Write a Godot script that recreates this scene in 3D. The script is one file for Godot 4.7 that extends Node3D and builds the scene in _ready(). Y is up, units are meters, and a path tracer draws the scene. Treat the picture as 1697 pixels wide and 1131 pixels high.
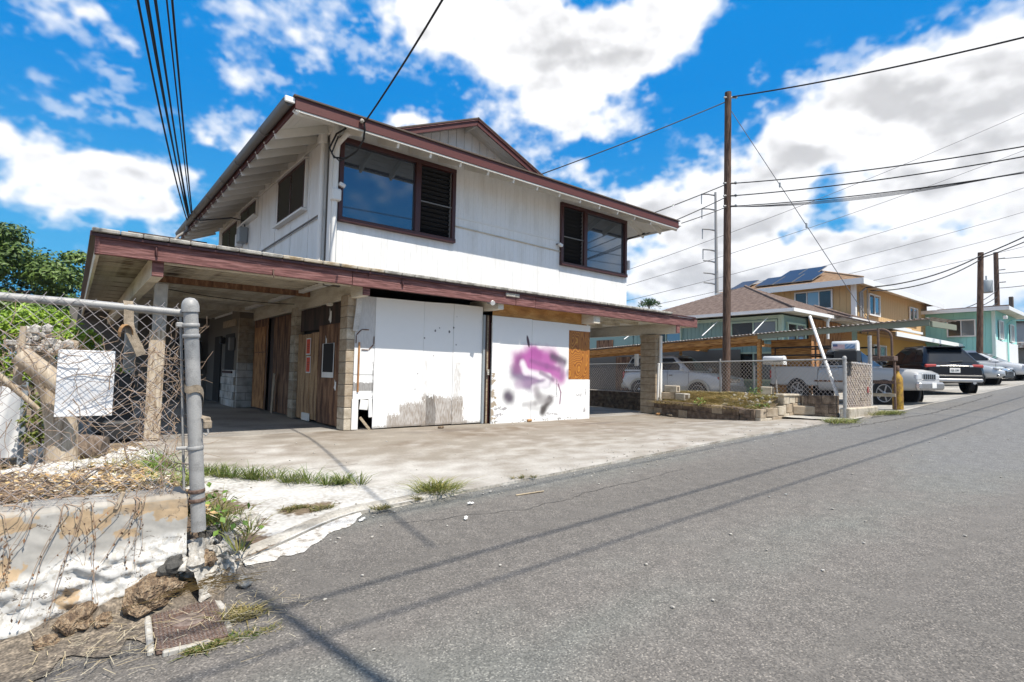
extends Node3D
# A two-storey boarded-up house on a sloping street. x runs along the street (uphill to the right), z towards the street, y up, metres.

var M := {}
var used := {}
var rng := RandomNumberGenerator.new()

# clouds as they stand in the sky: azimuth, elevation, half-widths in degrees, weight
const CLOUDS := [
	[33.8,33.9,11.1,2.8,1.0],
	[41.8,29.7,7.9,5.1,1.1],
	[53.3,33.0,8.0,3.3,1.0],
	[45.2,24.6,4.5,3.0,0.75],
	[48.3,30.0,7.0,4.0,0.9],
	[28.1,32.5,3.8,2.4,0.5],
	[-2.0,18.4,2.2,1.8,0.7],
	[-3.7,16.1,3.5,2.7,1.0],
	[1.2,16.9,3.7,2.1,1.05],
	[3.8,15.8,2.6,1.5,0.8],
	[-4.4,13.4,1.4,1.8,0.5],
	[2.3,13.0,3.7,1.6,0.85],
	[4.4,13.1,1.8,1.3,0.6],
	[-1.6,11.7,4.1,2.1,0.5],
	[-2.1,26.4,2.2,1.2,0.42],
	[0.5,25.6,1.6,0.9,0.45],
	[-1.1,22.0,1.2,1.7,0.22],
	[15.0,30.5,5.5,2.5,0.62],
	[11.7,25.5,3.1,2.7,0.48],
	[16.8,28.4,2.8,1.9,0.4],
	[10.4,20.4,2.0,2.5,0.6],
	[7.7,30.0,3.4,1.3,0.45],
	[11.8,19.4,2.1,1.6,0.4],
	[59.9,17.8,6.8,3.3,1.0],
	[65.9,20.4,5.7,4.2,1.0],
	[72.7,22.6,7.7,4.5,1.1],
	[80.1,21.7,6.3,5.2,1.2],
	[78.5,18.0,7.7,4.2,1.0],
	[56.4,11.7,7.0,3.6,1.0],
	[64.7,11.2,11.5,3.9,1.1],
	[75.1,10.8,10.9,3.0,0.95],
	[82.4,14.0,4.1,4.0,0.9],
	[54.6,15.9,3.6,2.3,0.8],
	[62.1,14.8,5.5,2.8,0.9],
	[68.2,6.3,18.5,2.5,0.9],
	[55.2,9.3,7.1,3.0,0.8],
	[28.4,24.3,3.5,1.2,0.7],
	[47.5,19.4,2.5,1.3,0.6],
	[23.8,29.1,4.3,2.0,0.3],
	[40.7,21.5,2.6,1.1,0.4],
	[51.6,17.5,1.8,0.9,0.4],
	[70.0,16.6,2.6,2.6,-0.62],
	[71.6,13.8,2.7,1.6,-0.5],
	[65.8,16.6,3.1,1.3,-0.3],
	[74.7,12.9,2.1,1.0,-0.4],
	[54.3,13.3,2.7,1.5,-0.5],
	[79.2,12.7,2.3,0.9,-0.4],
	[20.4,24.5,4.1,6.3,-0.4],
	[63.3,29.3,10.9,3.3,-0.6]
]

class G:
	var st := SurfaceTool.new()
	var flat := true
	func _init(smooth := false) -> void:
		st.begin(Mesh.PRIMITIVE_TRIANGLES)
		flat = not smooth
	func v(p: Vector3, uv := Vector2.ZERO, c := Color.WHITE) -> void:
		st.set_smooth_group(-1 if flat else 0)
		st.set_color(c)
		st.set_uv(uv)
		st.add_vertex(p)
	func tri(a: Vector3, b: Vector3, c: Vector3, col := Color.WHITE) -> void:
		v(a, Vector2.ZERO, col); v(c, Vector2.ZERO, col); v(b, Vector2.ZERO, col)
	# corners counter-clockwise seen from outside; uv runs a(0,1) b(1,1) c(1,0) d(0,0)
	func quad(a: Vector3, b: Vector3, c: Vector3, d: Vector3, col := Color.WHITE, u0 := Vector2(0, 0), u1 := Vector2(1, 1)) -> void:
		var ua := Vector2(u0.x, u1.y)
		var ub := Vector2(u1.x, u1.y)
		var uc := Vector2(u1.x, u0.y)
		var ud := Vector2(u0.x, u0.y)
		v(a, ua, col); v(c, uc, col); v(b, ub, col)
		v(a, ua, col); v(d, ud, col); v(c, uc, col)
	func box(c: Vector3, s: Vector3, b := Basis(), col := Color.WHITE) -> void:
		var h := s * 0.5
		var p: Array[Vector3] = []
		for i in 8:
			p.append(c + b * Vector3(h.x if i & 1 else -h.x, h.y if i & 2 else -h.y, h.z if i & 4 else -h.z))
		quad(p[4], p[5], p[7], p[6], col)
		quad(p[1], p[0], p[2], p[3], col)
		quad(p[5], p[1], p[3], p[7], col)
		quad(p[0], p[4], p[6], p[2], col)
		quad(p[6], p[7], p[3], p[2], col)
		quad(p[0], p[1], p[5], p[4], col)
	func mm(a: Vector3, b: Vector3) -> void:
		box((a + b) * 0.5, (b - a).abs())
	# a box with chamfered edges
	func cbox(c: Vector3, s: Vector3, ch: float, b := Basis(), col := Color.WHITE) -> void:
		var h := s * 0.5
		ch = minf(ch, minf(h.x, minf(h.y, h.z)) * 0.9)
		for ax in 3:
			var u := (ax + 1) % 3
			var w := (ax + 2) % 3
			for sg in [-1.0, 1.0]:
				var q: Array[Vector3] = []
				for k in [[-1, -1], [1, -1], [1, 1], [-1, 1]]:
					var t := Vector3()
					t[ax] = sg * h[ax]
					t[u] = k[0] * (h[u] - ch)
					t[w] = k[1] * (h[w] - ch)
					q.append(c + b * t)
				if sg > 0: quad(q[0], q[1], q[2], q[3], col)
				else: quad(q[3], q[2], q[1], q[0], col)
			for su in [-1.0, 1.0]:
				for sw in [-1.0, 1.0]:
					var q2: Array[Vector3] = []
					for k in [[-1, 0], [1, 0], [1, 1], [-1, 1]]:
						var t2 := Vector3()
						t2[ax] = k[0] * (h[ax] - ch)
						t2[u] = su * (h[u] - (ch if k[1] else 0.0))
						t2[w] = sw * (h[w] - (0.0 if k[1] else ch))
						q2.append(c + b * t2)
					if su * sw < 0: quad(q2[0], q2[1], q2[2], q2[3], col)
					else: quad(q2[3], q2[2], q2[1], q2[0], col)
		for i in 8:
			var g := Vector3(1 if i & 1 else -1, 1 if i & 2 else -1, 1 if i & 4 else -1)
			var a := c + b * (g * Vector3(h.x, h.y - ch, h.z - ch))
			var d := c + b * (g * Vector3(h.x - ch, h.y, h.z - ch))
			var e := c + b * (g * Vector3(h.x - ch, h.y - ch, h.z))
			if g.x * g.y * g.z > 0: tri(a, d, e, col)
			else: tri(a, e, d, col)
	# a round bar through points; radii may change along it
	func tube(pts: Array, r: float, n := 8, r1 := -1.0, caps := true, col := Color.WHITE) -> void:
		var rings: Array = []
		var side := Vector3.UP
		for i in pts.size():
			var d: Vector3 = (pts[mini(i + 1, pts.size() - 1)] - pts[maxi(i - 1, 0)]).normalized()
			var u := d.cross(side)
			if u.length() < 0.1: u = d.cross(Vector3.RIGHT)
			if u.length() < 0.1: u = d.cross(Vector3.BACK)
			u = u.normalized()
			var w := u.cross(d).normalized()
			side = w
			var rr := r if r1 < 0 else lerpf(r, r1, float(i) / maxi(pts.size() - 1, 1))
			var ring: Array[Vector3] = []
			for k in n:
				var a := TAU * k / n
				ring.append(pts[i] + (u * cos(a) + w * sin(a)) * rr)
			rings.append(ring)
		for i in pts.size() - 1:
			for k in n:
				var k2 := (k + 1) % n
				quad(rings[i][k], rings[i + 1][k], rings[i + 1][k2], rings[i][k2], col, Vector2(float(k) / n, i), Vector2(float(k + 1) / n, i + 1))
		if caps:
			var was := flat
			flat = true
			for k in range(1, n - 1):
				tri(rings[0][0], rings[0][k], rings[0][k + 1], col)
				var e: Array = rings[-1]
				tri(e[0], e[k + 1], e[k], col)
			flat = was
	# a shape turned round an axis: profile of Vector2(radius, along)
	func lathe(o: Vector3, axis: Vector3, prof: Array, n := 16, col := Color.WHITE) -> void:
		axis = axis.normalized()
		var u := axis.cross(Vector3.UP if absf(axis.y) < 0.9 else Vector3.RIGHT).normalized()
		var w := axis.cross(u)
		for i in prof.size() - 1:
			for k in n:
				var a0 := TAU * k / n
				var a1 := TAU * (k + 1) / n
				var d0 := u * cos(a0) + w * sin(a0)
				var d1 := u * cos(a1) + w * sin(a1)
				quad(o + d0 * prof[i].x + axis * prof[i].y, o + d1 * prof[i].x + axis * prof[i].y, o + d1 * prof[i + 1].x + axis * prof[i + 1].y, o + d0 * prof[i + 1].x + axis * prof[i + 1].y, col)
	# a polygon (Vector2 list, counter-clockwise) pushed along a direction: o + ux*x + uy*y, thickness t along n
	func prism(o: Vector3, ux: Vector3, uy: Vector3, poly: Array, t: Vector3) -> void:
		var idx := Geometry2D.triangulate_polygon(PackedVector2Array(poly))
		var P: Array[Vector3] = []
		for q in poly: P.append(o + ux * q.x + uy * q.y)
		for i in range(0, idx.size(), 3):
			tri(P[idx[i]] + t, P[idx[i + 1]] + t, P[idx[i + 2]] + t)
			tri(P[idx[i]], P[idx[i + 2]], P[idx[i + 1]])
		for i in P.size():
			var j := (i + 1) % P.size()
			quad(P[i], P[j], P[j] + t, P[i] + t)
	func blob(c: Vector3, r: Vector3, nz: FastNoiseLite, amp: float, n := 14, b := Basis()) -> void:
		var rows: Array = []
		for i in n / 2 + 1:
			var th := PI * i / (n / 2)
			var ring: Array[Vector3] = []
			for k in n:
				var ph := TAU * k / n
				var d := Vector3(sin(th) * cos(ph), cos(th), sin(th) * sin(ph))
				ring.append(c + b * (d * r * (1.0 + amp * nz.get_noise_3dv(d * 60.0 + c * 100.0))))
			rows.append(ring)
		for i in n / 2:
			for k in n:
				var k2 := (k + 1) % n
				quad(rows[i + 1][k], rows[i][k], rows[i][k2], rows[i + 1][k2])
	func done() -> ArrayMesh:
		st.generate_normals()
		return st.commit()


func lin(r: float, g: float, b: float) -> Color:
	return Color(r, g, b).linear_to_srgb()

func noise(s: int, freq: float, oct := 4, type := FastNoiseLite.TYPE_SIMPLEX_SMOOTH) -> FastNoiseLite:
	var n := FastNoiseLite.new()
	n.seed = s
	n.noise_type = type
	n.frequency = freq
	n.fractal_type = FastNoiseLite.FRACTAL_FBM if oct > 1 else FastNoiseLite.FRACTAL_NONE
	n.fractal_octaves = oct
	return n

func ramp_at(stops: Array, t: float) -> Color:
	for i in stops.size() - 1:
		if t <= stops[i + 1][0]:
			return (stops[i][1] as Color).lerp(stops[i + 1][1], clampf((t - stops[i][0]) / maxf(stops[i + 1][0] - stops[i][0], 1e-5), 0, 1))
	return stops[-1][1]

# seamless grey noise mapped through colour stops, times an optional second fine noise
func tex(n: FastNoiseLite, size: int, stops: Array, fine: FastNoiseLite = null, amount := 0.0, w := 0) -> ImageTexture:
	var sw := w if w else size
	var a := n.get_seamless_image(sw, size).get_data()
	var lut := PackedColorArray()
	for i in 256: lut.append(ramp_at(stops, i / 255.0))
	var f := fine.get_seamless_image(sw, size).get_data() if fine else PackedByteArray()
	var out := PackedByteArray()
	out.resize(sw * size * 3)
	for i in sw * size:
		var c := lut[a[i]]
		var k := 1.0
		if fine: k = 1.0 + (f[i] / 255.0 - 0.5) * amount
		out[i * 3] = clampi(int(c.r * k * 255.0), 0, 255)
		out[i * 3 + 1] = clampi(int(c.g * k * 255.0), 0, 255)
		out[i * 3 + 2] = clampi(int(c.b * k * 255.0), 0, 255)
	return ImageTexture.create_from_image(Image.create_from_data(sw, size, false, Image.FORMAT_RGB8, out))

func grey(n: FastNoiseLite, size: int) -> ImageTexture:
	return ImageTexture.create_from_image(n.get_seamless_image(size, size))

# a one-off picture of a surface: f(u, v) gives its colour
func painted(w: int, h: int, f: Callable) -> ImageTexture:
	var im := Image.create_empty(w, h, false, Image.FORMAT_RGB8)
	for y in h:
		for x in w:
			im.set_pixel(x, y, f.call((x + 0.5) / w, (y + 0.5) / h))
	return ImageTexture.create_from_image(im)

func mat(n: String, col: Color, rough := 0.85, o := {}) -> StandardMaterial3D:
	var m := StandardMaterial3D.new()
	m.resource_name = n
	m.albedo_color = col
	m.roughness = rough
	if o.has("tex"):
		m.albedo_texture = o.tex
		if not o.has("uv"):
			m.uv1_triplanar = true
			m.uv1_world_triplanar = o.get("world", true)
			var s = o.get("scale", 1.0)
			m.uv1_scale = s if s is Vector3 else Vector3.ONE * s
	if o.has("bump"):
		m.heightmap_enabled = true
		m.heightmap_texture = o.bump
		m.heightmap_scale = o.get("depth", 0.5)
	if o.has("vc"):
		m.vertex_color_use_as_albedo = true
	if o.has("metal"): m.metallic = o.metal
	if o.has("spec"): m.metallic_specular = o.spec
	if o.has("coat"):
		m.clearcoat_enabled = true
		m.clearcoat = o.coat
		m.clearcoat_roughness = 0.05
	if o.has("back"):
		m.backlight_enabled = true
		m.backlight = o.back
	if o.has("alpha"):
		m.transparency = BaseMaterial3D.TRANSPARENCY_ALPHA
		m.albedo_color.a = o.alpha
	M[n] = m
	return m

# ------------------------------------------------------------------ nodes
func fresh(nm: String) -> String:
	if not used.has(nm):
		used[nm] = 0
		return nm
	used[nm] += 1
	return "%s_%03d" % [nm, used[nm]]

func tag(o: Node3D, label: String, cat: String, grp := "") -> void:
	o.set_meta("label", label)
	o.set_meta("category", cat)
	if grp: o.set_meta("group", grp)

func thing(nm: String, label: String, cat: String, at := Vector3.ZERO, turn := 0.0, grp := "") -> Node3D:
	var o := Node3D.new()
	o.name = fresh(nm)
	add_child(o)
	o.position = at
	o.rotation.y = turn
	tag(o, label, cat, grp)
	return o

# a part whose shape is given in the thing's own axes
func own(par: Node3D, nm: String, g, m: String) -> MeshInstance3D:
	var o := MeshInstance3D.new()
	o.mesh = g.done() if g is G else g
	o.material_override = M[m]
	o.name = nm
	par.add_child(o, true)
	return o

# a part whose shape is given in world axes, under a thing that is only moved
func part(par: Node3D, nm: String, g, m: String) -> MeshInstance3D:
	var o := own(par, nm, g, m)
	var at := Vector3.ZERO
	var p: Node = par
	while p is Node3D and p != self:
		at += (p as Node3D).position
		p = p.get_parent()
	o.position = -at
	return o

func piece(par: Node3D, nm: String, mesh: Mesh, m: String, at: Vector3, b := Basis()) -> MeshInstance3D:
	var o := part(par, nm, mesh, m)
	o.transform = Transform3D(b, o.position + at)
	return o

func solo(nm: String, g, m: String, label: String, cat: String, grp := "") -> MeshInstance3D:
	var o := MeshInstance3D.new()
	o.mesh = g.done() if g is G else g
	o.material_override = M[m]
	o.name = fresh(nm)
	add_child(o)
	tag(o, label, cat, grp)
	return o

func struct(nm: String, g, m: String) -> MeshInstance3D:
	var o := MeshInstance3D.new()
	o.mesh = g.done() if g is G else g
	o.material_override = M[m]
	o.name = fresh(nm)
	o.set_meta("kind", "structure")
	add_child(o)
	return o

func stuff(o: Node3D) -> Node3D:
	o.set_meta("kind", "stuff")
	return o

func bx(c: Vector3, s: Vector3, b := Basis()) -> G:
	var g := G.new()
	g.box(c, s, b)
	return g

func cb(c: Vector3, s: Vector3, ch: float, b := Basis()) -> G:
	var g := G.new()
	g.cbox(c, s, ch, b)
	return g

func tb(pts: Array, r: float, n := 8, r1 := -1.0) -> G:
	var g := G.new(true)
	g.tube(pts, r, n, r1)
	return g

func sag(a: Vector3, b: Vector3, s: float, n := 14) -> Array:
	var out := []
	for i in n + 1:
		var t := float(i) / n
		out.append(a.lerp(b, t) - Vector3(0, s * 4.0 * t * (1.0 - t), 0))
	return out

# height of the street
func gy(x: float) -> float:
	return 0.15 + 0.04 * clampf(x, -9.0, 60.0)

# where the asphalt ends on the house's side
func edge_z(x: float) -> float:
	return lerpf(-4.05, -4.78, smoothstep(0.6, 2.2, x)) + 0.42 * smoothstep(8.0, 15.0, x)

const FLOOR := 0.465
func drive_y(x: float, z: float) -> float:
	return lerpf(gy(x) + 0.03, FLOOR, smoothstep(0.0, 1.0, clampf((edge_z(x) - z) / 4.2, 0, 1)))

# ------------------------------------------------------------------ sky
const SKY_GAIN := 1.28
func cloud_field(az: float, el: float) -> float:
	var s := 0.0
	for b in CLOUDS:
		var dx: float = (az - b[0]) / b[2]
		if absf(dx) > 1.9: continue
		var dy: float = (el - b[1]) / b[3]
		var q := dx * dx + dy * dy
		if q < 3.6: s += b[4] * exp(-q * 1.1)
	return s

func make_sky(expo: float) -> ImageTexture:
	var W := 3072
	var H := 1536
	var warp := noise(11, 1.0, 4)
	var fb := noise(5, 1.0, 6)
	var big := noise(29, 1.0, 3)
	var px := func(az: float, el: float) -> Color:
		var ce := cos(deg_to_rad(el))
		var d := Vector3(sin(deg_to_rad(az)) * ce, sin(deg_to_rad(el)), -cos(deg_to_rad(az)) * ce)
		var w1 := warp.get_noise_3dv(d * 5.0) + 0.4 * warp.get_noise_3dv(d * 17.0)
		var w2 := warp.get_noise_3dv(d * 5.0 + Vector3(9, 3, 5)) + 0.4 * warp.get_noise_3dv(d * 17.0 + Vector3(1, 8, 2))
		var f := cloud_field(az + w1 * 5.0, el + w2 * 3.2)
		# away from the part in view the same kind of broken cloud goes on
		var off := smoothstep(50.0, 66.0, rad_to_deg(d.angle_to(Vector3(0.629, 0.058, -0.775))))
		if off > 0: f = lerpf(f, 0.45 + 1.2 * big.get_noise_3dv(d * 2.6), off)
		var sc := d * Vector3(1.0, 1.7, 1.0)
		var n := fb.get_noise_3dv(sc * 6.0)
		var n2 := fb.get_noise_3dv(sc * 19.0 + Vector3(4, 4, 4))
		var n3 := fb.get_noise_3dv(sc * 55.0 + Vector3(7, 1, 2))
		var dens := f + n * 0.66 + n2 * 0.30 + n3 * 0.09
		var a := smoothstep(0.16, 0.86, dens)
		# thin torn veils at the edges
		a = maxf(a, 0.45 * smoothstep(0.0, 0.5, dens) * smoothstep(-0.15, 0.35, n2 + 0.6 * n3 + 0.3 * n))
		var e := clampf(sin(deg_to_rad(maxf(el, 0))), 0, 1)
		var blue := Color(0.085, 0.49, 0.87).lerp(Color(0.001, 0.27, 0.76), smoothstep(0.05, 0.46, e))
		blue = blue.lerp(Color(0.40, 0.63, 0.84), smoothstep(0.09, 0.0, e) * 0.7)
		var thick := smoothstep(0.7, 1.5, f + n * 0.4)
		var lit := fb.get_noise_3dv((d + Vector3(0.0, 0.03, 0.0)) * Vector3(1, 1.7, 1) * 6.0) - n
		var lit2 := fb.get_noise_3dv((d + Vector3(0.0, 0.012, 0.0)) * Vector3(1, 1.7, 1) * 19.0 + Vector3(4, 4, 4)) - n2
		var shade := 1.16 - 0.46 * thick * smoothstep(-0.35, 0.55, lit + lit2 * 0.22 + 0.05) + 0.04 * n2 * thick
		var cl := Color(shade * 1.0, shade * 0.995, shade * 0.99 + 0.01)
		cl = cl.lerp(Color(0.72, 0.85, 0.98), 0.5 * (1.0 - a))
		var c := blue.lerp(cl, a)
		c = c * (1.0 / expo / SKY_GAIN)
		return Color(c.r, c.g, c.b).linear_to_srgb()
	var low := Image.create_empty(512, 256, false, Image.FORMAT_RGB8)
	for y in 256:
		var el := 90.0 - (y + 0.5) / 256.0 * 180.0
		for x in 512:
			if el < -4.0: low.set_pixel(x, y, lin(0.16, 0.155, 0.15))
			else: low.set_pixel(x, y, px.call(wrapf((x + 0.5) / 512.0 * 360.0, -180.0, 180.0), el))
	low.resize(W, H, Image.INTERPOLATE_CUBIC)
	# the part in view once more, finely
	for y in range(H * 50 / 180, H * 92 / 180):
		var el2 := 90.0 - (y + 0.5) / H * 180.0
		var reach := 46.0 + maxf(el2 - 8.0, 0.0) * 0.45
		for x in range(int((39.0 - reach) / 360.0 * W), int((39.0 + reach) / 360.0 * W)):
			low.set_pixel(posmod(x, W), y, px.call((x + 0.5) / W * 360.0, el2))
	return ImageTexture.create_from_image(low)

func _ready() -> void:
	rng.seed = 7
	var expo := 1.38
	var cam := Camera3D.new()
	cam.name = "camera"
	cam.fov = 64.2407
	cam.near = 0.05
	cam.far = 4000.0
	cam.transform = Transform3D(Basis(Vector3(0.775923, 0.019342, 0.630531), Vector3(-0.05186, 0.998102, 0.033202), Vector3(-0.628692, -0.058462, 0.775454)), Vector3(0, 1.55, 0))
	add_child(cam)
	cam.current = true
	var we := WorldEnvironment.new()
	we.name = "world"
	var env := Environment.new()
	env.background_mode = Environment.BG_SKY
	var sky := Sky.new()
	var sm := PanoramaSkyMaterial.new()
	sm.panorama = make_sky(expo)
	sky.sky_material = sm
	env.sky = sky
	env.background_energy_multiplier = SKY_GAIN
	env.tonemap_mode = Environment.TONE_MAPPER_LINEAR
	env.tonemap_exposure = expo
	env.sdfgi_enabled = true
	env.ssao_enabled = true
	env.ssil_enabled = true
	env.fog_enabled = true
	env.fog_density = 0.00016
	env.fog_light_color = Color(0.62, 0.76, 0.92)
	we.environment = env
	add_child(we)
	var sun := DirectionalLight3D.new()
	sun.name = "sun"
	sun.light_color = Color(1.0, 0.97, 0.92)
	sun.light_energy = 1.5
	sun.light_angular_distance = 0.53
	sun.shadow_enabled = true
	add_child(sun)
	sun.look_at_from_position(Vector3(0.12, 1.75, 1.0) * 30.0, Vector3.ZERO)
	materials()
	ground()
	house()
	street_side()
	yard()
	planter()
	neighbours()
	vehicles()
	wires()
	litter()

func materials() -> void:
	var fine := noise(3, 0.22, 3)
	var med := noise(4, 0.02, 5)
	var low := noise(6, 0.008, 5)
	# asphalt: pale and dark chips in a dark binder
	var cell := noise(8, 0.31, 1, FastNoiseLite.TYPE_CELLULAR)
	cell.cellular_return_type = FastNoiseLite.RETURN_CELL_VALUE
	var at := tex(cell, 1024, [[0.0, lin(.085, .084, .082)], [0.4, lin(.138, .136, .132)], [0.84, lin(.180, .176, .169)], [0.94, lin(.25, .242, .23)], [1.0, lin(.33, .318, .30)]], noise(9, 0.012, 4), 0.16)
	mat("asphalt", Color.WHITE, 0.92, {tex = at, scale = 0.42, vc = true, bump = grey(cell, 1024), depth = 0.25})
	mat("asphalt_lump", lin(.45, .44, .42), 0.95, {tex = at, scale = 1.0})
	mat("soil", Color.WHITE, 1.0, {tex = tex(med  , 256, [[0.2, lin(.10, .07, .045)], [0.5, lin(.17, .125, .08)], [0.8, lin(.27, .21, .14)]], fine, 0.9), scale = 0.8, bump = grey(noise(12, 0.06, 5)  , 256), depth = 3.0})
	mat("gravel_dirt", Color.WHITE, 1.0, {tex = tex(noise(13, 0.05, 5)  , 256, [[0.2, lin(.09, .075, .06)], [0.5, lin(.15, .125, .098)], [0.75, lin(.23, .19, .145)]], fine, 1.0), scale = 1.0, bump = grey(noise(14, 0.1, 4)  , 256), depth = 1.2})
	mat("old_concrete", Color.WHITE, 0.9, {tex = tex(med  , 256, [[0.2, lin(.26, .235, .20)], [0.5, lin(.36, .335, .29)], [0.8, lin(.45, .43, .39)]], fine, 0.35), scale = 0.5, bump = grey(noise(15, 0.1, 4)  , 256), depth = 0.5})
	mat("floor_concrete", Color.WHITE, 0.85, {tex = tex(low  , 256, [[0.2, lin(.19, .175, .16)], [0.5, lin(.27, .25, .225)], [0.8, lin(.33, .31, .28)]], fine, 0.2), scale = 0.25})
	mat("painted_concrete", Color.WHITE, 0.85, {tex = tex(noise(16, 0.03, 6)  , 256, [[0.1, lin(.24, .21, .175)], [0.3, lin(.42, .39, .35)], [0.5, lin(.55, .53, .495)], [0.9, lin(.64, .625, .59)]], fine, 0.45), scale = 1.3, bump = grey(noise(17, 0.05, 5)  , 256), depth = 0.8})
	mat("lot_concrete", Color.WHITE, 0.9, {tex = tex(low  , 256, [[0.2, lin(.27, .25, .22)], [0.5, lin(.36, .34, .305)], [0.8, lin(.43, .41, .37)]], fine, 0.25), scale = 0.12})
	# timber and paint
	var grain := noise(18, 0.035, 5)
	var wood := func(a: Color, b: Color, c: Color) -> ImageTexture: return tex(grain  , 256, [[0.15, a], [0.5, b], [0.85, c]], noise(19, 0.3, 2), 0.35)
	mat("red_timber", Color.WHITE, 0.75, {tex = wood.call(lin(.095, .036, .033), lin(.165, .066, .060), lin(.25, .125, .115)), scale = Vector3(0.22, 2.6, 2.6), bump = grey(grain  , 256), depth = 0.4})
	mat("red_paint", lin(.105, .028, .022), 0.5, {tex = wood.call(lin(.80, .8, .8), lin(.95, .95, .95), lin(1, 1, 1)), scale = Vector3(0.25, 2.0, 2.0)})
	mat("dark_frame", lin(.06, .018, .016), 0.45)
	mat("tan_timber", Color.WHITE, 0.8, {tex = wood.call(lin(.25, .19, .12), lin(.36, .29, .20), lin(.45, .38, .27)), scale = Vector3(0.3, 2.0, 0.3)})
	mat("cream_board", Color.WHITE, 0.8, {tex = tex(noise(20, 0.02, 6)  , 256, [[0.0, lin(.42, .37, .29)], [0.3, lin(.56, .51, .42)], [0.6, lin(.65, .61, .52)], [1.0, lin(.70, .66, .57)]], fine, 0.12), scale = Vector3(0.6, 0.6, 0.15)})
	mat("stained_board", Color.WHITE, 0.85, {tex = tex(noise(21, 0.018, 6)  , 256, [[0.08, lin(.06, .048, .036)], [0.22, lin(.22, .18, .13)], [0.4, lin(.50, .45, .36)], [0.9, lin(.62, .57, .47)]], fine, 0.2), scale = Vector3(0.3, 0.8, 0.5)})
	mat("white_soffit", lin(.76, .75, .71), 0.7, {tex = tex(low, 256, [[0.2, lin(.86, .85, .82)], [0.6, lin(1, 1, 1)]]), scale = 0.4})
	mat("white_paint", lin(.81, .81, .805), 0.6, {tex = tex(med  , 256, [[0.1, lin(.88, .87, .85)], [0.5, lin(.97, .97, .96)], [0.8, lin(1, 1, 1)]], fine, 0.04), scale = Vector3(0.5, 0.12, 0.5)})
	mat("sheet_white", lin(.86, .86, .86), 0.6)
	mat("white_trim", lin(.78, .77, .74), 0.5)
	mat("block", Color.WHITE, 0.95, {tex = tex(med  , 256, [[0.1, lin(.29, .225, .155)], [0.5, lin(.36, .29, .21)], [0.9, lin(.42, .35, .265)]], fine, 0.35), scale = 1.1, bump = grey(noise(22, 0.2, 3)  , 256), depth = 0.35})
	mat("block_pale", Color.WHITE, 0.95, {tex = tex(med, 256, [[0.15, lin(.33, .28, .21)], [0.5, lin(.47, .41, .32)], [0.85, lin(.55, .49, .40)]], fine, 0.4), scale = 0.9})
	mat("block_white", Color.WHITE, 0.9, {tex = tex(low  , 256, [[0.15, lin(.30, .28, .25)], [0.45, lin(.50, .48, .45)], [0.85, lin(.62, .61, .59)]], fine, 0.2), scale = 0.7})
	mat("block_brown", Color.WHITE, 0.95, {tex = tex(noise(25, 0.025, 6)  , 256, [[0.2, lin(.07, .05, .038)], [0.5, lin(.145, .105, .075)], [0.85, lin(.25, .19, .14)]], fine, 0.6), scale = 0.7, bump = grey(noise(26, 0.15, 3), 256), depth = 0.4})
	mat("mortar", lin(.20, .17, .135), 1.0)
	mat("mortar_dark", lin(.10, .08, .06), 1.0)
	var ply := noise(27, 0.012, 6)
	ply.domain_warp_enabled = true
	ply.domain_warp_amplitude = 25.0
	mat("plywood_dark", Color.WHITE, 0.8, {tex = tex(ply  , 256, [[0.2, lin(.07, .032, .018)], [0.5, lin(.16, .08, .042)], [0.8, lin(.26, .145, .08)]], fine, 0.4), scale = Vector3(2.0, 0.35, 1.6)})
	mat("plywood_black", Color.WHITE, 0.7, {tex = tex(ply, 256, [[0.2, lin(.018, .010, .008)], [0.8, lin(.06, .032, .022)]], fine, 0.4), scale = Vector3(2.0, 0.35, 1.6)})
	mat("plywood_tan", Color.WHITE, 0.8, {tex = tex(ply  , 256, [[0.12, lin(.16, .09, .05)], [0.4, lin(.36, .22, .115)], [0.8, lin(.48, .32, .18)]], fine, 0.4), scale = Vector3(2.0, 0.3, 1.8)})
	mat("header_plywood", Color.WHITE, 0.8, {tex = tex(ply, 256, [[0.2, lin(.36, .18, .06)], [0.5, lin(.50, .26, .085)], [0.8, lin(.58, .34, .13)]], fine, 0.3), scale = Vector3(0.5, 1.6, 1.2)})
	mat("plywood_brown", Color.WHITE, 0.8, {tex = tex(ply  , 256, [[0.2, lin(.20, .09, .035)], [0.5, lin(.36, .17, .062)], [0.8, lin(.45, .24, .10)]], fine, 0.3), scale = Vector3(1.2, 0.6, 1.2)})
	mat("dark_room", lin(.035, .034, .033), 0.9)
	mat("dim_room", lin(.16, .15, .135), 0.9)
	mat("window_glass", lin(.16, .19, .23), 0.03, {metal = 0.75, spec = 0.6})
	mat("dark_glass", lin(.02, .022, .024), 0.12, {spec = 0.7})
	mat("louvre_glass", lin(.012, .012, .013), 0.35, {spec = 0.25})
	mat("lower_shingle", Color.WHITE, 0.95, {tex = tex(med, 256, [[0.2, lin(.20, .19, .17)], [0.5, lin(.33, .32, .29)], [0.8, lin(.46, .44, .40)]], noise(28, 0.4, 2), 0.8), scale = 1.2})
	mat("rusty_shingle", Color.WHITE, 0.95, {tex = tex(med, 256, [[0.2, lin(.26, .19, .11)], [0.5, lin(.40, .35, .27)], [0.8, lin(.50, .45, .37)]], noise(28, 0.4, 2), 0.8), scale = 1.2})
	mat("roof_felt", lin(.11, .085, .07), 0.95)
	mat("roof_shingle", Color.WHITE, 0.95, {tex = tex(noise(29, 0.03, 4)  , 256, [[0.2, lin(.105, .07, .055)], [0.5, lin(.165, .115, .092)], [0.8, lin(.23, .17, .135)]], noise(28, 0.4, 2), 0.7), scale = 0.6})
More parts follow.
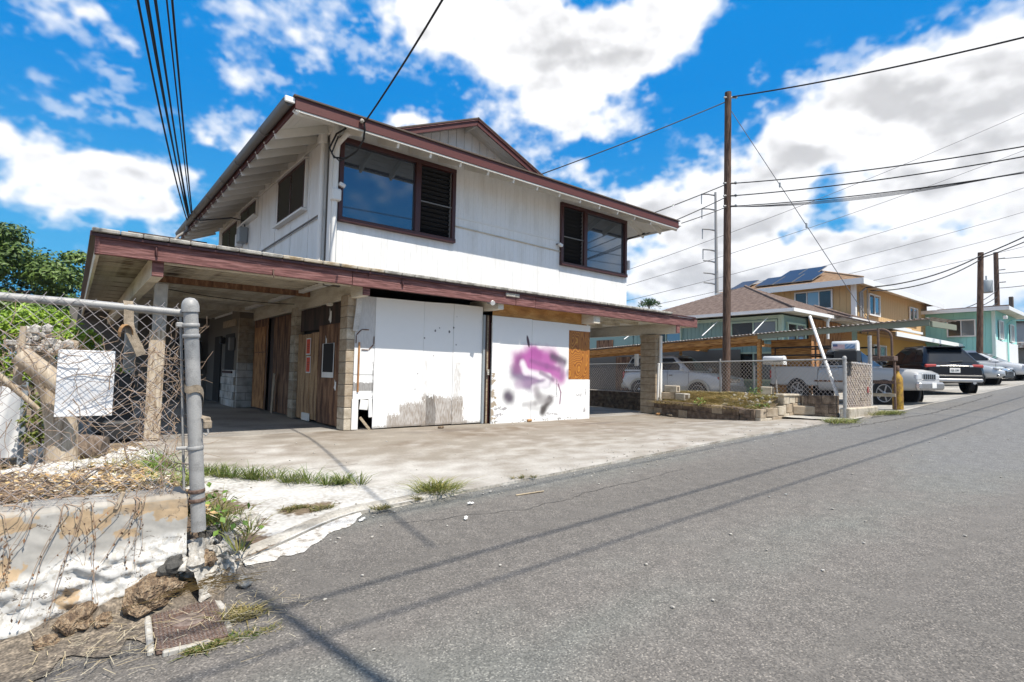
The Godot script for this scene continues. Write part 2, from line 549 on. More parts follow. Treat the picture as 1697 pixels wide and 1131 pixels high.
	mat("tan_shingle", Color.WHITE, 0.95, {tex = tex(noise(30, 0.03, 4)  , 256, [[0.2, lin(.24, .14, .075)], [0.5, lin(.32, .20, .115)], [0.8, lin(.40, .27, .165)]], noise(28, 0.4, 2), 0.6), scale = 0.6})
	# metals
	mat("gutter_metal", lin(.19, .18, .17), 0.55)
	mat("galvanised", lin(.36, .355, .345), 0.5, {tex = tex(med, 256, [[0.2, lin(.7, .7, .7)], [0.6, lin(1, 1, 1)]], fine, 0.3), scale = 2.0})
	mat("fence_wire", lin(.46, .42, .41), 0.5, {metal = 0.2})
	mat("white_metal", lin(.76, .76, .75), 0.4)
	mat("grey_box", lin(.28, .31, .33), 0.5)
	mat("rusty_iron", Color.WHITE, 0.85, {tex = tex(noise(31, 0.04, 5), 256, [[0.2, lin(.06, .035, .025)], [0.5, lin(.13, .08, .06)], [0.8, lin(.20, .14, .11)]], fine, 0.5), scale = 3.0})
	mat("plate_iron", Color.WHITE, 0.85, {tex = tex(noise(32, 0.03, 5)  , 256, [[0.2, lin(.11, .08, .065)], [0.5, lin(.19, .145, .125)], [0.8, lin(.27, .215, .185)]], fine, 0.4), scale = 2.0, metal = 0.1})
	mat("pole_wood", Color.WHITE, 0.95, {tex = tex(grain  , 256, [[0.15, lin(.045, .025, .017)], [0.5, lin(.105, .064, .046)], [0.85, lin(.19, .125, .09)]], fine, 0.4), scale = Vector3(3.0, 0.22, 3.0), bump = grey(grain  , 256), depth = 1.0})
	mat("black_cable", lin(.010, .010, .012), 0.6)
	mat("grey_cable", lin(.10, .10, .11), 0.6)
	mat("rubber", lin(.014, .014, .015), 0.85)
	mat("black_plastic", lin(.02, .02, .021), 0.5)
	# plants
	mat("leaf_bright", Color.WHITE, 0.5, {vc = true, back = lin(.10, .16, .02)})
	mat("leaf_dark", Color.WHITE, 0.55, {vc = true, back = lin(.035, .06, .01)})
	mat("grass", Color.WHITE, 0.6, {vc = true, back = lin(.08, .11, .02)})
	mat("straw", Color.WHITE, 0.95, {vc = true})
	mat("dry_stem", lin(.34, .245, .175), 0.95)
	mat("bark", Color.WHITE, 1.0, {tex = tex(grain, 256, [[0.15, lin(.06, .042, .03)], [0.5, lin(.15, .11, .08)], [0.85, lin(.26, .20, .15)]], fine, 0.6), scale = Vector3(2.0, 0.6, 2.0), bump = grey(grain, 256), depth = 1.5})
	mat("rock", Color.WHITE, 0.95, {tex = tex(noise(33, 0.03, 6), 256, [[0.25, lin(.08, .055, .038)], [0.42, lin(.19, .125, .075)], [0.6, lin(.28, .205, .13)], [0.75, lin(.42, .33, .23)]], fine, 0.7), scale = 3.5, bump = grey(noise(34, 0.06, 5), 256), depth = 2.5})
	mat("pale_rock", Color.WHITE, 0.95, {tex = tex(noise(35, 0.05, 6), 256, [[0.2, lin(.22, .195, .16)], [0.5, lin(.40, .375, .335)], [0.8, lin(.55, .53, .49)]], fine, 0.3), scale = 2.5, bump = grey(noise(34, 0.06, 5), 256), depth = 0.6})
	mat("strap", Color.WHITE, 0.9, {tex = tex(noise(36, 0.03, 4), 256, [[0.2, lin(.20, .16, .115)], [0.8, lin(.34, .28, .21)]], fine, 0.5), scale = 3.0})
	mat("strap_orange", lin(.40, .22, .09), 0.9)
	mat("old_plank", Color.WHITE, 0.9, {tex = wood.call(lin(.24, .175, .115), lin(.42, .34, .25), lin(.52, .45, .35)), scale = Vector3(2.2, 0.25, 2.2)})
	var lo := noise(100, 0.01, 4)
	mat("green_wall", lin(.25, .37, .345), 0.8)
	mat("green_trim", lin(.44, .55, .44), 0.7)
	mat("orange_wall", lin(.58, .39, .19), 0.8)
	mat("orange_low", lin(.62, .39, .11), 0.8)
	mat("teal_wall", lin(.31, .64, .60), 0.8)
	mat("teal_pale", lin(.62, .76, .73), 0.8)
	mat("house_glass", lin(.28, .31, .33), 0.08, {metal = 0.6})
	mat("solar", lin(.02, .025, .045), 0.3, {spec = 0.35})
	mat("orange_timber", Color.WHITE, 0.75, {tex = tex(noise(101, 0.03, 5), 256, [[0.15, lin(.20, .085, .022)], [0.5, lin(.40, .19, .055)], [0.85, lin(.50, .27, .09)]]), scale = Vector3(1.5, 2.0, 0.3)})
	mat("corrugated", Color.WHITE, 0.6, {tex = tex(noise(102, 0.02, 5), 256, [[0.15, lin(.20, .09, .055)], [0.4, lin(.36, .30, .26)], [0.8, lin(.55, .53, .50)]]), scale = 0.5, metal = 0.2})
	mat("green_channel", lin(.21, .225, .17), 0.7)
	mat("cylinder_yellow", Color.WHITE, 0.75, {tex = tex(noise(103, 0.025, 5), 256, [[0.25, lin(.12, .065, .035)], [0.48, lin(.34, .19, .03)], [0.8, lin(.50, .32, .03)]]), scale = Vector3(1.5, 1.0, 1.5)})
	mat("car_white", lin(.48, .495, .52), 0.3, {coat = 1.0})
	mat("car_tan", lin(.34, .33, .30), 0.5)
	mat("car_silver", lin(.42, .44, .46), 0.28, {coat = 1.0, metal = 0.35})
	mat("car_black", lin(.008, .009, .013), 0.16, {spec = 0.4})
	mat("truck_white", lin(.40, .405, .41), 0.4, {coat = 0.6})
	mat("car_glass", lin(.012, .015, .02), 0.06, {spec = 0.5})
	mat("chrome", lin(.55, .55, .56), 0.15, {metal = 1.0})
	mat("alloy", lin(.42, .42, .43), 0.3, {metal = 0.7})
	mat("tail_red", lin(.35, .018, .012), 0.2, {coat = 1.0})
	mat("lamp_clear", lin(.55, .57, .60), 0.1, {coat = 1.0})
	mat("amber", lin(.65, .25, .02), 0.3)


# a sheet over a grid with a height for each point; colour from a callable
func sheet(x0: float, x1: float, z0: Callable, z1: Callable, nx: int, nz: int, hy: Callable, col = null, uv := Rect2()) -> G:
	var g := G.new(true)
	var P: Array = []
	for i in nx + 1:
		var x := lerpf(x0, x1, float(i) / nx)
		for j in nz + 1:
			var z: float = lerpf(z0.call(x), z1.call(x), float(j) / nz)
			P.append(Vector3(x, hy.call(x, z), z))
	for i in nx:
		for j in nz:
			var q := [P[i * (nz + 1) + j], P[i * (nz + 1) + j + 1], P[(i + 1) * (nz + 1) + j + 1], P[(i + 1) * (nz + 1) + j]]
			for k in [0, 2, 1, 0, 3, 2]:
				var p: Vector3 = q[k]
				var t := Vector2((p.x - uv.position.x) / uv.size.x, (p.z - uv.position.y) / uv.size.y) if uv.size.x else Vector2.ZERO
				g.v(p, t, col.call(p) if col != null else Color.WHITE)
	return g

# a cracked line in the asphalt: a thin tarry seam that wanders along the points
func seam(pts: Array, w: float, s: int) -> G:
	var g := G.new()
	var n := noise(s, 0.9, 4)
	for i in pts.size() - 1:
		var a: Vector2 = pts[i]
		var b: Vector2 = pts[i + 1]
		var k := int(a.distance_to(b) / 0.06)
		for j in k:
			var q := []
			for t in [float(j) / k, float(j + 1) / k]:
				var p := a.lerp(b, t)
				p.y += 0.07 * n.get_noise_2d(p.x * 3.0, 0.0) + 0.02 * n.get_noise_2d(p.x * 19.0, 5.0)
				q.append([p, w * (0.6 + 0.9 * absf(n.get_noise_2d(p.x * 7.0, 9.0)))])
			var e := func(c: Array, sd: float) -> Vector3: return Vector3(c[0].x, gy(c[0].x) + 0.004, c[0].y + sd * c[1])
			g.quad(e.call(q[0], 1.0), e.call(q[1], 1.0), e.call(q[1], -1.0), e.call(q[0], -1.0))
	return g

func ground() -> void:
	var far := G.new()
	far.quad(Vector3(-900, -0.55, 900), Vector3(60, -0.55, 900), Vector3(60, -0.55, -900), Vector3(-900, -0.55, -900))
	far.quad(Vector3(60, -0.55, 900), Vector3(2500, 2.0, 900), Vector3(2500, 2.0, -900), Vector3(60, -0.55, -900))
	struct("ground", far, "soil")
	# the street
	var n1 := noise(40, 0.35, 4)
	var n2 := noise(41, 1.4, 4)
	var n3 := noise(42, 0.9, 3)
	var road_col := func(p: Vector3) -> Color:
		var k := 1.0 + 0.13 * n1.get_noise_2d(p.x * 0.35, p.z) + 0.06 * n2.get_noise_2d(p.x, p.z)
		k *= 1.0 + 0.10 * sin((p.z - 0.4) * 2.1)
		var c := Color(k, k * 0.985, k * 0.965)
		# the older, browner margin by the kerb
		var d := p.z - edge_z(p.x)
		var old := (1.0 - smoothstep(0.5, 1.35, -d + 1.9 * 0.0 + absf(d) + 0.35 * n3.get_noise_2d(p.x * 2.0, p.z * 2.0))) * smoothstep(12.0, 5.0, p.x)
		c = c.lerp(Color(0.98 * k, 0.86 * k, 0.74 * k), old * 0.55)
		return c
	struct("road", sheet(-9.0, 60.0, func(x): return edge_z(x) - 0.25 if x > 0.6 else -3.9, func(_x): return 9.0, 260, 60, func(x, _z): return gy(x), road_col), "asphalt")
	mat("tar", lin(.075, .072, .068), 0.9)
	struct("road_seam", seam([Vector2(11.5, -4.1), Vector2(16.0, -3.75), Vector2(24.0, -4.0)], 0.02, 54), "tar")
	struct("road_seam", seam([Vector2(2.2, -4.3), Vector2(3.4, -3.9), Vector2(6.0, -3.95)], 0.005, 55), "tar")
	# the concrete driveway
	var st := noise(45, 0.45, 6)
	var st2 := noise(46, 2.2, 6)
	var st3 := noise(47, 28.0, 3)
	var R := Rect2(0.4, -12.4, 14.2, 8.2)
	var spots := [[5.6, -8.55, 1.05, 0.28, 0.5], [9.3, -8.2, 1.0, 0.25, 0.5], [11.0, -6.3, 1.2, 0.25, 0.35], [3.3, -9.2, 1.6, 0.35, 0.28], [6.5, -8.9, 3.2, 0.35, 0.2]]
	var dt := painted(900, 520, func(u: float, v: float) -> Color:
		var x := R.position.x + u * R.size.x
		var z := R.position.y + v * R.size.y
		var s := st.get_noise_2d(x, z * 1.5)
		var f := st2.get_noise_2d(x * 0.75, z)
		var c := Vector3(.255, .222, .18)
		c = c.lerp(Vector3(.155, .112, .072), clampf(0.34 + s * 1.9 + f * 0.55, 0, 1) * 0.8)
		# worn pale towards the street
		var d := z - edge_z(x)
		var w := smoothstep(-3.2, -0.6, d + s * 1.2 + f * 0.5) * (0.62 - 0.25 * smoothstep(4.0, 9.0, x))
		c = c.lerp(Vector3(.46, .44, .405), clampf(w + 0.35 * smoothstep(3.8, 2.2, x) + 0.5 * (f + 0.6 * s), 0, 1) * 0.92)
		for q in spots:
			var e := Vector2((x - q[0]) / q[2], (z - q[1]) / q[3]).length() + s * 0.5 + f * 0.35
			c = c.lerp(Vector3(.12, .10, .085), q[4] * smoothstep(1.15, 0.3, e))
		# old white paint by the gate post, worn through in places, and the soil along it
		var line := minf(lerpf(-6.75, -5.70, (x - 1.2) / 1.3), -5.70 + maxf(x - 2.5, 0.0) * 1.6) + 0.10 * f
		if x < 3.3 and z > line:
			var h := st3.get_noise_2d(x * 0.55, z * 0.55) + 0.6 * st3.get_noise_2d(x * 1.7 + 9.0, z * 1.7)
			var pa := smoothstep(-0.32, 0.02, h + 0.35 * f + 0.25 * s + 0.25 * smoothstep(2.6, 1.2, x)) * smoothstep(0.0, 0.08, z - line)
			c = c.lerp(Vector3(.47, .455, .425) * (1.0 + 0.22 * h + 0.15 * f), pa * smoothstep(3.25, 2.7, x))
			var so := Vector2((x - 1.05) / 0.32, (z + 5.1) / 1.1).length() + 0.5 * f + 0.3 * h
			c = c.lerp(Vector3(.15, .105, .07) * (1.0 + 0.5 * h), smoothstep(1.0, 0.75, so))
			var so2 := Vector2((x - 1.8) / 0.30, (z + 5.15) / 0.16).length() + 0.5 * f + 0.3 * h
			c = c.lerp(Vector3(.17, .125, .08) * (1.0 + 0.5 * h), smoothstep(1.0, 0.7, so2))
		c *= 1.0 + 0.10 * f + 0.20 * st3.get_noise_2d(x, z)
		# joints and cracks
		var crack := absf(z + 6.62 + 0.05 * f + 0.02 * st2.get_noise_2d(x * 4.0, 1.0))
		if x < 2.9 and crack < 0.012: c *= 0.6
		var cr2 := absf((z + 7.2) - (x - 8.0) * 0.33 - 0.12 * st2.get_noise_2d(x, 3.0))
		if x > 6.4 and x < 10.5 and cr2 < 0.008: c *= 0.75
		return lin(c.x, c.y, c.z))
	mat("driveway_concrete", Color.WHITE, 0.88, {tex = dt, uv = true, bump = grey(noise(48, 0.2, 4), 512), depth = 0.12})
	struct("driveway", sheet(0.75, 14.15, func(_x): return -9.5, func(x): return edge_z(x), 70, 40, drive_y, null, R), "driveway_concrete")
	# slab below its broken edge
	var lip := G.new()
	for i in 60:
		var xa := 0.95 + i * 0.22
		var xb := xa + 0.22
		if xb > 14.1: break
		lip.quad(Vector3(xa, gy(xa) - 0.1, edge_z(xa)), Vector3(xb, gy(xb) - 0.1, edge_z(xb)), Vector3(xb, drive_y(xb, edge_z(xb)), edge_z(xb)), Vector3(xa, drive_y(xa, edge_z(xa)), edge_z(xa)))
	struct("slab_edge", lip, "old_concrete")
	var fl := G.new()
	fl.box(Vector3(6.9, FLOOR - 0.105, -17.2), Vector3(14.5, 0.2, 15.4))
	struct("carport_floor", fl, "floor_concrete")
	var na := noise(49, 3.0, 4)
	# the slab's worn kerb band along the apron
	var kb := G.new(true)
	for i in 50:
		for j in 3:
			var Q := []
			for k in [[0, 0], [0, 1], [1, 1], [1, 0]]:
				var x: float = lerpf(0.98, 3.2, (i + k[0]) / 50.0)
				var z: float = edge_z(x) - 0.16 + 0.17 * (j + k[1]) / 3.0 + 0.014 * na.get_noise_2d(x * 6.0, j + k[1])
				Q.append(Vector3(x, drive_y(x, z) + 0.016 + 0.008 * na.get_noise_2d(x * 3.0, z * 3.0) - (0.05 if j + k[1] == 3 else 0.0), z))
			kb.quad(Q[0], Q[1], Q[2], Q[3])
	struct("slab_kerb", kb, "old_concrete")
	var ws := G.new(true)
	var wr := [[1.0, 0.0, 0.07], [1.2, 0.02, 0.2], [1.4, 0.03, 0.3], [1.6, 0.03, 0.24], [1.8, 0.03, 0.27], [2.0, 0.02, 0.16], [2.12, 0.02, 0.05]]
	var reach := func(x: float, c: int) -> float:
		for i in wr.size() - 1:
			if x <= wr[i + 1][0]: return lerpf(wr[i][c], wr[i + 1][c], (x - wr[i][0]) / (wr[i + 1][0] - wr[i][0]))
		return wr[-1][c]
	for i in 56:
		for j in 4:
			var q := []
			for k in [[0, 0], [0, 1], [1, 1], [1, 0]]:
				var x: float = 1.0 + (i + k[0]) * 0.02
				var t: float = (j + k[1]) / 4.0
				var out: float = reach.call(x, 2) * (1.0 + 0.45 * na.get_noise_2d(x * 0.9, 3.0) + 0.10 * na.get_noise_2d(x * 3.5, 8.0))
				q.append(Vector3(x, gy(x) + 0.022 - 0.016 * t, edge_z(x) + lerpf(reach.call(x, 1), out, t)))
			ws.quad(q[0], q[1], q[2], q[3])
	struct("painted_kerb_patch", ws, "painted_concrete")
	# neighbours' lots beyond the boundary wall
	var lot := func(x: float, z: float) -> float: return lerpf(gy(x) + 0.012, gy(x) - 0.24, clampf((-4.3 - z) / 7.0, 0, 1))
	struct("neighbour_driveway", sheet(14.3, 60.0, func(_x): return -30.0, func(x): return -4.35 - 0.10 * smoothstep(16.0, 19.0, x), 60, 24, lot), "lot_concrete")
	# dirt beside the gate and gutter
	var nd := noise(50, 2.5, 4)
	struct("dirt_verge", sheet(-1.6, 0.98, func(_x): return -4.3, func(x): return -3.30 + 0.25 * nd.get_noise_2d(x * 2.0, 0.0) - 0.75 * smoothstep(0.62, 0.98, x), 60, 40, func(x, z): return gy(x) + 0.008 + (0.03 + 0.10 * smoothstep(-0.25, 0.4, x) * smoothstep(0.66, 0.46, x)) * smoothstep(-3.55, -3.80, z) + 0.03 * maxf(0, nd.get_noise_2d(x * 2.0, z * 2.0)) * smoothstep(-3.3, -3.6, z)), "gravel_dirt")
	struct("yard", sheet(-7.0, 0.80, func(_x): return -9.4, func(x): return -3.98 - 0.5 * smoothstep(0.60, 0.80, x), 60, 40, yard_y), "soil")
	struct("back_yard", sheet(-14.0, 0.3, func(_x): return -34.0, func(_x): return -9.3, 20, 20, func(x, z): return 0.44 + 0.1 * nd.get_noise_2d(x * 0.3, z * 0.3)), "soil")
	# far mountains
	var mt := G.new(true)
	var nm := noise(52, 0.004, 5)
	var prof := func(t: float) -> float: return 40.0 + 118.0 * smoothstep(0.12, 0.60, t) - 55.0 * smoothstep(0.66, 1.0, t)
	for i in 60:
		for j in 8:
			var Q := []
			for k in [[0, 0], [1, 0], [1, 1], [0, 1]]:
				var t: float = (i + k[0]) / 60.0
				var s: float = (j + k[1]) / 8.0
				var zz := lerpf(-420.0, 260.0, t)
				var h: float = prof.call(t) * (1.0 - pow(absf(s - 0.5) * 2.0, 1.5)) + 16.0 * nm.get_noise_2d(zz * 2.0, s * 500.0) * (1.0 - absf(s - 0.5) * 2.0)
				Q.append(Vector3(1050.0 + s * 500.0, h, zz))
			mt.quad(Q[0], Q[3], Q[2], Q[1], Color(1, 1, 1))
	mat("mountain_green", lin(.030, .048, .028), 1.0)
	struct("mountain", mt, "mountain_green")

func yard_y(x: float, z: float) -> float:
	var n := sin(x * 3.1 + z * 1.7) * 0.018 + sin(x * 7.3 - z * 5.1) * 0.010
	return lerpf(0.74, 0.475, smoothstep(-4.0, -8.6, z)) - 0.20 * smoothstep(0.52, 0.80, x) * smoothstep(-8.5, -6.5, z) + n

# ------------------------------------------------------------------ the house
const WZ := -9.7      # upper front wall
const WX := 3.545     # upper left wall
const EX := 2.60      # left eave
const EX2 := 13.08    # right eave
const EZ := -8.84     # front eave
const PITCH := 0.42
func soffit_y(d: float) -> float:
	return 5.74 + d * PITCH

func louvre_window(par: Node3D, x0: float, x1: float, y0: float, y1: float, n: int, bar_y: float) -> void:
	var sl := bx(Vector3.ZERO, Vector3(x1 - x0 - 0.03, 0.004, 0.095), Basis(Vector3.RIGHT, -0.95)).done()
	for i in n:
		piece(par, "louvre_slat", sl, "louvre_glass", Vector3((x0 + x1) / 2, lerpf(y0, y1, (i + 0.5) / n), WZ - 0.03))
	part(par, "louvre_track", bx(Vector3(x0 + 0.012, (y0 + y1) / 2, WZ - 0.02), Vector3(0.02, y1 - y0, 0.05)), "gutter_metal")
	part(par, "louvre_track", bx(Vector3(x1 - 0.012, (y0 + y1) / 2, WZ - 0.02), Vector3(0.02, y1 - y0, 0.05)), "gutter_metal")
	part(par, "crossbar", bx(Vector3((x0 + x1) / 2, bar_y, WZ + 0.025), Vector3(x1 - x0, 0.022, 0.02)), "gutter_metal")

func front_window(par: Node3D, x0: float, x1: float, y0: float, y1: float, xm: float, pane_left: bool, bar_y: float) -> void:
	var fr := G.new()
	var t := 0.085
	var zc := WZ + 0.02
	fr.cbox(Vector3((x0 + x1) / 2, y1 - t / 2, zc), Vector3(x1 - x0, t, 0.11), 0.006)
	fr.cbox(Vector3((x0 + x1) / 2, y0 + t / 2, zc + 0.01), Vector3(x1 - x0, t, 0.13), 0.006)
	for x in [x0 + t / 2, x1 - t / 2]: fr.cbox(Vector3(x, (y0 + y1) / 2, zc - 0.003), Vector3(t, y1 - y0 - 2 * t - 0.002, 0.104), 0.006)
	fr.cbox(Vector3(xm, (y0 + y1) / 2, zc - 0.004), Vector3(0.12, y1 - y0 - 2 * t - 0.002, 0.1), 0.006)
	var w := part(par, "window_frame", fr, "dark_frame")
	var a := x0 + t if pane_left else xm + 0.06
	var b := xm - 0.06 if pane_left else x1 - t
	part(w, "pane", bx(Vector3((a + b) / 2, (y0 + y1) / 2, WZ - 0.01), Vector3(b - a, y1 - y0 - 2 * t, 0.008)), "window_glass")
	var c := xm + 0.06 if pane_left else x0 + t
	var d := x1 - t if pane_left else xm - 0.06
	louvre_window(w, c, d, y0 + t, y1 - t, 15, bar_y)
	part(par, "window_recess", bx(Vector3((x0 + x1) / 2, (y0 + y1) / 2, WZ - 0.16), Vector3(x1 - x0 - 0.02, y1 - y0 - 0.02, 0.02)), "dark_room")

func side_window(par: Node3D, z0: float, z1: float, y0: float, y1: float) -> void:
	var fr := G.new()
	var zc := (z0 + z1) / 2
	var l := absf(z1 - z0)
	var t := 0.07
	for y in [y0 + t / 2, y1 - t / 2]: fr.box(Vector3(WX - 0.01, y, zc), Vector3(0.08, t, l))
	for z in [z0, zc, z1]: fr.box(Vector3(WX - 0.008, (y0 + y1) / 2, z + (0.035 if z < zc else (-0.035 if z > zc else 0.0))), Vector3(0.07, y1 - y0 - 2 * t - 0.002, t * 0.8))
	var w := part(par, "side_window", fr, "dark_frame")
	var sl := bx(Vector3.ZERO, Vector3(0.085, 0.004, l * 0.5 - 0.09), Basis(Vector3.BACK, -0.95)).done()
	for s in [-1, 1]:
		var n := int((y1 - y0) / 0.085)
		for i in n: piece(w, "louvre_slat", sl, "louvre_glass", Vector3(WX - 0.03, lerpf(y0 + t, y1 - t, (i + 0.5) / n), zc + s * l * 0.25))
	part(w, "dark_back", bx(Vector3(WX + 0.004, (y0 + y1) / 2, zc), Vector3(0.02, y1 - y0, l)), "dark_room")
	var tr := G.new()
	tr.cbox(Vector3(WX - 0.05, y0 - 0.03, zc), Vector3(0.13, 0.05, l + 0.16), 0.006)
	tr.cbox(Vector3(WX - 0.045, y1 + 0.025, zc), Vector3(0.11, 0.04, l + 0.12), 0.006)
	tr.box(Vector3(WX - 0.02, (y0 + y1) / 2, maxf(z0, z1) + 0.03), Vector3(0.05, y1 - y0 - 0.02, 0.05))
	part(w, "window_sill", tr, "white_trim")

func block_stack(par: Node3D, at: Vector3, s: Vector3, n: int, mats: Array, alt := true) -> void:
	# n courses; each course one block, its joints recessed
	part(par, "mortar_core", bx(at + Vector3(0, n * s.y / 2, 0), Vector3(s.x - 0.02, n * s.y - 0.01, s.z - 0.02)), "mortar")
	var m := cb(Vector3.ZERO, s - Vector3(0, 0.01, 0), 0.008).done()
	for i in n:
		piece(par, "block", m, mats[rng.randi() % mats.size()], at + Vector3(rng.randf_range(-.003, .003), (i + 0.5) * s.y, rng.randf_range(-.003, .003)))

func house() -> void:
	var h := thing("boarded_house", "white two-storey house with dark red fascia and its ground floor boarded up", "house", Vector3(3.8, FLOOR, -9.4))
	# --- upper storey walls
	var wt := soffit_y(0.86)
	var wall := part(h, "upper_front_wall", bx(Vector3((WX + 11.95) / 2, (3.1 + wt) / 2, WZ - 0.25), Vector3(11.95 - WX - 0.02, wt - 3.1, 0.1)), "dim_room")
	var w1 := [3.655, 6.20, 4.27, 5.86, 5.30]
	var w2 := [9.335, 11.88, 4.255, 5.85, 10.22]
	var bw := 0.1275
	var x := WX
	while x < 11.94:
		var segs := [[3.1, wt]]
		for w in [w1, w2]:
			if x + bw > w[0] + 0.01 and x < w[1] - 0.01: segs = [[3.1, w[2] + 0.01], [w[3] - 0.01, wt]]
		var ww := minf(bw, 11.95 - x)
		var hit := false
		for w in [w1, w2]:
			if x < w[0] + 0.01 and x + bw > w[0] + 0.01:
				piece(wall, "siding_board", cb(Vector3.ZERO, Vector3(w[0] + 0.01 - x - 0.004, wt - 3.1, 0.018), 0.004).done(), "white_paint", Vector3((x + w[0] + 0.01) / 2, (3.1 + wt) / 2, WZ - 0.011))
				x = w[0] + 0.01
				hit = true
			elif x < w[1] - 0.01 and x + bw > w[1] - 0.01:
				ww = w[1] - 0.01 - x
		if hit: continue
		for s in segs:
			piece(wall, "siding_board", cb(Vector3.ZERO, Vector3(ww - 0.0016, s[1] - s[0], 0.018), 0.0008).done(), "white_paint", Vector3(x + ww / 2, (s[0] + s[1]) / 2, WZ - 0.011 + rng.randf_range(-0.0005, 0.0005)))
		x += ww
	part(wall, "sheathing", bx(Vector3((6.21 + 9.33) / 2, (3.1 + wt) / 2, WZ - 0.014), Vector3(3.1, wt - 3.1, 0.012)), "white_trim")
	part(wall, "sheathing", bx(Vector3(7.75, (3.1 + 4.26) / 2, WZ - 0.0155), Vector3(8.38, 1.15, 0.01)), "white_trim")
	front_window(h, w1[0], w1[1], w1[2], w1[3], w1[4], true, 5.02)
	front_window(h, w2[0], w2[1], w2[2], w2[3], w2[4], false, 5.0)
	# the pale strip of conduit between the windows
	part(h, "conduit", tb([Vector3(6.22, 4.66, WZ + 0.02), Vector3(9.33, 4.60, WZ + 0.02)], 0.014, 6), "cream_board")
	part(h, "trim_band", bx(Vector3(7.77, 4.86, WZ + 0.004), Vector3(3.1, 0.035, 0.014)), "white_trim")
	# left wall
	var sw := part(h, "upper_side_wall", bx(Vector3(WX + 0.06, 4.6, -14.7), Vector3(0.1, 3.0, 10.0)), "white_paint")
	for z in [-9.75, -10.9, -12.05, -13.25, -14.5, -15.7, -16.9]:
		part(sw, "batten", bx(Vector3(WX + 0.006, 4.6, z - 0.03), Vector3(0.016, 2.99, 0.025)), "white_paint")
	part(h, "right_side_wall", bx(Vector3(11.9, 4.6, -14.7), Vector3(0.1, 3.0, 9.9)), "white_paint")
	side_window(h, -12.97, -11.12, 4.80, 5.82)
	side_window(h, -16.55, -14.93, 5.50, 5.88)
	side_window(h, -18.9, -16.95, 4.60, 5.75)
	part(h, "corner_post", cb(Vector3(WX + 0.03, 4.6, WZ - 0.01), Vector3(0.10, 3.0, 0.10), 0.006), "white_trim")
	part(h, "frieze_board", bx(Vector3(WX - 0.012, soffit_y(0.93) - 0.12, -14.3), Vector3(0.024, 0.16, 9.3)), "white_soffit")
	# --- eaves: boards on rafters, all round
	var ea := part(h, "eaves", bx(Vector3(7.8, 6.2, -14.5), Vector3(0.02, 0.02, 0.02)), "white_soffit")
	var sl := sqrt(1 + PITCH * PITCH)
	var bl := Basis(Vector3.BACK, atan(PITCH))
	for i in 8:
		var d := 0.02 + (i + 0.5) * 0.122
		var mz := EZ - d
		part(ea, "soffit_board", bx(Vector3(EX + d, soffit_y(d) + 0.012, (mz - 20.5) / 2), Vector3(0.127, 0.016, -20.5 - mz), bl), "white_soffit")
		part(ea, "soffit_board", bx(Vector3(EX2 - d, soffit_y(d) + 0.012, (mz - 20.5) / 2), Vector3(0.127, 0.016, -20.5 - mz), bl.transposed()), "white_soffit")
		part(ea, "soffit_board", bx(Vector3((EX + EX2) / 2, soffit_y(d) + 0.010, EZ - d), Vector3(EX2 - EX - 2 * d - 0.01, 0.016, 0.127), Basis(Vector3.RIGHT, atan(PITCH))), "white_soffit")
	var rl := bx(Vector3.ZERO, Vector3(0.96 * sl, 0.14, 0.045)).done()
	var rf := bx(Vector3.ZERO, Vector3(0.045, 0.14, 0.86 * sl)).done()
	for i in 19:
		var z := -9.35 - i * 0.61
		if i > 0: piece(ea, "rafter", rl, "white_soffit", Vector3(EX + 0.47, soffit_y(0.47) - 0.075, z), bl)
		piece(ea, "rafter", rl, "white_soffit", Vector3(EX2 - 0.52, soffit_y(0.52) - 0.075, z), bl.transposed())
	for i in 13:
		var xx := 3.75 + i * 0.68
		piece(ea, "rafter", rf, "white_soffit", Vector3(xx, soffit_y(0.43) - 0.075, EZ - 0.44), Basis(Vector3.RIGHT, atan(PITCH)))
	for s in [[EX, WX, 1], [EX2, 11.95, -1]]:
		part(ea, "hip_rafter", tb([Vector3(s[0], soffit_y(0) - 0.06, EZ), Vector3(s[1], soffit_y(0.9) - 0.06, WZ)], 0.06, 4), "white_soffit")
	# fascias and gutter
	part(h, "front_fascia", cb(Vector3((EX + EX2) / 2, 5.80, EZ + 0.02), Vector3(EX2 - EX + 0.04, 0.19, 0.045), 0.006), "red_paint")
	part(h, "fascia_trim", bx(Vector3((EX + EX2) / 2, 5.69, EZ + 0.012), Vector3(EX2 - EX, 0.03, 0.03)), "white_soffit")
	part(h, "roof_edge", bx(Vector3((EX + EX2) / 2, 5.91, EZ + 0.03), Vector3(EX2 - EX + 0.10, 0.025, 0.09)), "roof_felt")
	part(h, "side_fascia", bx(Vector3(EX - 0.01, 5.78, -14.6), Vector3(0.03, 0.20, 11.5)), "red_paint")
	part(h, "side_fascia", bx(Vector3(EX2 + 0.01, 5.79, -14.6), Vector3(0.03, 0.18, 11.5)), "white_soffit")
	for s in [[EX - 0.10, -1.0], [EX2 + 0.10, 1.0]]:
		var gu := G.new(true)
		var pr := []
		for k in 9: pr.append(Vector2(-cos(PI * k / 8.0) * 0.085, -sin(PI * k / 8.0) * 0.115))
		for k in 8:
			for side in [0.0, 0.006]:
				gu.quad(Vector3(s[0] + pr[k].x, 5.86 + pr[k].y + side, -8.86), Vector3(s[0] + pr[k + 1].x, 5.86 + pr[k + 1].y + side, -8.86), Vector3(s[0] + pr[k + 1].x, 5.86 + pr[k + 1].y + side, -20.4), Vector3(s[0] + pr[k].x, 5.86 + pr[k].y + side, -20.4))
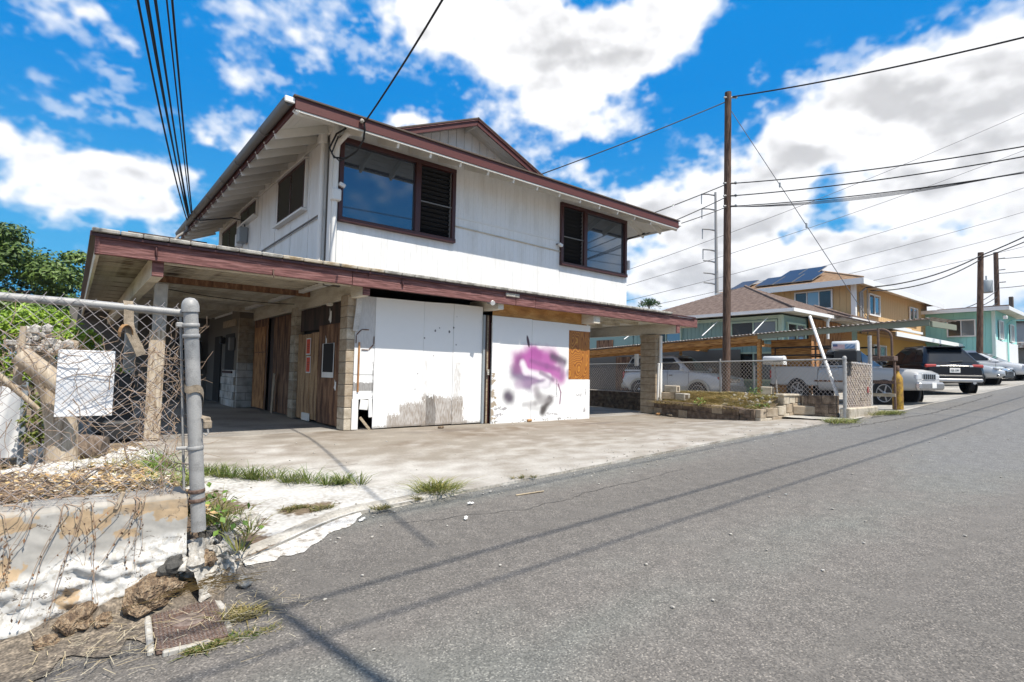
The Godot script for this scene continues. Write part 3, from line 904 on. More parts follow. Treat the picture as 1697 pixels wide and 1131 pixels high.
		for e in [-8.86, -20.4]:
			for k in range(1, 8): gu.tri(Vector3(s[0] + pr[0].x, 5.86, e), Vector3(s[0] + pr[k].x, 5.86 + pr[k].y, e), Vector3(s[0] + pr[k + 1].x, 5.86 + pr[k + 1].y, e))
		var gm := part(h, "gutter", gu, "gutter_metal")
		part(gm, "end_cap", cb(Vector3(s[0], 5.835, -8.83), Vector3(0.16, 0.10, 0.04), 0.012), "white_metal")
		if s[1] < 0:
			for z in [-10.3, -12.2, -13.6, -15.2, -17.0]:
				var bd := []
				for k in 9: bd.append(Vector3(s[0] - cos(PI * k / 8.0) * 0.09, 5.86 - sin(PI * k / 8.0) * 0.12, z))
				part(gm, "gutter_bracket", tb(bd, 0.012, 4), "gutter_metal")
	# roof: a hip at the front, cut by a small gable at the ridge
	var gz := -11.3
	var ry := soffit_y((EX2 - EX) / 2) + 0.06
	var cx := (EX + EX2) / 2
	var y0 := soffit_y(0) + 0.16
	var yg := y0 + (EZ - gz) * PITCH
	var dg := EZ - gz
	var rg := G.new()
	rg.quad(Vector3(EX - 0.04, y0, EZ + 0.06), Vector3(EX2 + 0.04, y0, EZ + 0.06), Vector3(EX2 - dg, yg, gz), Vector3(EX + dg, yg, gz))
	rg.quad(Vector3(EX - 0.04, y0, -20.6), Vector3(EX - 0.04, y0, EZ + 0.06), Vector3(EX + dg, yg, gz), Vector3(cx, ry + 0.1, -20.6))
	rg.tri(Vector3(EX + dg, yg, gz), Vector3(cx, ry + 0.1, gz), Vector3(cx, ry + 0.1, -20.6))
	rg.quad(Vector3(EX2 + 0.04, y0, EZ + 0.06), Vector3(EX2 + 0.04, y0, -20.6), Vector3(cx, ry + 0.1, -20.6), Vector3(EX2 - dg, yg, gz))
	rg.tri(Vector3(EX2 - dg, yg, gz), Vector3(cx, ry + 0.1, -20.6), Vector3(cx, ry + 0.1, gz))
	var roof := part(h, "upper_roof", rg, "roof_felt")
	# gable on the ridge
	var gb := part(roof, "gable_wall", bx(Vector3(cx, yg + 0.3, gz - 0.62), Vector3(5.0, 0.5, 0.02)), "white_trim")
	gb.name = "gable_wall"
	for i in 22:
		var gx := cx - 2.75 + i * 0.25
		var top := ry - 0.02 - absf(gx + 0.125 - cx) * PITCH
		if top > yg + 0.03:
			var pb := G.new()
			var tl := ry + 0.03 - absf(gx - cx) * PITCH
			var tr := ry + 0.03 - absf(gx + 0.24 - cx) * PITCH
			pb.prism(Vector3(gx, 0, gz - 0.56), Vector3.RIGHT, Vector3.UP, [Vector2(0, yg - 0.3), Vector2(0.235, yg - 0.3), Vector2(0.235, tr), Vector2(0, tl)], Vector3(0, 0, 0.02))
			part(roof, "gable_board", pb, "white_paint")
	for s in [-1.0, 1.0]:
		var bs := Basis(Vector3.BACK, -s * atan(PITCH))
		var L := 2.9
		var mid := Vector3(cx + s * L / 2, ry + 0.03 - L / 2 * PITCH, gz)
		part(roof, "rake_board", cb(mid + Vector3(0, -0.055, 0.03), Vector3(L * sl, 0.13, 0.04), 0.006, bs), "red_paint")
		part(roof, "rake_trim", bx(mid + Vector3(0, 0.025, 0.05), Vector3(L * sl, 0.035, 0.07), bs), "red_timber")
		part(roof, "gable_roof", bx(mid + Vector3(0, 0.06, -0.4), Vector3(L * sl + 0.03, 0.03, 1.0), bs), "roof_felt")
		for i in 5:
			part(roof, "gable_soffit_board", bx(mid + Vector3(0, 0.02, -0.06 - i * 0.115), Vector3(L * sl, 0.016, 0.11), bs), "white_soffit")
	part(roof, "gable_lookout", bx(Vector3(cx, ry - 0.06, gz - 0.27), Vector3(0.06, 0.1, 0.5)), "white_soffit")
	# back roof end seen past the left eave
	var br := part(h, "rear_roof_end", cb(Vector3(2.2, 5.62, -20.9), Vector3(1.9, 0.20, 0.06), 0.01), "cream_board")
	part(br, "rear_roof", bx(Vector3(2.3, 5.76, -22.0), Vector3(2.2, 0.06, 2.4)), "roof_felt")
	part(br, "rear_gutter", cb(Vector3(1.15, 5.66, -21.7), Vector3(0.14, 0.16, 1.8), 0.03), "gutter_metal")
	part(h, "side_downpipe", tb([Vector3(EX - 0.1, 5.76, -18.6), Vector3(EX - 0.1, 5.6, -18.6), Vector3(EX - 0.35, 5.35, -18.4), Vector3(EX - 0.5, 5.1, -18.3)], 0.045, 8), "gutter_metal")
	# downpipe and conduits on the front corner
	part(h, "downpipe", tb([Vector3(WX - 0.06, 5.92, -10.05), Vector3(WX - 0.06, 3.35, -10.05)], 0.05, 8), "white_trim")
	part(h, "downpipe_head", cb(Vector3(WX - 0.07, 5.9, -10.05), Vector3(0.14, 0.22, 0.16), 0.02), "white_trim")
	part(h, "service_conduit", tb([Vector3(4.15, 5.92, WZ + 0.62), Vector3(3.95, 5.93, WZ + 0.45), Vector3(3.72, 5.86, WZ + 0.2), Vector3(3.60, 5.68, WZ + 0.085), Vector3(3.585, 5.4, WZ + 0.07), Vector3(3.585, 3.35, WZ + 0.07)], 0.048, 10), "white_trim")
	part(h, "thin_conduit", tb([Vector3(3.635, 5.5, WZ + 0.04), Vector3(3.64, 3.35, WZ + 0.04)], 0.016, 6), "grey_box")
	part(h, "conduit_box", cb(Vector3(3.59, 4.72, WZ + 0.09), Vector3(0.17, 0.22, 0.15), 0.02), "white_trim")
	part(h, "side_conduit", tb([Vector3(WX - 0.03, 4.47, -10.1), Vector3(WX - 0.03, 4.42, -14.6)], 0.018, 6), "gutter_metal")
	part(h, "meter_box", cb(Vector3(WX - 0.12, 5.12, -15.9), Vector3(0.22, 0.42, 0.34), 0.02), "grey_box")
	part(h, "meter_box", cb(Vector3(WX - 0.08, 5.08, -16.45), Vector3(0.16, 0.36, 0.2), 0.02), "white_metal")
	for q in [[3.70, 4.93, 0.06], [9.28, 4.74, 0.08]]:
		var fl := part(h, "floodlight", cb(Vector3(q[0], q[1], WZ + 0.09), Vector3(0.12, 0.07, 0.08), 0.01, Basis(Vector3.BACK, -0.35)), "white_metal")
		part(fl, "floodlight_arm", tb([Vector3(q[0] - 0.06, q[1] + 0.02, WZ), Vector3(q[0] - 0.05, q[1] + 0.02, WZ + 0.07)], 0.02, 6), "gutter_metal")
	part(h, "small_meter", cb(Vector3(11.99, 4.62, WZ + 0.02), Vector3(0.07, 0.26, 0.1), 0.01), "white_metal")
	lower_storey(h)

func lower_storey(h: Node3D) -> void:
	var FZ := -8.80
	var ym := 3.09
	# --- lower roof
	var rf := G.new()
	rf.quad(Vector3(0.14, 3.27, FZ + 0.06), Vector3(14.0, 3.24, FZ + 0.06), Vector3(14.0, 3.40, WZ + 0.0), Vector3(0.14, 3.42, WZ + 0.0))
	rf.quad(Vector3(0.14, 3.42, WZ), Vector3(WX + 0.1, 3.42, WZ), Vector3(WX + 0.1, 3.50, -21.0), Vector3(0.14, 3.45, -21.0))
	rf.quad(Vector3(11.8, 3.40, WZ), Vector3(14.0, 3.40, WZ), Vector3(14.0, 3.45, -16.5), Vector3(11.8, 3.50, -16.5))
	var roof := part(h, "lower_roof", rf, "roof_felt")
	# shingle tabs along the edge
	var nx := 0.12
	while nx < 12.6:
		var w := rng.randf_range(0.24, 0.34)
		var m := "rusty_shingle" if nx > 2.2 and nx < 4.0 else "lower_shingle"
		part(roof, "shingle", cb(Vector3(nx + w / 2, lerpf(3.287, 3.262, nx / 14.0), FZ + 0.045), Vector3(w - 0.008, 0.055, 0.12 + rng.randf() * 0.02), 0.012, Basis(Vector3.RIGHT, 0.12)), m)
		nx += w
	part(roof, "drip_edge", bx(Vector3(7.0, 3.222, FZ + 0.045), Vector3(13.7, 0.035, 0.05)), "dark_frame")
	# red fascia in three lengths
	var cuts := [0.2, 3.62, 7.2, 7.75, 14.0]
	for i in 4:
		var a: float = cuts[i]
		var b: float = cuts[i + 1]
		var fa := part(roof, "fascia_board", cb(Vector3((a + b) / 2, lerpf(3.11, 3.085, (a + b) / 28.0), FZ + (0.006 if i == 2 else 0.0)), Vector3(b - a - 0.008, 0.245, 0.045), 0.006), "red_timber")
		fa.rotation.z = -0.0012
	for q in [0.0]: part(roof, "fascia_end", cb(Vector3(0.19, 3.11, FZ - 0.02), Vector3(0.05, 0.26, 0.12), 0.006), "red_timber")
	part(roof, "rake_fascia", bx(Vector3(0.20, 3.10, -14.9), Vector3(0.04, 0.24, 12.1)), "cream_board")
	part(roof, "rake_cap", bx(Vector3(0.15, 3.24, -14.9), Vector3(0.08, 0.06, 12.3)), "dark_frame")
	part(roof, "rake_fascia", bx(Vector3(13.96, 3.08, -12.6), Vector3(0.04, 0.24, 7.5)), "cream_board")
	# ceiling boards across x
	for i in 74:
		var z := FZ - 0.10 - i * 0.158
		var bm := "stained_board" if i > 2 and i < 22 else "cream_board"
		if i % 5 == 1: bm = "stained_board"
		part(roof, "ceiling_board", bx(Vector3(2.05, 3.17 + rng.randf_range(-0.004, 0.004), z), Vector3(3.62, 0.022, 0.15), Basis(Vector3.RIGHT, 0.075)), bm)
		if i < 46: part(roof, "ceiling_board", bx(Vector3(12.05, 3.15 + rng.randf_range(-0.004, 0.004), z), Vector3(3.75, 0.022, 0.15)), "cream_board")
	part(roof, "eave_board", bx(Vector3(7.0, 3.19, FZ - 0.28), Vector3(6.3, 0.022, 0.52)), "cream_board")
	# cross joists
	for q in [[-9.25, 0.15, "cream_board"], [-11.4, 0.12, "plywood_dark"], [-13.6, 0.12, "cream_board"], [-15.8, 0.12, "cream_board"]]:
		part(roof, "joist", cb(Vector3(2.35, 3.10, q[0]), Vector3(2.9, q[1], 0.06), 0.005), q[2])
	for z in [-9.35, -10.0, -10.7, -11.4, -12.1]:
		part(roof, "joist", cb(Vector3(11.4, 3.08, z), Vector3(2.9, 0.13, 0.05), 0.005), "cream_board")
	part(roof, "joist", cb(Vector3(12.0, 3.02, -8.99), Vector3(3.6, 0.13, 0.05), 0.005), "cream_board")
	# beams along z with red ends
	for q in [[0.80, 0.94, -20.5, 2.78, 0.30, "cream_board", "red_timber"], [3.855, 3.985, -16.4, 2.84, 0.36, "cream_board", "red_timber"], [6.80, 6.95, -9.9, 2.86, 0.26, "cream_board", "cream_board"], [9.70, 9.93, -9.9, 2.78, 0.24, "cream_board", "cream_board"], [13.0, 13.16, -16.4, 2.74, 0.28, "cream_board", "red_timber"]]:
		var zf: float = FZ - 0.09
		if q[0] > 12.0: zf = FZ - 0.02
		var b := part(h, "beam", cb(Vector3((q[0] + q[1]) / 2, q[3] + q[4] / 2, (zf + q[2]) / 2), Vector3(q[1] - q[0], q[4], zf - q[2]), 0.006), q[5])
		part(b, "beam_end", cb(Vector3((q[0] + q[1]) / 2, q[3] + q[4] / 2, zf + 0.012), Vector3(q[1] - q[0] - 0.004, q[4] - 0.004, 0.03), 0.004), q[6])
	for q in [[0.83, 3.08, 0], [2.35, 2.98, 1], [3.9, 3.2, 0], [4.55, 3.1, 0]]:
		part(h, "hook", tb([Vector3(q[0], q[1] + 0.09, FZ + 0.03), Vector3(q[0], q[1] + 0.03, FZ + 0.045), Vector3(q[0] + 0.01, q[1] - 0.04, FZ + 0.04)], 0.010 if q[2] else 0.016, 6), "rusty_iron" if q[2] else "dark_frame")
	var lm := part(h, "security_light", cb(Vector3(6.68, 3.02, FZ - 0.1), Vector3(0.24, 0.13, 0.16), 0.03), "gutter_metal")
	part(lm, "lamp_head", tb([Vector3(6.6, 2.98, FZ - 0.02), Vector3(6.58, 2.95, FZ + 0.05)], 0.05, 8), "white_metal")
	part(h, "light_bracket", cb(Vector3(7.1, 3.18, FZ + 0.03), Vector3(0.36, 0.10, 0.05), 0.01), "pale_rock")
	# --- block pillars of the left side
	block_stack(h, Vector3(3.91, FLOOR, -9.555), Vector3(0.205, 0.2035, 0.33), 12, ["block", "block", "block_pale"])
	block_stack(h, Vector3(3.91, FLOOR, -12.45), Vector3(0.20, 0.2035, 0.34), 12, ["block", "block_pale"])
	# left carport post and the post of the right carport
	part(h, "carport_post", cb(Vector3(1.0, 1.62, -9.62), Vector3(0.16, 2.32, 0.2), 0.01), "lot_concrete")
	part(h, "carport_post", cb(Vector3(0.93, 1.62, -13.5), Vector3(0.2, 2.32, 0.2), 0.01), "block_white")
	var rp := part(h, "right_carport_pillar", bx(Vector3(13.03, 1.58, -9.72), Vector3(0.13, 2.25, 0.50)), "mortar_dark")
	for i in 11:
		piece(rp, "block", cb(Vector3.ZERO, Vector3(0.16, 0.196, 0.54), 0.008).done(), "block", Vector3(13.03, FLOOR + 0.1 + i * 0.204, -9.72 + rng.randf_range(-0.003, 0.003)))
	part(rp, "pillar_cap", cb(Vector3(13.03, 2.68, -9.72), Vector3(0.19, 0.09, 0.58), 0.01), "block")
	part(rp, "white_post", cb(Vector3(13.12, 1.75, -9.40), Vector3(0.09, 1.9, 0.06), 0.01), "white_trim")
	part(rp, "switch_box", cb(Vector3(12.90, 2.0, -10.08), Vector3(0.08, 0.35, 0.12), 0.01), "white_metal")
	# --- plywood over the side openings, sheet by sheet
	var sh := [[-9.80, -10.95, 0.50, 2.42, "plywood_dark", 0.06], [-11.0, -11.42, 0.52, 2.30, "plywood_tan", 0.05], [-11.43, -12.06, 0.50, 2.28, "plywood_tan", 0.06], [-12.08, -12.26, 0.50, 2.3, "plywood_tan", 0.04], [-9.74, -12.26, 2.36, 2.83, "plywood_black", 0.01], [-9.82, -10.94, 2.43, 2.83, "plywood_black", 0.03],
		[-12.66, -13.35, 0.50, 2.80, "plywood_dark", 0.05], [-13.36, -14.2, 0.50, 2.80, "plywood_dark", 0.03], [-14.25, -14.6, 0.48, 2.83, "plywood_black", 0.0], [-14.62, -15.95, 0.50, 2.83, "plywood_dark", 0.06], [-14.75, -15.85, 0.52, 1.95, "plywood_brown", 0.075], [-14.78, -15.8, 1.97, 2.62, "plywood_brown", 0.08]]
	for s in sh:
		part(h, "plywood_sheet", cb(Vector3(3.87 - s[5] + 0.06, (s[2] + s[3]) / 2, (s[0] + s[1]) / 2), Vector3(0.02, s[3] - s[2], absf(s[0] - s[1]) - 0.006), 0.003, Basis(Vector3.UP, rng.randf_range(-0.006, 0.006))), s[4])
	for q in [[-10.4, 2.58, 0.2, 0.16], [-10.5, 2.05, 0.2, 0.1], [-9.95, 1.25, 0.14, 0.12]]:
		var pt := G.new()
		for k in 9:
			var a0 := TAU * k / 9.0
			var a1 := TAU * (k + 1) / 9.0
			var r0 := 0.7 + 0.3 * sin(k * 2.7)
			var r1 := 0.7 + 0.3 * sin((k + 1) % 9 * 2.7)
			var o := Vector3(3.845 if q[1] < 2.4 else 3.874, q[1], q[0])
			pt.tri(o, o + Vector3(0, sin(a0) * q[2] * r0, cos(a0) * q[3] * r0 * 0.6), o + Vector3(0, sin(a1) * q[2] * r1, cos(a1) * q[3] * r1 * 0.6))
		part(h, "paint_scrape", pt, "white_paint")
	part(h, "white_scrap", cb(Vector3(3.84, 0.56, -11.5), Vector3(0.03, 0.16, 0.45), 0.01), "white_trim")
	part(h, "leaning_board", cb(Vector3(3.80, 0.95, -13.75), Vector3(0.02, 0.95, 0.14), 0.003, Basis(Vector3.RIGHT, 0.10)), "old_plank")
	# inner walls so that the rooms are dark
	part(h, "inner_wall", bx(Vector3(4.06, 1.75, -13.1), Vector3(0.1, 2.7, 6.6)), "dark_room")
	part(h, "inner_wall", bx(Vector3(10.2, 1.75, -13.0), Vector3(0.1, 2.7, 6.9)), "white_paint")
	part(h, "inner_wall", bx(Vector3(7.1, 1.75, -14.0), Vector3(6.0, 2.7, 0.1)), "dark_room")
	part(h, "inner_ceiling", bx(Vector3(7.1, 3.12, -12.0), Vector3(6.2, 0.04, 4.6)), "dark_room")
	# block bump-out and rear walls under the carport
	var bk := part(h, "block_wall", bx(Vector3(3.82, 1.83, -16.55), Vector3(0.62, 2.72, 0.9)), "mortar")
	for r in 12:
		for c in 2:
			var off := 0.16 if r % 2 else 0.0
			var xa := 3.50 + (c * 0.40 - off if c else 0.0)
			var xb := 3.50 + 0.40 - off if c == 0 else 4.13
			if xb - xa < 0.05: continue
			piece(bk, "block", cb(Vector3.ZERO, Vector3(xb - xa - 0.008, 0.195, 0.1), 0.006).done(), "block_white" if r < 6 else "block", Vector3((xa + xb) / 2, FLOOR + 0.1 + r * 0.2035, -16.13))
		if r < 5 or r > 10:
			for c in 4: piece(bk, "block", cb(Vector3.ZERO, Vector3(0.1, 0.195, 0.39), 0.006).done(), "block_white" if r < 6 else "block", Vector3(3.53, FLOOR + 0.1 + r * 0.2035, -16.42 - c * 0.4 - (0.2 if r % 2 else 0.0)))
	part(h, "rear_side_wall", bx(Vector3(3.62, 1.83, -18.8), Vector3(0.1, 2.72, 4.2)), "dim_room")
	var dw := part(h, "rear_window", bx(Vector3(3.53, 1.98, -17.1), Vector3(0.06, 1.05, 1.1)), "dark_room")
	part(dw, "window_frame", bx(Vector3(3.51, 1.42, -17.1), Vector3(0.14, 0.06, 1.2)), "dark_frame")
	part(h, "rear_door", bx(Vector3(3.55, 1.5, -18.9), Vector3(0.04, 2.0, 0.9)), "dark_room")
	var bw := part(h, "rear_wall", bx(Vector3(2.0, 1.85, -20.75), Vector3(4.2, 2.8, 0.1)), "dim_room")
	part(bw, "rear_window", bx(Vector3(2.95, 1.9, -20.53), Vector3(0.8, 1.0, 0.04)), "window_glass")
	part(h, "electric_meter", cb(Vector3(3.42, 2.2, -16.5), Vector3(0.14, 0.36, 0.16), 0.02), "gutter_metal")
	part(h, "wall_lamp", cb(Vector3(3.5, 2.35, -18.1), Vector3(0.16, 0.2, 0.16), 0.03), "black_plastic")
	for q in [[-9.95, 2.78], [-13.0, 2.9]]:
		part(h, "porch_floodlight", cb(Vector3(3.76, q[1], q[0] - 0.2), Vector3(0.1, 0.06, 0.12), 0.015), "cream_board")
	part(h, "hanging_cable", tb(sag(Vector3(1.2, 3.02, -12.0), Vector3(3.8, 2.98, -12.4), 0.06), 0.008, 5), "black_cable")
	part(h, "ceiling_lamp", cb(Vector3(2.2, 3.02, -13.0), Vector3(0.9, 0.06, 0.12), 0.02), "cream_board")
	front_panels(h)

func front_panels(h: Node3D) -> void:
	var pz := -9.38
	# --- left pair of boards, painted white, the paint gone at the foot
	var n1 := noise(60, 0.9, 5)
	var n2 := noise(61, 5.0, 5)
	var bare_top := func(x: float) -> float:
		if x < 4.62: return 0.46
		if x < 4.88: return 0.72
		if x < 5.02: return 0.90
		if x < 5.36: return 0.94
		if x < 5.84: return 1.06
		if x < 6.06: return 1.02
		if x < 6.32: return 1.04
		if x < 6.44: return 0.56
		return 0.44
	var lt := painted(430, 370, func(u: float, v: float) -> Color:
		var x := lerpf(3.95, 6.78, u)
		var y := lerpf(2.94, 0.46, v)
		var s := n1.get_noise_2d(x * 3.0, y * 3.0)
		var f := n2.get_noise_2d(x * 6.0, y * 1.2)
		var c := Vector3(.80, .80, .79) * (1.0 - 0.03 * absf(s))
		if x < 4.33 and y > 1.95: c = Vector3(.52, .51, .50) * (1.0 + 0.15 * f)
		var bt: float = bare_top.call(x + 0.05 * f) + 0.07 * f * absf(f) * 4.0 + 0.02 * f
		var bare := 1.0 if y < bt else 0.0
		# two worn streaks
		for q in [[5.43, 0.045, 1.78, 0.5], [6.17, 0.10, 1.74, 0.75]]:
			var k := smoothstep(q[1] * 1.3, q[1] * 0.4, absf(x - q[0]) + 0.03 * f)
			if y < q[2] and y > 0.9: bare = maxf(bare, k * q[3] * clampf(0.5 + f * 1.6, 0, 1))
		var wood := Vector3(.30, .255, .215).lerp(Vector3(.50, .47, .44), clampf(0.5 + f * 1.1 + s * 0.6, 0, 1))
		if x > 5.45 and x < 5.66 + 0.05 * s: wood *= 0.55
		c = c.lerp(wood, bare)
		if y < 0.52 + 0.03 * f: c = c.lerp(Vector3(.16, .13, .10), 0.5)
		# dark spots
		for q in [[5.62, 2.36, .018], [5.95, 2.36, .02], [6.05, 2.45, .014], [5.72, 2.42, .01], [5.6, 1.86, .01], [5.25, 1.5, .012], [5.2, 1.2, .01], [6.12, 2.68, .008], [6.12, 2.1, .012], [5.38, 2.2, .014]]:
			if Vector2(x - q[0], (y - q[1]) * 0.8).length() < q[2] * (1.0 + 0.5 * f): c = Vector3(.12, .11, .12)
		# grubby frame scraps at the left foot
		if x < 4.33:
			if y < 1.48 and y > 1.455: c *= 0.62
			if y < 1.32 + 0.03 * f and y > 1.17: c = Vector3(.30, .29, .28) * (1.0 + 0.4 * f)
			if absf(x - 4.32) < 0.012 and y < 1.7: c *= 0.5 if f > -0.1 else 1.0
		return lin(c.x, c.y, c.z))
	mat("left_boards", Color.WHITE, 0.75, {tex = lt, uv = true})
	# one sheet after another: front faces share the picture
	var xs := [3.95, 4.335, 5.36, 6.05, 6.78]
	var tops := [2.90, 2.90, 2.915, 2.94, 2.945]
	for i in 4:
		var g := G.new()
		var a: float = xs[i] + 0.003
		var b: float = xs[i + 1] - 0.003
		var zz := pz + 0.012 + i % 2 * 0.004
		var y0 := 0.485 if i else 1.02
		var uv := func(x: float, y: float) -> Vector2: return Vector2((x - 3.95) / 2.83, (2.94 - y) / 2.48)
		var c := [Vector3(a, y0, zz), Vector3(b, y0 + (0.01 if i else 0.0), zz), Vector3(b, tops[i + 1], zz), Vector3(a, tops[i], zz)]
		for k in [0, 2, 1, 0, 3, 2]: g.v(c[k], uv.call(c[k].x, c[k].y))
		var bk := Vector3(0, 0, -0.018)
		for k in 4:
			var d: Vector3 = c[k]
			var e: Vector3 = c[(k + 1) % 4]
			for q in [d + bk, e, e + bk, d + bk, d, e]: g.v(q, uv.call(clampf(q.x, a, b), q.y))
		part(h, "painted_board", g, "left_boards")
	part(h, "board_lath", cb(Vector3(4.0, 0.75, pz + 0.01), Vector3(0.12, 0.54, 0.02), 0.003), "white_trim")
	part(h, "board_lath", cb(Vector3(4.29, 0.86, pz + 0.012), Vector3(0.07, 0.34, 0.02), 0.003, Basis(Vector3.BACK, 0.04)), "white_trim")
	part(h, "board_lath", cb(Vector3(4.17, 0.92, pz + 0.005), Vector3(0.16, 0.18, 0.014), 0.003, Basis(Vector3.BACK, -0.1)), "white_trim")
	part(h, "broken_lath", cb(Vector3(4.2, 0.58, pz), Vector3(0.05, 0.3, 0.015), 0.003, Basis(Vector3.BACK, 0.7)), "tan_timber")
	part(h, "edge_strip", cb(Vector3(4.035, 1.6, pz + 0.02), Vector3(0.03, 0.9, 0.03), 0.004), "plywood_brown")
	part(h, "edge_strip", cb(Vector3(3.985, 2.55, pz + 0.03), Vector3(0.11, 0.62, 0.012), 0.003, Basis(Vector3.BACK, -0.1)), "block_white")
	# the eight-sided outline of a stop plate on the first board
	var oc := G.new()
	for k in 8:
		if k == 0 or k == 4: continue
		var a0 := TAU * (k + 0.5) / 8.0
		var a1 := TAU * (k + 1.5) / 8.0
		var p0 := Vector3(4.145 + cos(a0) * 0.185, 2.10 + sin(a0) * 0.20, pz + 0.022)
		var p1 := Vector3(4.145 + cos(a1) * 0.185, 2.10 + sin(a1) * 0.20, pz + 0.022)
		oc.tube([p0.lerp(p1, 0.05), p0.lerp(p1, 0.95)], 0.009, 4)
	part(h, "octagon_plate_edge", oc, "plywood_dark")
	# dark posts between the boards
	for q in [[6.80, 0.05, "grey_box"], [6.85, 0.045, "plywood_black"], [6.90, 0.05, "tan_timber"], [6.945, 0.035, "dark_frame"]]:
		part(h, "door_post", cb(Vector3(q[0], 1.62, pz + 0.03 + 0.015 * sin(q[0] * 90.0)), Vector3(q[1], 2.3, 0.05), 0.005), q[2])
	part(h, "door_latch", cb(Vector3(6.9, 1.55, pz + 0.08), Vector3(0.05, 0.12, 0.03), 0.006), "pale_rock")
	# --- right board: a sliding door standing proud, sprayed over
	var qz := -9.23
	var strokes := [
		[Vector2(7.61, 1.54), Vector2(8.00, 1.36), 0.17, Vector3(0.163, 0.109, 0.204), 0.75],
		[Vector2(8.00, 1.36), Vector2(8.51, 1.41), 0.17, Vector3(0.163, 0.109, 0.204), 0.75],
		[Vector2(7.66, 1.29), Vector2(8.14, 1.34), 0.1, Vector3(0.374, 0.258, 0.381), 0.5],
		[Vector2(7.68, 1.83), Vector2(8.09, 1.95), 0.2, Vector3(0.394, 0.088, 0.326), 0.8],
		[Vector2(8.09, 1.95), Vector2(8.73, 1.90), 0.2, Vector3(0.394, 0.088, 0.326), 0.8],
		[Vector2(7.63, 1.65), Vector2(7.70, 1.83), 0.13, Vector3(0.204, 0.082, 0.190), 0.6],
		[Vector2(8.00, 1.72), Vector2(8.53, 1.68), 0.19, Vector3(0.408, 0.109, 0.340), 0.8],
		[Vector2(8.53, 1.68), Vector2(8.97, 1.50), 0.19, Vector3(0.408, 0.109, 0.340), 0.8],
		[Vector2(8.14, 2.04), Vector2(8.29, 1.97), 0.1, Vector3(0.340, 0.082, 0.286), 0.8],
		[Vector2(8.70, 1.95), Vector2(9.09, 1.83), 0.1, Vector3(0.088, 0.061, 0.102), 0.75],
		[Vector2(9.04, 1.76), Vector2(9.02, 1.50), 0.07, Vector3(0.272, 0.177, 0.272), 0.5],
		[Vector2(8.04, 1.83), Vector2(8.53, 1.72), 0.06, Vector3(0.245, 0.082, 0.231), 0.6],
		[Vector2(8.53, 1.72), Vector2(8.92, 1.65), 0.06, Vector3(0.245, 0.082, 0.231), 0.6],
		[Vector2(7.80, 1.76), Vector2(7.90, 1.59), 0.075, Vector3(.74, .68, .74), 0.85],
		[Vector2(7.90, 1.59), Vector2(8.34, 1.50), 0.075, Vector3(.74, .68, .74), 0.85],
		[Vector2(8.34, 1.50), Vector2(8.60, 1.47), 0.075, Vector3(.74, .68, .74), 0.85],
		[Vector2(8.60, 1.47), Vector2(8.53, 1.32), 0.07, Vector3(.70, .66, .70), 0.8],
		[Vector2(8.53, 1.32), Vector2(8.14, 1.21), 0.07, Vector3(.70, .66, .70), 0.8],
		[Vector2(8.14, 1.21), Vector2(8.19, 1.11), 0.07, Vector3(.70, .66, .70), 0.8],
		[Vector2(8.34, 1.57), Vector2(8.73, 1.41), 0.05, Vector3(0.177, 0.109, 0.184), 0.6],
		[Vector2(8.21, 1.18), Vector2(8.29, 1.03), 0.1, Vector3(0.245, 0.224, 0.231), 0.55],
		[Vector2(8.29, 1.03), Vector2(8.65, 0.94), 0.1, Vector3(0.245, 0.224, 0.231), 0.55],
		[Vector2(8.65, 0.94), Vector2(8.46, 0.75), 0.1, Vector3(0.245, 0.224, 0.231), 0.55],
		[Vector2(8.63, 0.94), Vector2(8.44, 0.73), 0.075, Vector3(0.075, 0.065, 0.061), 0.75],
		[Vector2(8.44, 0.73), Vector2(8.41, 0.66), 0.075, Vector3(0.075, 0.065, 0.061), 0.75],
		[Vector2(7.85, 0.85), Vector2(8.19, 0.87), 0.055, Vector3(0.306, 0.286, 0.286), 0.5],
		[Vector2(8.19, 0.87), Vector2(8.63, 0.93), 0.055, Vector3(0.306, 0.286, 0.286), 0.5],
		[Vector2(8.04, 0.78), Vector2(8.29, 0.75), 0.06, Vector3(0.374, 0.360, 0.354), 0.4],
		[Vector2(7.39, 1.05), Vector2(7.44, 1.01), 0.14, Vector3(0.102, 0.082, 0.109), 0.85],
		[Vector2(9.24, 1.57), Vector2(9.28, 1.50), 0.09, Vector3(0.258, 0.204, 0.286), 0.6],
		[Vector2(8.90, 1.30), Vector2(8.99, 1.11), 0.018, Vector3(0.204, 0.082, 0.150), 0.8],
		[Vector2(8.99, 1.11), Vector2(8.96, 0.85), 0.018, Vector3(0.204, 0.082, 0.150), 0.8]
	]
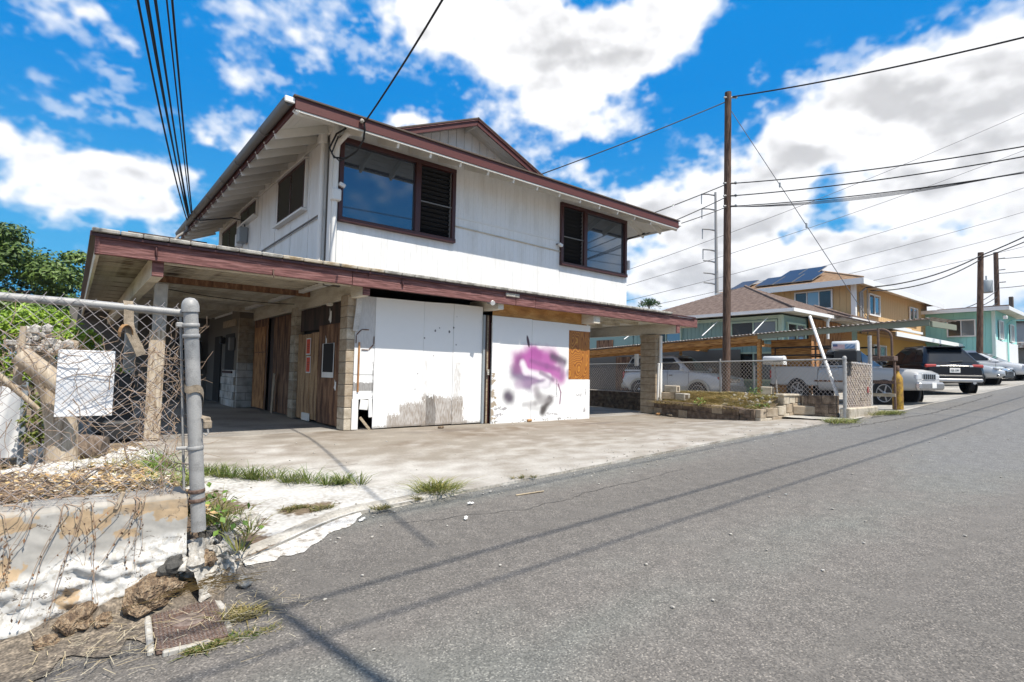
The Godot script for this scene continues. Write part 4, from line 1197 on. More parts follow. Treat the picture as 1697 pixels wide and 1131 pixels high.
	var rt := painted(470, 370, func(u: float, v: float) -> Color:
		var x := lerpf(6.95, 10.0, u)
		var y := lerpf(2.82, 0.43, v)
		var s := n1.get_noise_2d(x * 3.0 + 9.0, y * 3.0)
		var f := n2.get_noise_2d(x * 3.0, y * 3.0)
		var c := Vector3(.80, .80, .79) * (1.0 - 0.03 * absf(s))
		# smeared paint, stroke over stroke
		for q in strokes:
			var pa: Vector2 = q[0]
			var pb: Vector2 = q[1]
			var w: float = q[2]
			if absf(y - (pa.y + pb.y) / 2) > absf(pa.y - pb.y) / 2 + w * 2.2: continue
			var pp := Vector2(x, y)
			var dd := (Geometry2D.get_closest_point_to_segment(pp, pa, pb) - pp).length() / (w * (1.0 + 0.25 * s))
			if dd < 1.75:
				var qc: Vector3 = q[3]
				c = c.lerp(qc, minf(q[4] * 1.2, 1.0) * smoothstep(1.75, 0.15, dd))
		var tail := Vector2((x - 7.95) / 0.05, (y - 2.26 - (x - 7.95) * -1.8) / 0.10).length()
		c = c.lerp(Vector3(.10, .06, .08), smoothstep(1.2, 0.8, tail))
		# scrapes and rotten left edge
		var ed := smoothstep(0.22, 0.02, x - 6.95) * smoothstep(1.7, 1.2, y)
		if n2.get_noise_2d(x * 1.1, y * 1.6) > 0.40 - 0.44 * ed and ed > 0.15: c = c.lerp(Vector3(.30, .22, .13), 0.85)
		if y < 0.53 and s > 0.12 and f > 0.1: c = c.lerp(Vector3(.12, .11, .10), 0.7)
		for q in [[9.6, 1.05, .1, .012], [9.83, 1.1, .012, .05], [9.8, .68, .03, .05], [8.85, 1.25, .012, .2], [8.72, 1.02, .16, .008], [8.7, .62, .2, .01], [7.2, .78, .18, .014], [7.15, .66, .15, .012]]:
			if absf(x - q[0] + 0.03 * f) < q[2] and absf(y - q[1] + 0.05 * f + 0.05 * s) < q[3]: c = c.lerp(Vector3(.18, .16, .17), 0.7)
		return lin(c.x, c.y, c.z))
	mat("sprayed_board", Color.WHITE, 0.75, {tex = rt, uv = true})
	var uv2 := func(x: float, y: float) -> Vector2: return Vector2((x - 6.95) / 3.05, (2.82 - y) / 2.39)
	# sheets: tall left, two top strips, lower right
	for q in [[6.95, 8.06, 0.45, 2.765], [8.065, 9.235, 0.45, 2.755], [9.24, 9.98, 0.45, 1.42], [9.24, 9.98, 2.60, 2.75]]:
		var g := G.new()
		var z := qz + (0.003 if q[0] > 7.5 and q[0] < 9.0 else 0.0)
		var c := [Vector3(q[0], q[2], z), Vector3(q[1], q[2], z), Vector3(q[1], q[3], z), Vector3(q[0], q[3], z)]
		for k in [0, 2, 1, 0, 3, 2]: g.v(c[k], uv2.call(c[k].x, c[k].y))
		for k in 4:
			var d: Vector3 = c[k]
			var e: Vector3 = c[(k + 1) % 4]
			var bk := Vector3(0, 0, -0.035)
			for p in [d + bk, e, e + bk, d + bk, d, e]: g.v(p, uv2.call(clampf(p.x, q[0], q[1]), p.y))
		part(h, "sprayed_sheet", g, "sprayed_board")
	var nw := noise(63, 0.8, 2)
	var wt := painted(128, 220, func(u: float, v: float) -> Color:
		var w := nw.get_noise_2d(u * 1.6, v * 1.4)
		var ring := absf(fmod(absf((u - 0.45) * (u - 0.45) * 5.0 + v * 2.2 + w * 2.6) * 2.3, 1.0) * 2.0 - 1.0)
		var c := Vector3(.44, .165, .022).lerp(Vector3(.16, .045, .008), pow(ring, 1.5) * 0.95)
		if ring < 0.12: c = Vector3(.52, .26, .04)
		return lin(c.x, c.y, c.z))
	mat("orange_plywood", Color.WHITE, 0.5, {tex = wt, uv = true})
	var og := G.new()
	og.quad(Vector3(9.245, 1.425, qz - 0.012), Vector3(9.975, 1.425, qz - 0.012), Vector3(9.975, 2.595, qz - 0.012), Vector3(9.245, 2.595, qz - 0.012))
	og.box(Vector3(9.61, 2.01, qz - 0.022), Vector3(0.73, 1.17, 0.018))
	part(h, "varnished_plywood", og, "orange_plywood")
	part(h, "header_board", cb(Vector3(8.35, 2.96, qz - 0.045), Vector3(2.75, 0.42, 0.02), 0.003), "header_plywood")
	part(h, "header_board", cb(Vector3(9.80, 2.93, qz - 0.040), Vector3(0.16, 0.36, 0.02), 0.003), "orange_timber")
	part(h, "end_stud", cb(Vector3(10.05, 1.65, pz - 0.08), Vector3(0.1, 2.36, 0.12), 0.004), "white_trim")
	# notices taped to the plywood: things of their own
	var bl := painted(48, 64, func(u: float, v: float) -> Color:
		var k := sin(v * 40.0) > 0.2 and u > 0.2 and u < 0.8 and v > 0.25 and v < 0.85
		return lin(.20, .02, .01) if k and fmod(u * 13.0 + v * 7.0, 1.0) > 0.4 else lin(.72, .07, .015))
	mat("red_notice", Color.WHITE, 0.6, {tex = bl, uv = true})
	for q in [[2.02, "upper of the two small red notices on the tan plywood door", 0.0], [1.64, "lower of the two small red notices on the tan plywood door", 0.03]]:
		var t := thing("notice", q[1], "notice", Vector3(3.86, q[0], -11.52 + q[2]), 0.0, "red notices on the plywood")
		own(t, "paper", bx(Vector3(-0.006, 0, 0), Vector3(0.004, 0.35, 0.27)), "white_trim")
		var g := G.new()
		g.quad(Vector3(-0.011, -0.15, -0.105), Vector3(-0.011, -0.15, 0.105), Vector3(-0.011, 0.15, 0.105), Vector3(-0.011, 0.15, -0.105))
		own(t, "red_print", g, "red_notice")
	var ds := thing("dark_sign", "black sheet with a peeling white taped border on the brown plywood", "sign", Vector3(3.845, 1.72, -10.35))
	own(ds, "border", bx(Vector3(-0.006, 0, 0), Vector3(0.006, 0.66, 0.60)), "white_paint")
	own(ds, "sheet", bx(Vector3(-0.012, 0.05, 0.02), Vector3(0.006, 0.55, 0.52)), "rubber")

# ------------------------------------------------------------------ plants and fences
func chain_link(g: G, o: Vector3, along: Vector3, len: float, hgt: Callable, r := 0.0019, w := 0.036, h := 0.035, wobble := 0.0) -> void:
	var n := int(len / w)
	var side := along.cross(Vector3.UP).normalized()
	for i in n:
		var lo: float = hgt.call(i * w)[0]
		var hi: float = hgt.call(i * w)[1]
		var m := int((hi - lo) / h)
		var prev := Vector3.ZERO
		for j in m + 1:
			var k := (j + i) % 2
			var p := o + along * ((i + k) * w) + Vector3(0, lo + j * h, 0) + side * (0.0025 if k else -0.0025)
			if wobble > 0: p += side * wobble * sin(i * 0.31 + j * 0.23) + Vector3(0, wobble * 0.3 * sin(i * 0.7), 0)
			if j > 0: g.tube([prev, p], r, 3, -1.0, false)
			prev = p
		# the twisted barb at the top
		if (m + i) % 2 == 0: g.tube([prev, prev + Vector3(0, 0.02, 0) + along * 0.012], r, 3, -1.0, false)

func leaf_quad(g: G, p: Vector3, d: Vector3, n: Vector3, l: float, w: float, c: Color) -> void:
	var s := d.cross(n).normalized() * w * 0.5
	var a := p
	var b := p + d * l * 0.5 + n * l * 0.08
	var e := p + d * l
	g.tri(a, b - s, e, c)
	g.tri(a, e, b + s, c)

func rdir() -> Vector3:
	var v := Vector3(rng.randfn(), rng.randfn(), rng.randfn())
	return v.normalized()

func tuft(g: G, c: Vector3, n: int, h: float, spread: float, a: Color, b: Color) -> void:
	for i in n:
		var d := Vector3(rng.randfn() * spread, 0, rng.randfn() * spread)
		var base := c + d * 0.35
		var lean := Vector3(d.x * 1.2 + rng.randfn() * 0.02, 0, d.z * 1.2 + rng.randfn() * 0.02)
		var hh := h * rng.randf_range(0.45, 1.1)
		var w := rng.randf_range(0.003, 0.006)
		var s := Vector3(rng.randfn(), 0, rng.randfn()).normalized() * w
		var m := base + Vector3(0, hh * 0.6, 0) + lean * 0.5
		var t := base + Vector3(0, hh * 0.85, 0) + lean * 1.25
		var col := a.lerp(b, rng.randf())
		g.tri(base - s, base + s, m + s * 0.7, col)
		g.tri(base - s, m + s * 0.7, m - s * 0.7, col)
		g.tri(m - s * 0.7, m + s * 0.7, t, col)

func crown(g: G, c: Vector3, r: Vector3, n: int, size: float, a: Color, b: Color, clumps: int) -> void:
	var cs: Array = []
	for i in clumps:
		var d := rdir()
		var q := c + d * r * rng.randf_range(0.45, 0.95)
		cs.append([q, rng.randf_range(0.22, 0.42) * minf(r.x, r.y), rng.randf()])
	for i in n:
		var q: Array = cs[rng.randi() % clumps]
		var d := rdir()
		if d.y < -0.3 and rng.randf() < 0.6: d.y = -d.y
		var p: Vector3 = q[0] + d * q[1] * Vector3(1.2, 0.75, 1.2) * pow(rng.randf(), 0.35)
		var nn := (d + rdir() * 0.6 + Vector3.UP * 0.4).normalized()
		var dd := nn.cross(rdir()).normalized()
		leaf_quad(g, p, dd, nn, size * rng.randf_range(0.7, 1.3), size * 0.55, a.lerp(b, clampf(q[2] * 0.6 + rng.randf() * 0.4, 0, 1)))

func street_side() -> void:
	# --- the chain-link fence on the left
	var f := thing("chain_link_fence", "galvanised chain-link fence with a round capped post on the white plastered wall", "fence", Vector3(0.63, 0.45, -3.8))
	var post := G.new(true)
	post.tube([Vector3(0.656, 0.56, -3.79), Vector3(0.548, 1.93, -3.79)], 0.040, 18)
	part(f, "post", post, "galvanised")
	var cap := G.new(true)
	var ax := Vector3(-0.077, 1, 0)
	cap.lathe(Vector3(0.551, 1.88, -3.79), ax, [Vector2(0.0475, 0), Vector2(0.0485, 0.035), Vector2(0.046, 0.05), Vector2(0.04, 0.068), Vector2(0.025, 0.084), Vector2(0.0, 0.09)], 18)
	part(f, "post_cap", cap, "galvanised")
	var bands := [[1.80, 0.047], [1.735, 0.047], [1.06, 0.046], [0.80, 0.046], [0.745, 0.046]]
	for q in bands:
		var bd := G.new(true)
		bd.lathe(Vector3(0.548 + (1.93 - q[0]) * 0.077, q[0] - 0.012, -3.79), ax, [Vector2(0.044, 0), Vector2(q[1], 0.002), Vector2(q[1], 0.022), Vector2(0.044, 0.024)], 18)
		part(f, "post_band", bd, "galvanised" if q[0] > 1.0 else "rusty_iron")
	part(f, "band_clip", cb(Vector3(0.53, 1.80, -3.80), Vector3(0.10, 0.03, 0.02), 0.005), "galvanised")
	part(f, "band_clip", cb(Vector3(0.565, 1.06, -3.80), Vector3(0.10, 0.02, 0.02), 0.005), "galvanised")
	part(f, "tension_bar", tb([Vector3(0.505, 1.90, -3.845), Vector3(0.575, 0.80, -3.845)], 0.008, 5), "galvanised")
	part(f, "top_rail", tb([Vector3(-2.2, 1.90, -3.93), Vector3(-0.9, 1.905, -3.915), Vector3(0.0, 1.895, -3.88), Vector3(0.52, 1.875, -3.84)], 0.0225, 12), "galvanised")
	var g := G.new()
	chain_link(g, Vector3(-1.75, 0, -3.885), Vector3(1, 0, 0.018).normalized(), 2.3, func(x): return [0.745 + 0.02 * sin(x * 5.0), 1.925 + 0.02 * sin(x * 3.0) * sin(x * 11.0)], 0.0015, 0.036, 0.035, 0.004)
	part(f, "chain_link_mesh", g, "fence_wire")
	# dead vines threaded through it
	var vn := G.new(true)
	for i in 210:
		var x := 0.54 - absf(rng.randfn()) * 0.10 if i < 100 else rng.randf_range(-0.35, 0.52)
		var y := rng.randf_range(0.8, 1.75)
		var p := Vector3(x, y, -3.87 + rng.randf_range(-0.03, 0.03))
		var pts := [p]
		var d := Vector3(rng.randfn() * 0.5, rng.randf_range(-1, 1), rng.randfn() * 0.15).normalized()
		for k in 5:
			d = (d + Vector3(rng.randfn() * 0.45, rng.randfn() * 0.4, 0)).normalized()
			p += d * rng.randf_range(0.03, 0.07)
			p.z = clampf(p.z, -3.92, -3.83)
			pts.append(p)
		vn.tube(pts, rng.randf_range(0.0015, 0.0032), 4, 0.001, false)
	stuff(part(f, "dry_vines", vn, "dry_stem"))
	solo("white_board", cb(Vector3(0.073, 1.445, -3.912), Vector3(0.258, 0.372, 0.006), 0.002), "sheet_white", "blank white board tied behind the chain-link mesh", "sign")
	# webbing strap over the rail
	var sp := G.new()
	var path := [[Vector3(0.243, 1.90, -3.91), 0.0], [Vector3(0.243, 1.925, -3.87), 0.0], [Vector3(0.247, 1.90, -3.845), 0.0], [Vector3(0.250, 1.80, -3.84), 0.02], [Vector3(0.262, 1.74, -3.83), 0.25], [Vector3(0.30, 1.66, -3.825), 0.45], [Vector3(0.318, 1.61, -3.82), 0.4]]
	for i in path.size() - 1:
		var a: Vector3 = path[i][0]
		var b: Vector3 = path[i + 1][0]
		var u0 := Basis(Vector3.BACK, path[i][1]) * Vector3(0.024, 0, 0)
		var u1 := Basis(Vector3.BACK, path[i + 1][1]) * Vector3(0.024, 0, 0)
		sp.quad(a - u0, a + u0, b + u1, b - u1)
		sp.quad(a - u0 + Vector3(0, 0.002, -0.004), b - u1 + Vector3(0, 0, -0.004), b + u1 + Vector3(0, 0, -0.004), a + u0 + Vector3(0, 0.002, -0.004))
	var strap := solo("webbing_strap", sp, "strap", "frayed tan strap looped over the fence rail with an orange coil", "strap")
	var lp := G.new()
	for i in 9:
		var a0 := -0.3 + i * 0.5
		var a1 := a0 + 0.5
		if i > 6: break
		var c := Vector3(0.232, 1.735, -3.835)
		for sgn in [1.0]:
			var p0 := c + Vector3(-cos(a0) * 0.03, sin(a0) * 0.055, 0.0)
			var p1 := c + Vector3(-cos(a1) * 0.03, sin(a1) * 0.055, 0.0)
			lp.quad(p0 + Vector3(0, 0, -0.02), p1 + Vector3(0, 0, -0.02), p1 + Vector3(0.012, -0.008, 0.03), p0 + Vector3(0.012, -0.008, 0.03))
	part(strap, "orange_coil", lp, "strap_orange")
	# strap wound round the post
	var s2 := G.new()
	var pp := []
	for i in 22:
		var t := i / 21.0
		var a := PI * 1.05 - t * TAU * 0.86
		var y := 1.43 - 0.02 * sin(t * 9.0) - (0.16 * smoothstep(0.25, 0.9, t))
		pp.append(Vector3(0.592 + (1.4 - y) * 0.08 + cos(a) * 0.05, y, -3.79 + sin(a) * 0.05))
	pp.append(Vector3(0.662, 1.24, -3.75))
	pp.append(Vector3(0.668, 1.20, -3.75))
	for i in pp.size() - 1:
		var hh := Vector3(0.0, 0.022, 0.0)
		if i > 18: hh = Vector3(0.02, 0.004, 0.0)
		s2.quad(pp[i] - hh, pp[i + 1] - hh, pp[i + 1] + hh, pp[i] + hh)
	var st2 := solo("post_strap", s2, "strap", "grey cargo strap wound round the round fence post", "strap")
	part(st2, "buckle", cb(Vector3(0.667, 1.20, -3.745), Vector3(0.045, 0.05, 0.02), 0.006), "strap")
	part(st2, "hook", tb([Vector3(0.667, 1.18, -3.745), Vector3(0.672, 1.15, -3.74), Vector3(0.66, 1.135, -3.74), Vector3(0.645, 1.15, -3.74)], 0.005, 6), "galvanised")
	# --- the plastered retaining wall below it
	var n1 := noise(70, 2.0, 6)
	var n2 := noise(71, 9.0, 5)
	var n3 := noise(72, 30.0, 4)
	var wt := painted(720, 330, func(u: float, v: float) -> Color:
		var x := -1.8 + u * 2.45
		var y := 0.80 - v * 0.66
		var a := n1.get_noise_2d(x, y * 1.5)
		var b := n2.get_noise_2d(x, y)
		var c3 := n3.get_noise_2d(x, y)
		var c := Vector3(.40, .385, .355) * (1.0 + 0.22 * a + 0.10 * b)
		var line := 0.50 + 0.10 * clampf(x, -0.3, 0.6) + 0.09 * a
		var lo := smoothstep(line + 0.03, line - 0.03, y)
		c = c.lerp(Vector3(.58, .57, .545) * (1.0 + 0.16 * b + 0.10 * c3), lo)
		# bare brown render
		for q in [[-0.24, 0.72, .12, .06], [-0.26, 0.50, .10, .07], [0.10, 0.68, .10, .07], [0.42, 0.74, .22, .05], [0.52, 0.70, .10, .05], [-0.9, 0.6, .3, .12], [0.3, 0.60, .05, .03], [0.06, 0.32, .05, .06]]:
			var e := Vector2((x - q[0]) / q[2], (y - q[1]) / q[3]).length() + 0.8 * b + 0.5 * a + 0.35 * c3
			c = c.lerp(Vector3(.46, .34, .215) * (1.0 + 0.25 * b), smoothstep(1.05, 0.85, e))
		if y > 0.76: c = c.lerp(Vector3(.36, .335, .295) * (1.0 + 0.3 * b), 0.8)
		if y > 0.71 and x > 0.2: c = c.lerp(Vector3(.27, .235, .19), clampf(0.5 + b * 1.5 + a, 0, 1) * 0.75)
		# flaking and cracks
		if lo > 0.4 and c3 + 0.5 * b > 0.2: c = c.lerp(Vector3(.40, .37, .32), 0.7)
		var k := absf(n1.get_noise_2d(x * 1.7 + 7.0, y * 4.2))
		if k < 0.012 and n1.get_noise_2d(x * 2.0, y * 2.0 + 30.0) > 0.02: c = Vector3(.10, .08, .065)
		c *= 1.0 + 0.08 * c3
		return lin(c.x, c.y, c.z))
	mat("plaster", Color.WHITE, 0.92, {tex = wt, uv = true})
	var nw := noise(73, 8.0, 5)
	var nr := noise(74, 3.0, 3)
	var w := G.new(true)
	var bank := func(x: float) -> float: return gy(x) + 0.20 * smoothstep(-0.2, 0.62, x)
	var prof := func(x: float, t: float) -> Vector3:
		# t: 0 back of the coping .. 1 foot
		var foot: float = bank.call(x) - 0.05
		var p := Vector3(x, 0, 0)
		if t < 0.12: p = Vector3(x, 0.782, lerpf(-4.08, -3.82, t / 0.12))
		elif t < 0.16: p = Vector3(x, lerpf(0.782, 0.765, (t - 0.12) / 0.04), lerpf(-3.82, -3.80, (t - 0.12) / 0.04))
		else:
			var s := (t - 0.16) / 0.84
			p = Vector3(x, lerpf(0.765, foot, s), -3.80)
			var low := smoothstep(0.52, 0.42, p.y - 0.10 * clampf(x, -0.3, 0.6))
			p.z += low * (0.03 + 0.022 * nr.get_noise_2d(x, p.y * 2.0)) + 0.05 * smoothstep(0.7, 1.0, s) * (0.6 + 0.6 * nr.get_noise_2d(x * 1.5, 4.0))
			p.z += 0.016 * nw.get_noise_2d(x, p.y * 1.6) * (0.35 + 2.0 * low)
			if s > 0.97: p.z -= 0.10
		p.y += 0.008 * nw.get_noise_2d(x * 0.7, t)
		return p
	var NX := 150
	var NT := 44
	for i in NX:
		for j in NT:
			var q := []
			for k in [[0, 0], [0, 1], [1, 1], [1, 0]]:
				var x := lerpf(-1.8, 0.595, float(i + k[0]) / NX)
				q.append(prof.call(x, float(j + k[1]) / NT))
			for k in [0, 2, 1, 0, 3, 2]:
				var p: Vector3 = q[k]
				w.v(p, Vector2((p.x + 1.8) / 2.45, (0.80 - p.y) / 0.66))
	for j in NT:
		var p0: Vector3 = prof.call(0.595, float(j) / NT)
		var p1: Vector3 = prof.call(0.595, float(j + 1) / NT)
		w.tri(p0, p1, Vector3(0.60, 0.5, -4.0))
	var wall := solo("retaining_wall", w, "plaster", "low crumbling white plastered wall under the chain-link fence", "wall")
	# broken base of the wall spilling round the post
	var rm := G.new(true)
	var ns := noise(77, 9.0, 5)
	for i in 40:
		for j in 26:
			var q := []
			for k in [[0, 0], [0, 1], [1, 1], [1, 0]]:
				var x: float = lerpf(0.60, 1.02, (i + k[0]) / 40.0)
				var s: float = (j + k[1]) / 26.0
				var back := lerpf(-3.84, -4.42, smoothstep(0.55, 1.02, x))
				var top := lerpf(0.50, 0.33, smoothstep(0.62, 1.02, x))
				var out := 0.10 + 0.12 * s
				var p := Vector3(x + 0.05 * s, lerpf(top, gy(x) - 0.03 + 0.07 * smoothstep(0.9, 0.5, x), pow(s, 0.8)), back + out + 0.04 * s)
				var m := 0.030 * ns.get_noise_3dv(p * 1.4) + 0.02 * nr.get_noise_3dv(p * 2.0)
				p += Vector3(m * 0.4, m, m)
				q.append(p)
			rm.quad(q[0], q[1], q[2], q[3])
	part(wall, "broken_base", rm, "pale_rock")
	# dry creepers hanging down its face
	var cr := G.new(true)
	var lf := G.new()
	for q in [[-0.12, 0.5, 0.04], [0.02, 0.55, 0.05], [0.10, 0.75, 0.02], [0.14, 0.72, -0.06], [0.30, 0.45, -0.05], [0.34, 0.42, 0.06], [-0.22, 0.4, -0.05], [0.38, 0.36, -0.02], [-0.18, 0.3, 0.08], [0.05, 0.35, -0.1], [0.24, 0.3, 0.09], [-0.3, 0.4, 0.05]]:
		for rep in 2:
			var p := Vector3(q[0] + rng.randfn() * 0.02, 0.78, -3.775)
			var pts := [p + Vector3(rng.randfn() * 0.03, 0.01, -0.08), p]
			var n := 7
			for k in n:
				p += Vector3(-q[2] * 0.25 + rng.randfn() * 0.012 - 0.012, -q[1] / n * rng.randf_range(0.7, 1.1), 0.004 * rng.randfn())
				p.z = maxf(p.z, -3.775 + 0.07 * smoothstep(0.5, 0.3, p.y))
				pts.append(p)
				if rng.randf() < 0.75:
					var c := lin(.05, .035, .03).lerp(lin(.28, .14, .06), rng.randf())
					leaf_quad(lf, p, (Vector3.DOWN + rdir() * 0.5).normalized(), (Vector3.BACK + rdir() * 0.5).normalized(), rng.randf_range(0.012, 0.03), 0.010, Color(c.srgb_to_linear()))
			cr.tube(pts, rng.randf_range(0.0014, 0.0028), 4, 0.0008, false)
	stuff(solo("dry_creeper", cr, "dry_stem", "brown dead creeper stems hanging over the white plastered wall", "vine"))
	stuff(solo("dry_leaves", lf, "straw", "curled dead leaves on the creeper stems of the plastered wall", "leaves"))
	# --- boulders and lumps at the foot of the wall
	var rn := noise(75, 0.02, 4)
	for q in [["boulder", Vector3(0.43, 0.27, -3.70), Vector3(0.165, 0.11, 0.11), "rock", "large brown boulder at the foot of the plastered wall above the iron cover", 0.2],
		["boulder", Vector3(0.10, 0.215, -3.69), Vector3(0.12, 0.07, 0.07), "rock", "rusty brown boulder at the foot of the plastered wall, left of the largest boulder", 0.35],
		["asphalt_chunk", Vector3(0.525, 0.385, -3.76), Vector3(0.10, 0.055, 0.06), "asphalt_lump", "dark chunk of broken asphalt wedged under the wall's end", 0.3],
		["stone", Vector3(0.205, 0.20, -3.64), Vector3(0.05, 0.035, 0.04), "rock", "small brown stone between the two boulders", 0.3],
		["stone", Vector3(-0.02, 0.175, -3.58), Vector3(0.055, 0.028, 0.045), "rock", "small flat stone lying on the gutter dirt at the far left", 0.3],
		["stone", Vector3(0.62, 0.38, -3.74), Vector3(0.07, 0.045, 0.06), "pale_rock", "grey stone beside the dark asphalt chunk", 0.3],
		["concrete_lump", Vector3(0.86, 0.36, -4.02), Vector3(0.075, 0.06, 0.05), "pale_rock", "pale broken lump of concrete at the corner of the driveway slab", 0.4],
		["stone", Vector3(0.72, 0.36, -3.84), Vector3(0.07, 0.05, 0.05), "rock", "brown stone below the fence post", 0.4],
		["stone", Vector3(0.79, 0.42, -4.08), Vector3(0.10, 0.06, 0.08), "asphalt_lump", "dark crumbled lump under the edge of the driveway slab", 0.5],
		["stone", Vector3(0.955, 0.33, -4.2), Vector3(0.05, 0.04, 0.05), "asphalt_lump", "black crumb of asphalt beside the white painted kerb", 0.4]]:
		var g2 := G.new(false)
		g2.blob(q[1], q[2], rn, 0.55, 18, Basis.from_euler(Vector3(q[5], q[5] * 3.0, 0.1)))
		solo(q[0], g2, q[3], q[4], "rock")
	# rubble that holds the slab's corner
	var rb := G.new()
	for i in 130:
		var t := rng.randf()
		var p := Vector3(lerpf(0.60, 1.05, t) + rng.randfn() * 0.05, 0, lerpf(-3.80, -4.38, t) + rng.randfn() * 0.05)
		p.y = lerpf(0.46, 0.24, clampf((p.z + 4.15) * 2.2, 0, 1)) * 0.8 + 0.06 + rng.randfn() * 0.02
		rb.blob(p, Vector3.ONE * rng.randf_range(0.015, 0.055) * Vector3(1.2, 0.7, 1), rn, 0.6, 8, Basis.from_euler(rdir()))
	stuff(solo("rubble", rb, "pale_rock", "pale rubble crumbling from under the fence post and slab corner", "rubble"))
	# --- iron cover in the gutter
	var cv := thing("utility_cover", "rusty iron utility cover with chequered tread set in the gutter", "manhole cover", Vector3(0.56, gy(0.56), -3.39), -0.06)
	own(cv, "plate", cb(Vector3(0, 0.008, 0), Vector3(0.31, 0.02, 0.54), 0.004), "rusty_iron")
	var tr := G.new()
	for i in 17:
		for j in 30:
			var p := Vector3(-0.145 + i * 0.0181, 0.0195, -0.262 + j * 0.0181)
			if Vector2(p.x * 1.6, p.z + 0.03).length() < 0.13: continue
			tr.box(p, Vector3(0.014, 0.006, 0.006), Basis(Vector3.UP, 0.8 if (i + j) % 2 else -0.8))
	stuff(own(cv, "tread_pattern", tr, "plate_iron"))
	var bo := G.new(true)
	bo.lathe(Vector3(0, 0.018, -0.03), Vector3.UP, [Vector2(0.0, 0.003), Vector2(0.078, 0.003), Vector2(0.082, 0.0)], 24)
	own(cv, "badge_plate", bo, "plate_iron")
	for q in [[-0.175, 0.0, 0.03, 0.5, 0.0], [0.172, -0.16, 0.035, 0.16, 0.1], [0.17, 0.14, 0.03, 0.08, 0.0], [-0.03, 0.285, 0.2, 0.03, 0.0]]:
		own(cv, "concrete_rim", cb(Vector3(q[0], 0.005, q[1]), Vector3(q[2], 0.03, q[3]), 0.006, Basis(Vector3.UP, q[4])), "old_concrete")
	# --- litter and grass at the kerb
	var gr := G.new()
	var grn := lin(.05, .10, .012)
	var dry := lin(.26, .20, .075)
	grn = grn.srgb_to_linear()
	dry = dry.srgb_to_linear()
	for i in 50: tuft(gr, Vector3(rng.randf_range(0.50, 0.92), 0.17, -3.06 + rng.randfn() * 0.012), 12, 0.028, 0.02, grn, dry)
	for i in 26: tuft(gr, Vector3(0.80 + rng.randfn() * 0.06, 0.185, -3.32 + rng.randfn() * 0.05), 9, 0.03, 0.04, dry, dry.lerp(grn, 0.4))
	stuff(solo("gutter_grass", gr, "grass", "short dry grass round the street side of the iron cover", "grass"))
	var g3 := G.new()
	for i in 40:
		var t := i / 39.0
		var x := lerpf(1.2, 2.5, t)
		var z := lerpf(-6.75, -5.73, t) + rng.randfn() * 0.04
		if absf(t - 0.47) < 0.03 or rng.randf() < 0.18: continue
		tuft(g3, Vector3(x + rng.randfn() * 0.03, drive_y(x, z), z), 34, (0.19 if t < 0.75 else 0.15) * (0.55 + 0.55 * absf(sin(i * 1.9))), 0.085, lin(.06, .12, .02).srgb_to_linear(), lin(.24, .25, .07).srgb_to_linear())
	stuff(solo("grass_strip", g3, "grass", "bright green grass strip growing in the joint of the driveway", "grass"))
	var g4 := G.new()
	for i in 15: tuft(g4, Vector3(3.02 + rng.randfn() * 0.08, drive_y(3.0, -4.95), -4.93 + rng.randfn() * 0.05), 30, 0.15, 0.12, lin(.12, .17, .03).srgb_to_linear(), lin(.30, .26, .08).srgb_to_linear())
	solo("grass_tuft", g4, "grass", "spiky grass tuft at the street edge of the driveway", "grass")
	var g5 := G.new()
	for i in 26: tuft(g5, Vector3(0.86 + rng.randfn() * 0.07, 0.5 - 0.1 * rng.randf(), -4.45 + rng.randfn() * 0.28), 18, 0.14, 0.07, lin(.08, .13, .02).srgb_to_linear(), lin(.27, .23, .07).srgb_to_linear())
	for i in 60:
		var p := Vector3(0.80 + rng.randfn() * 0.09, 0.50 + rng.randf() * 0.16, -4.35 + rng.randfn() * 0.3)
		leaf_quad(g5, p, rdir(), (Vector3.UP + rdir() * 0.4).normalized(), 0.05, 0.04, lin(.10, .20, .02).srgb_to_linear().lerp(lin(.2, .28, .05).srgb_to_linear(), rng.randf()))
	stuff(solo("post_weeds", g5, "grass", "green weeds beside the fence post at the slab corner", "weeds"))
	var g6 := G.new()
	for q in [[2.35, -4.72, 9], [1.72, -5.2, 14], [1.9, -5.05, 10], [2.75, -4.82, 8], [4.15, -4.83, 6]]:
		for i in q[2]: tuft(g6, Vector3(q[0] + rng.randfn() * 0.07, drive_y(q[0], q[1]), q[1] + rng.randfn() * 0.035), 16, 0.035, 0.03, lin(.08, .10, .02).srgb_to_linear(), lin(.22, .17, .07).srgb_to_linear())
	stuff(solo("crack_grass", g6, "grass", "low brown weeds in the cracks of the painted slab", "weeds"))

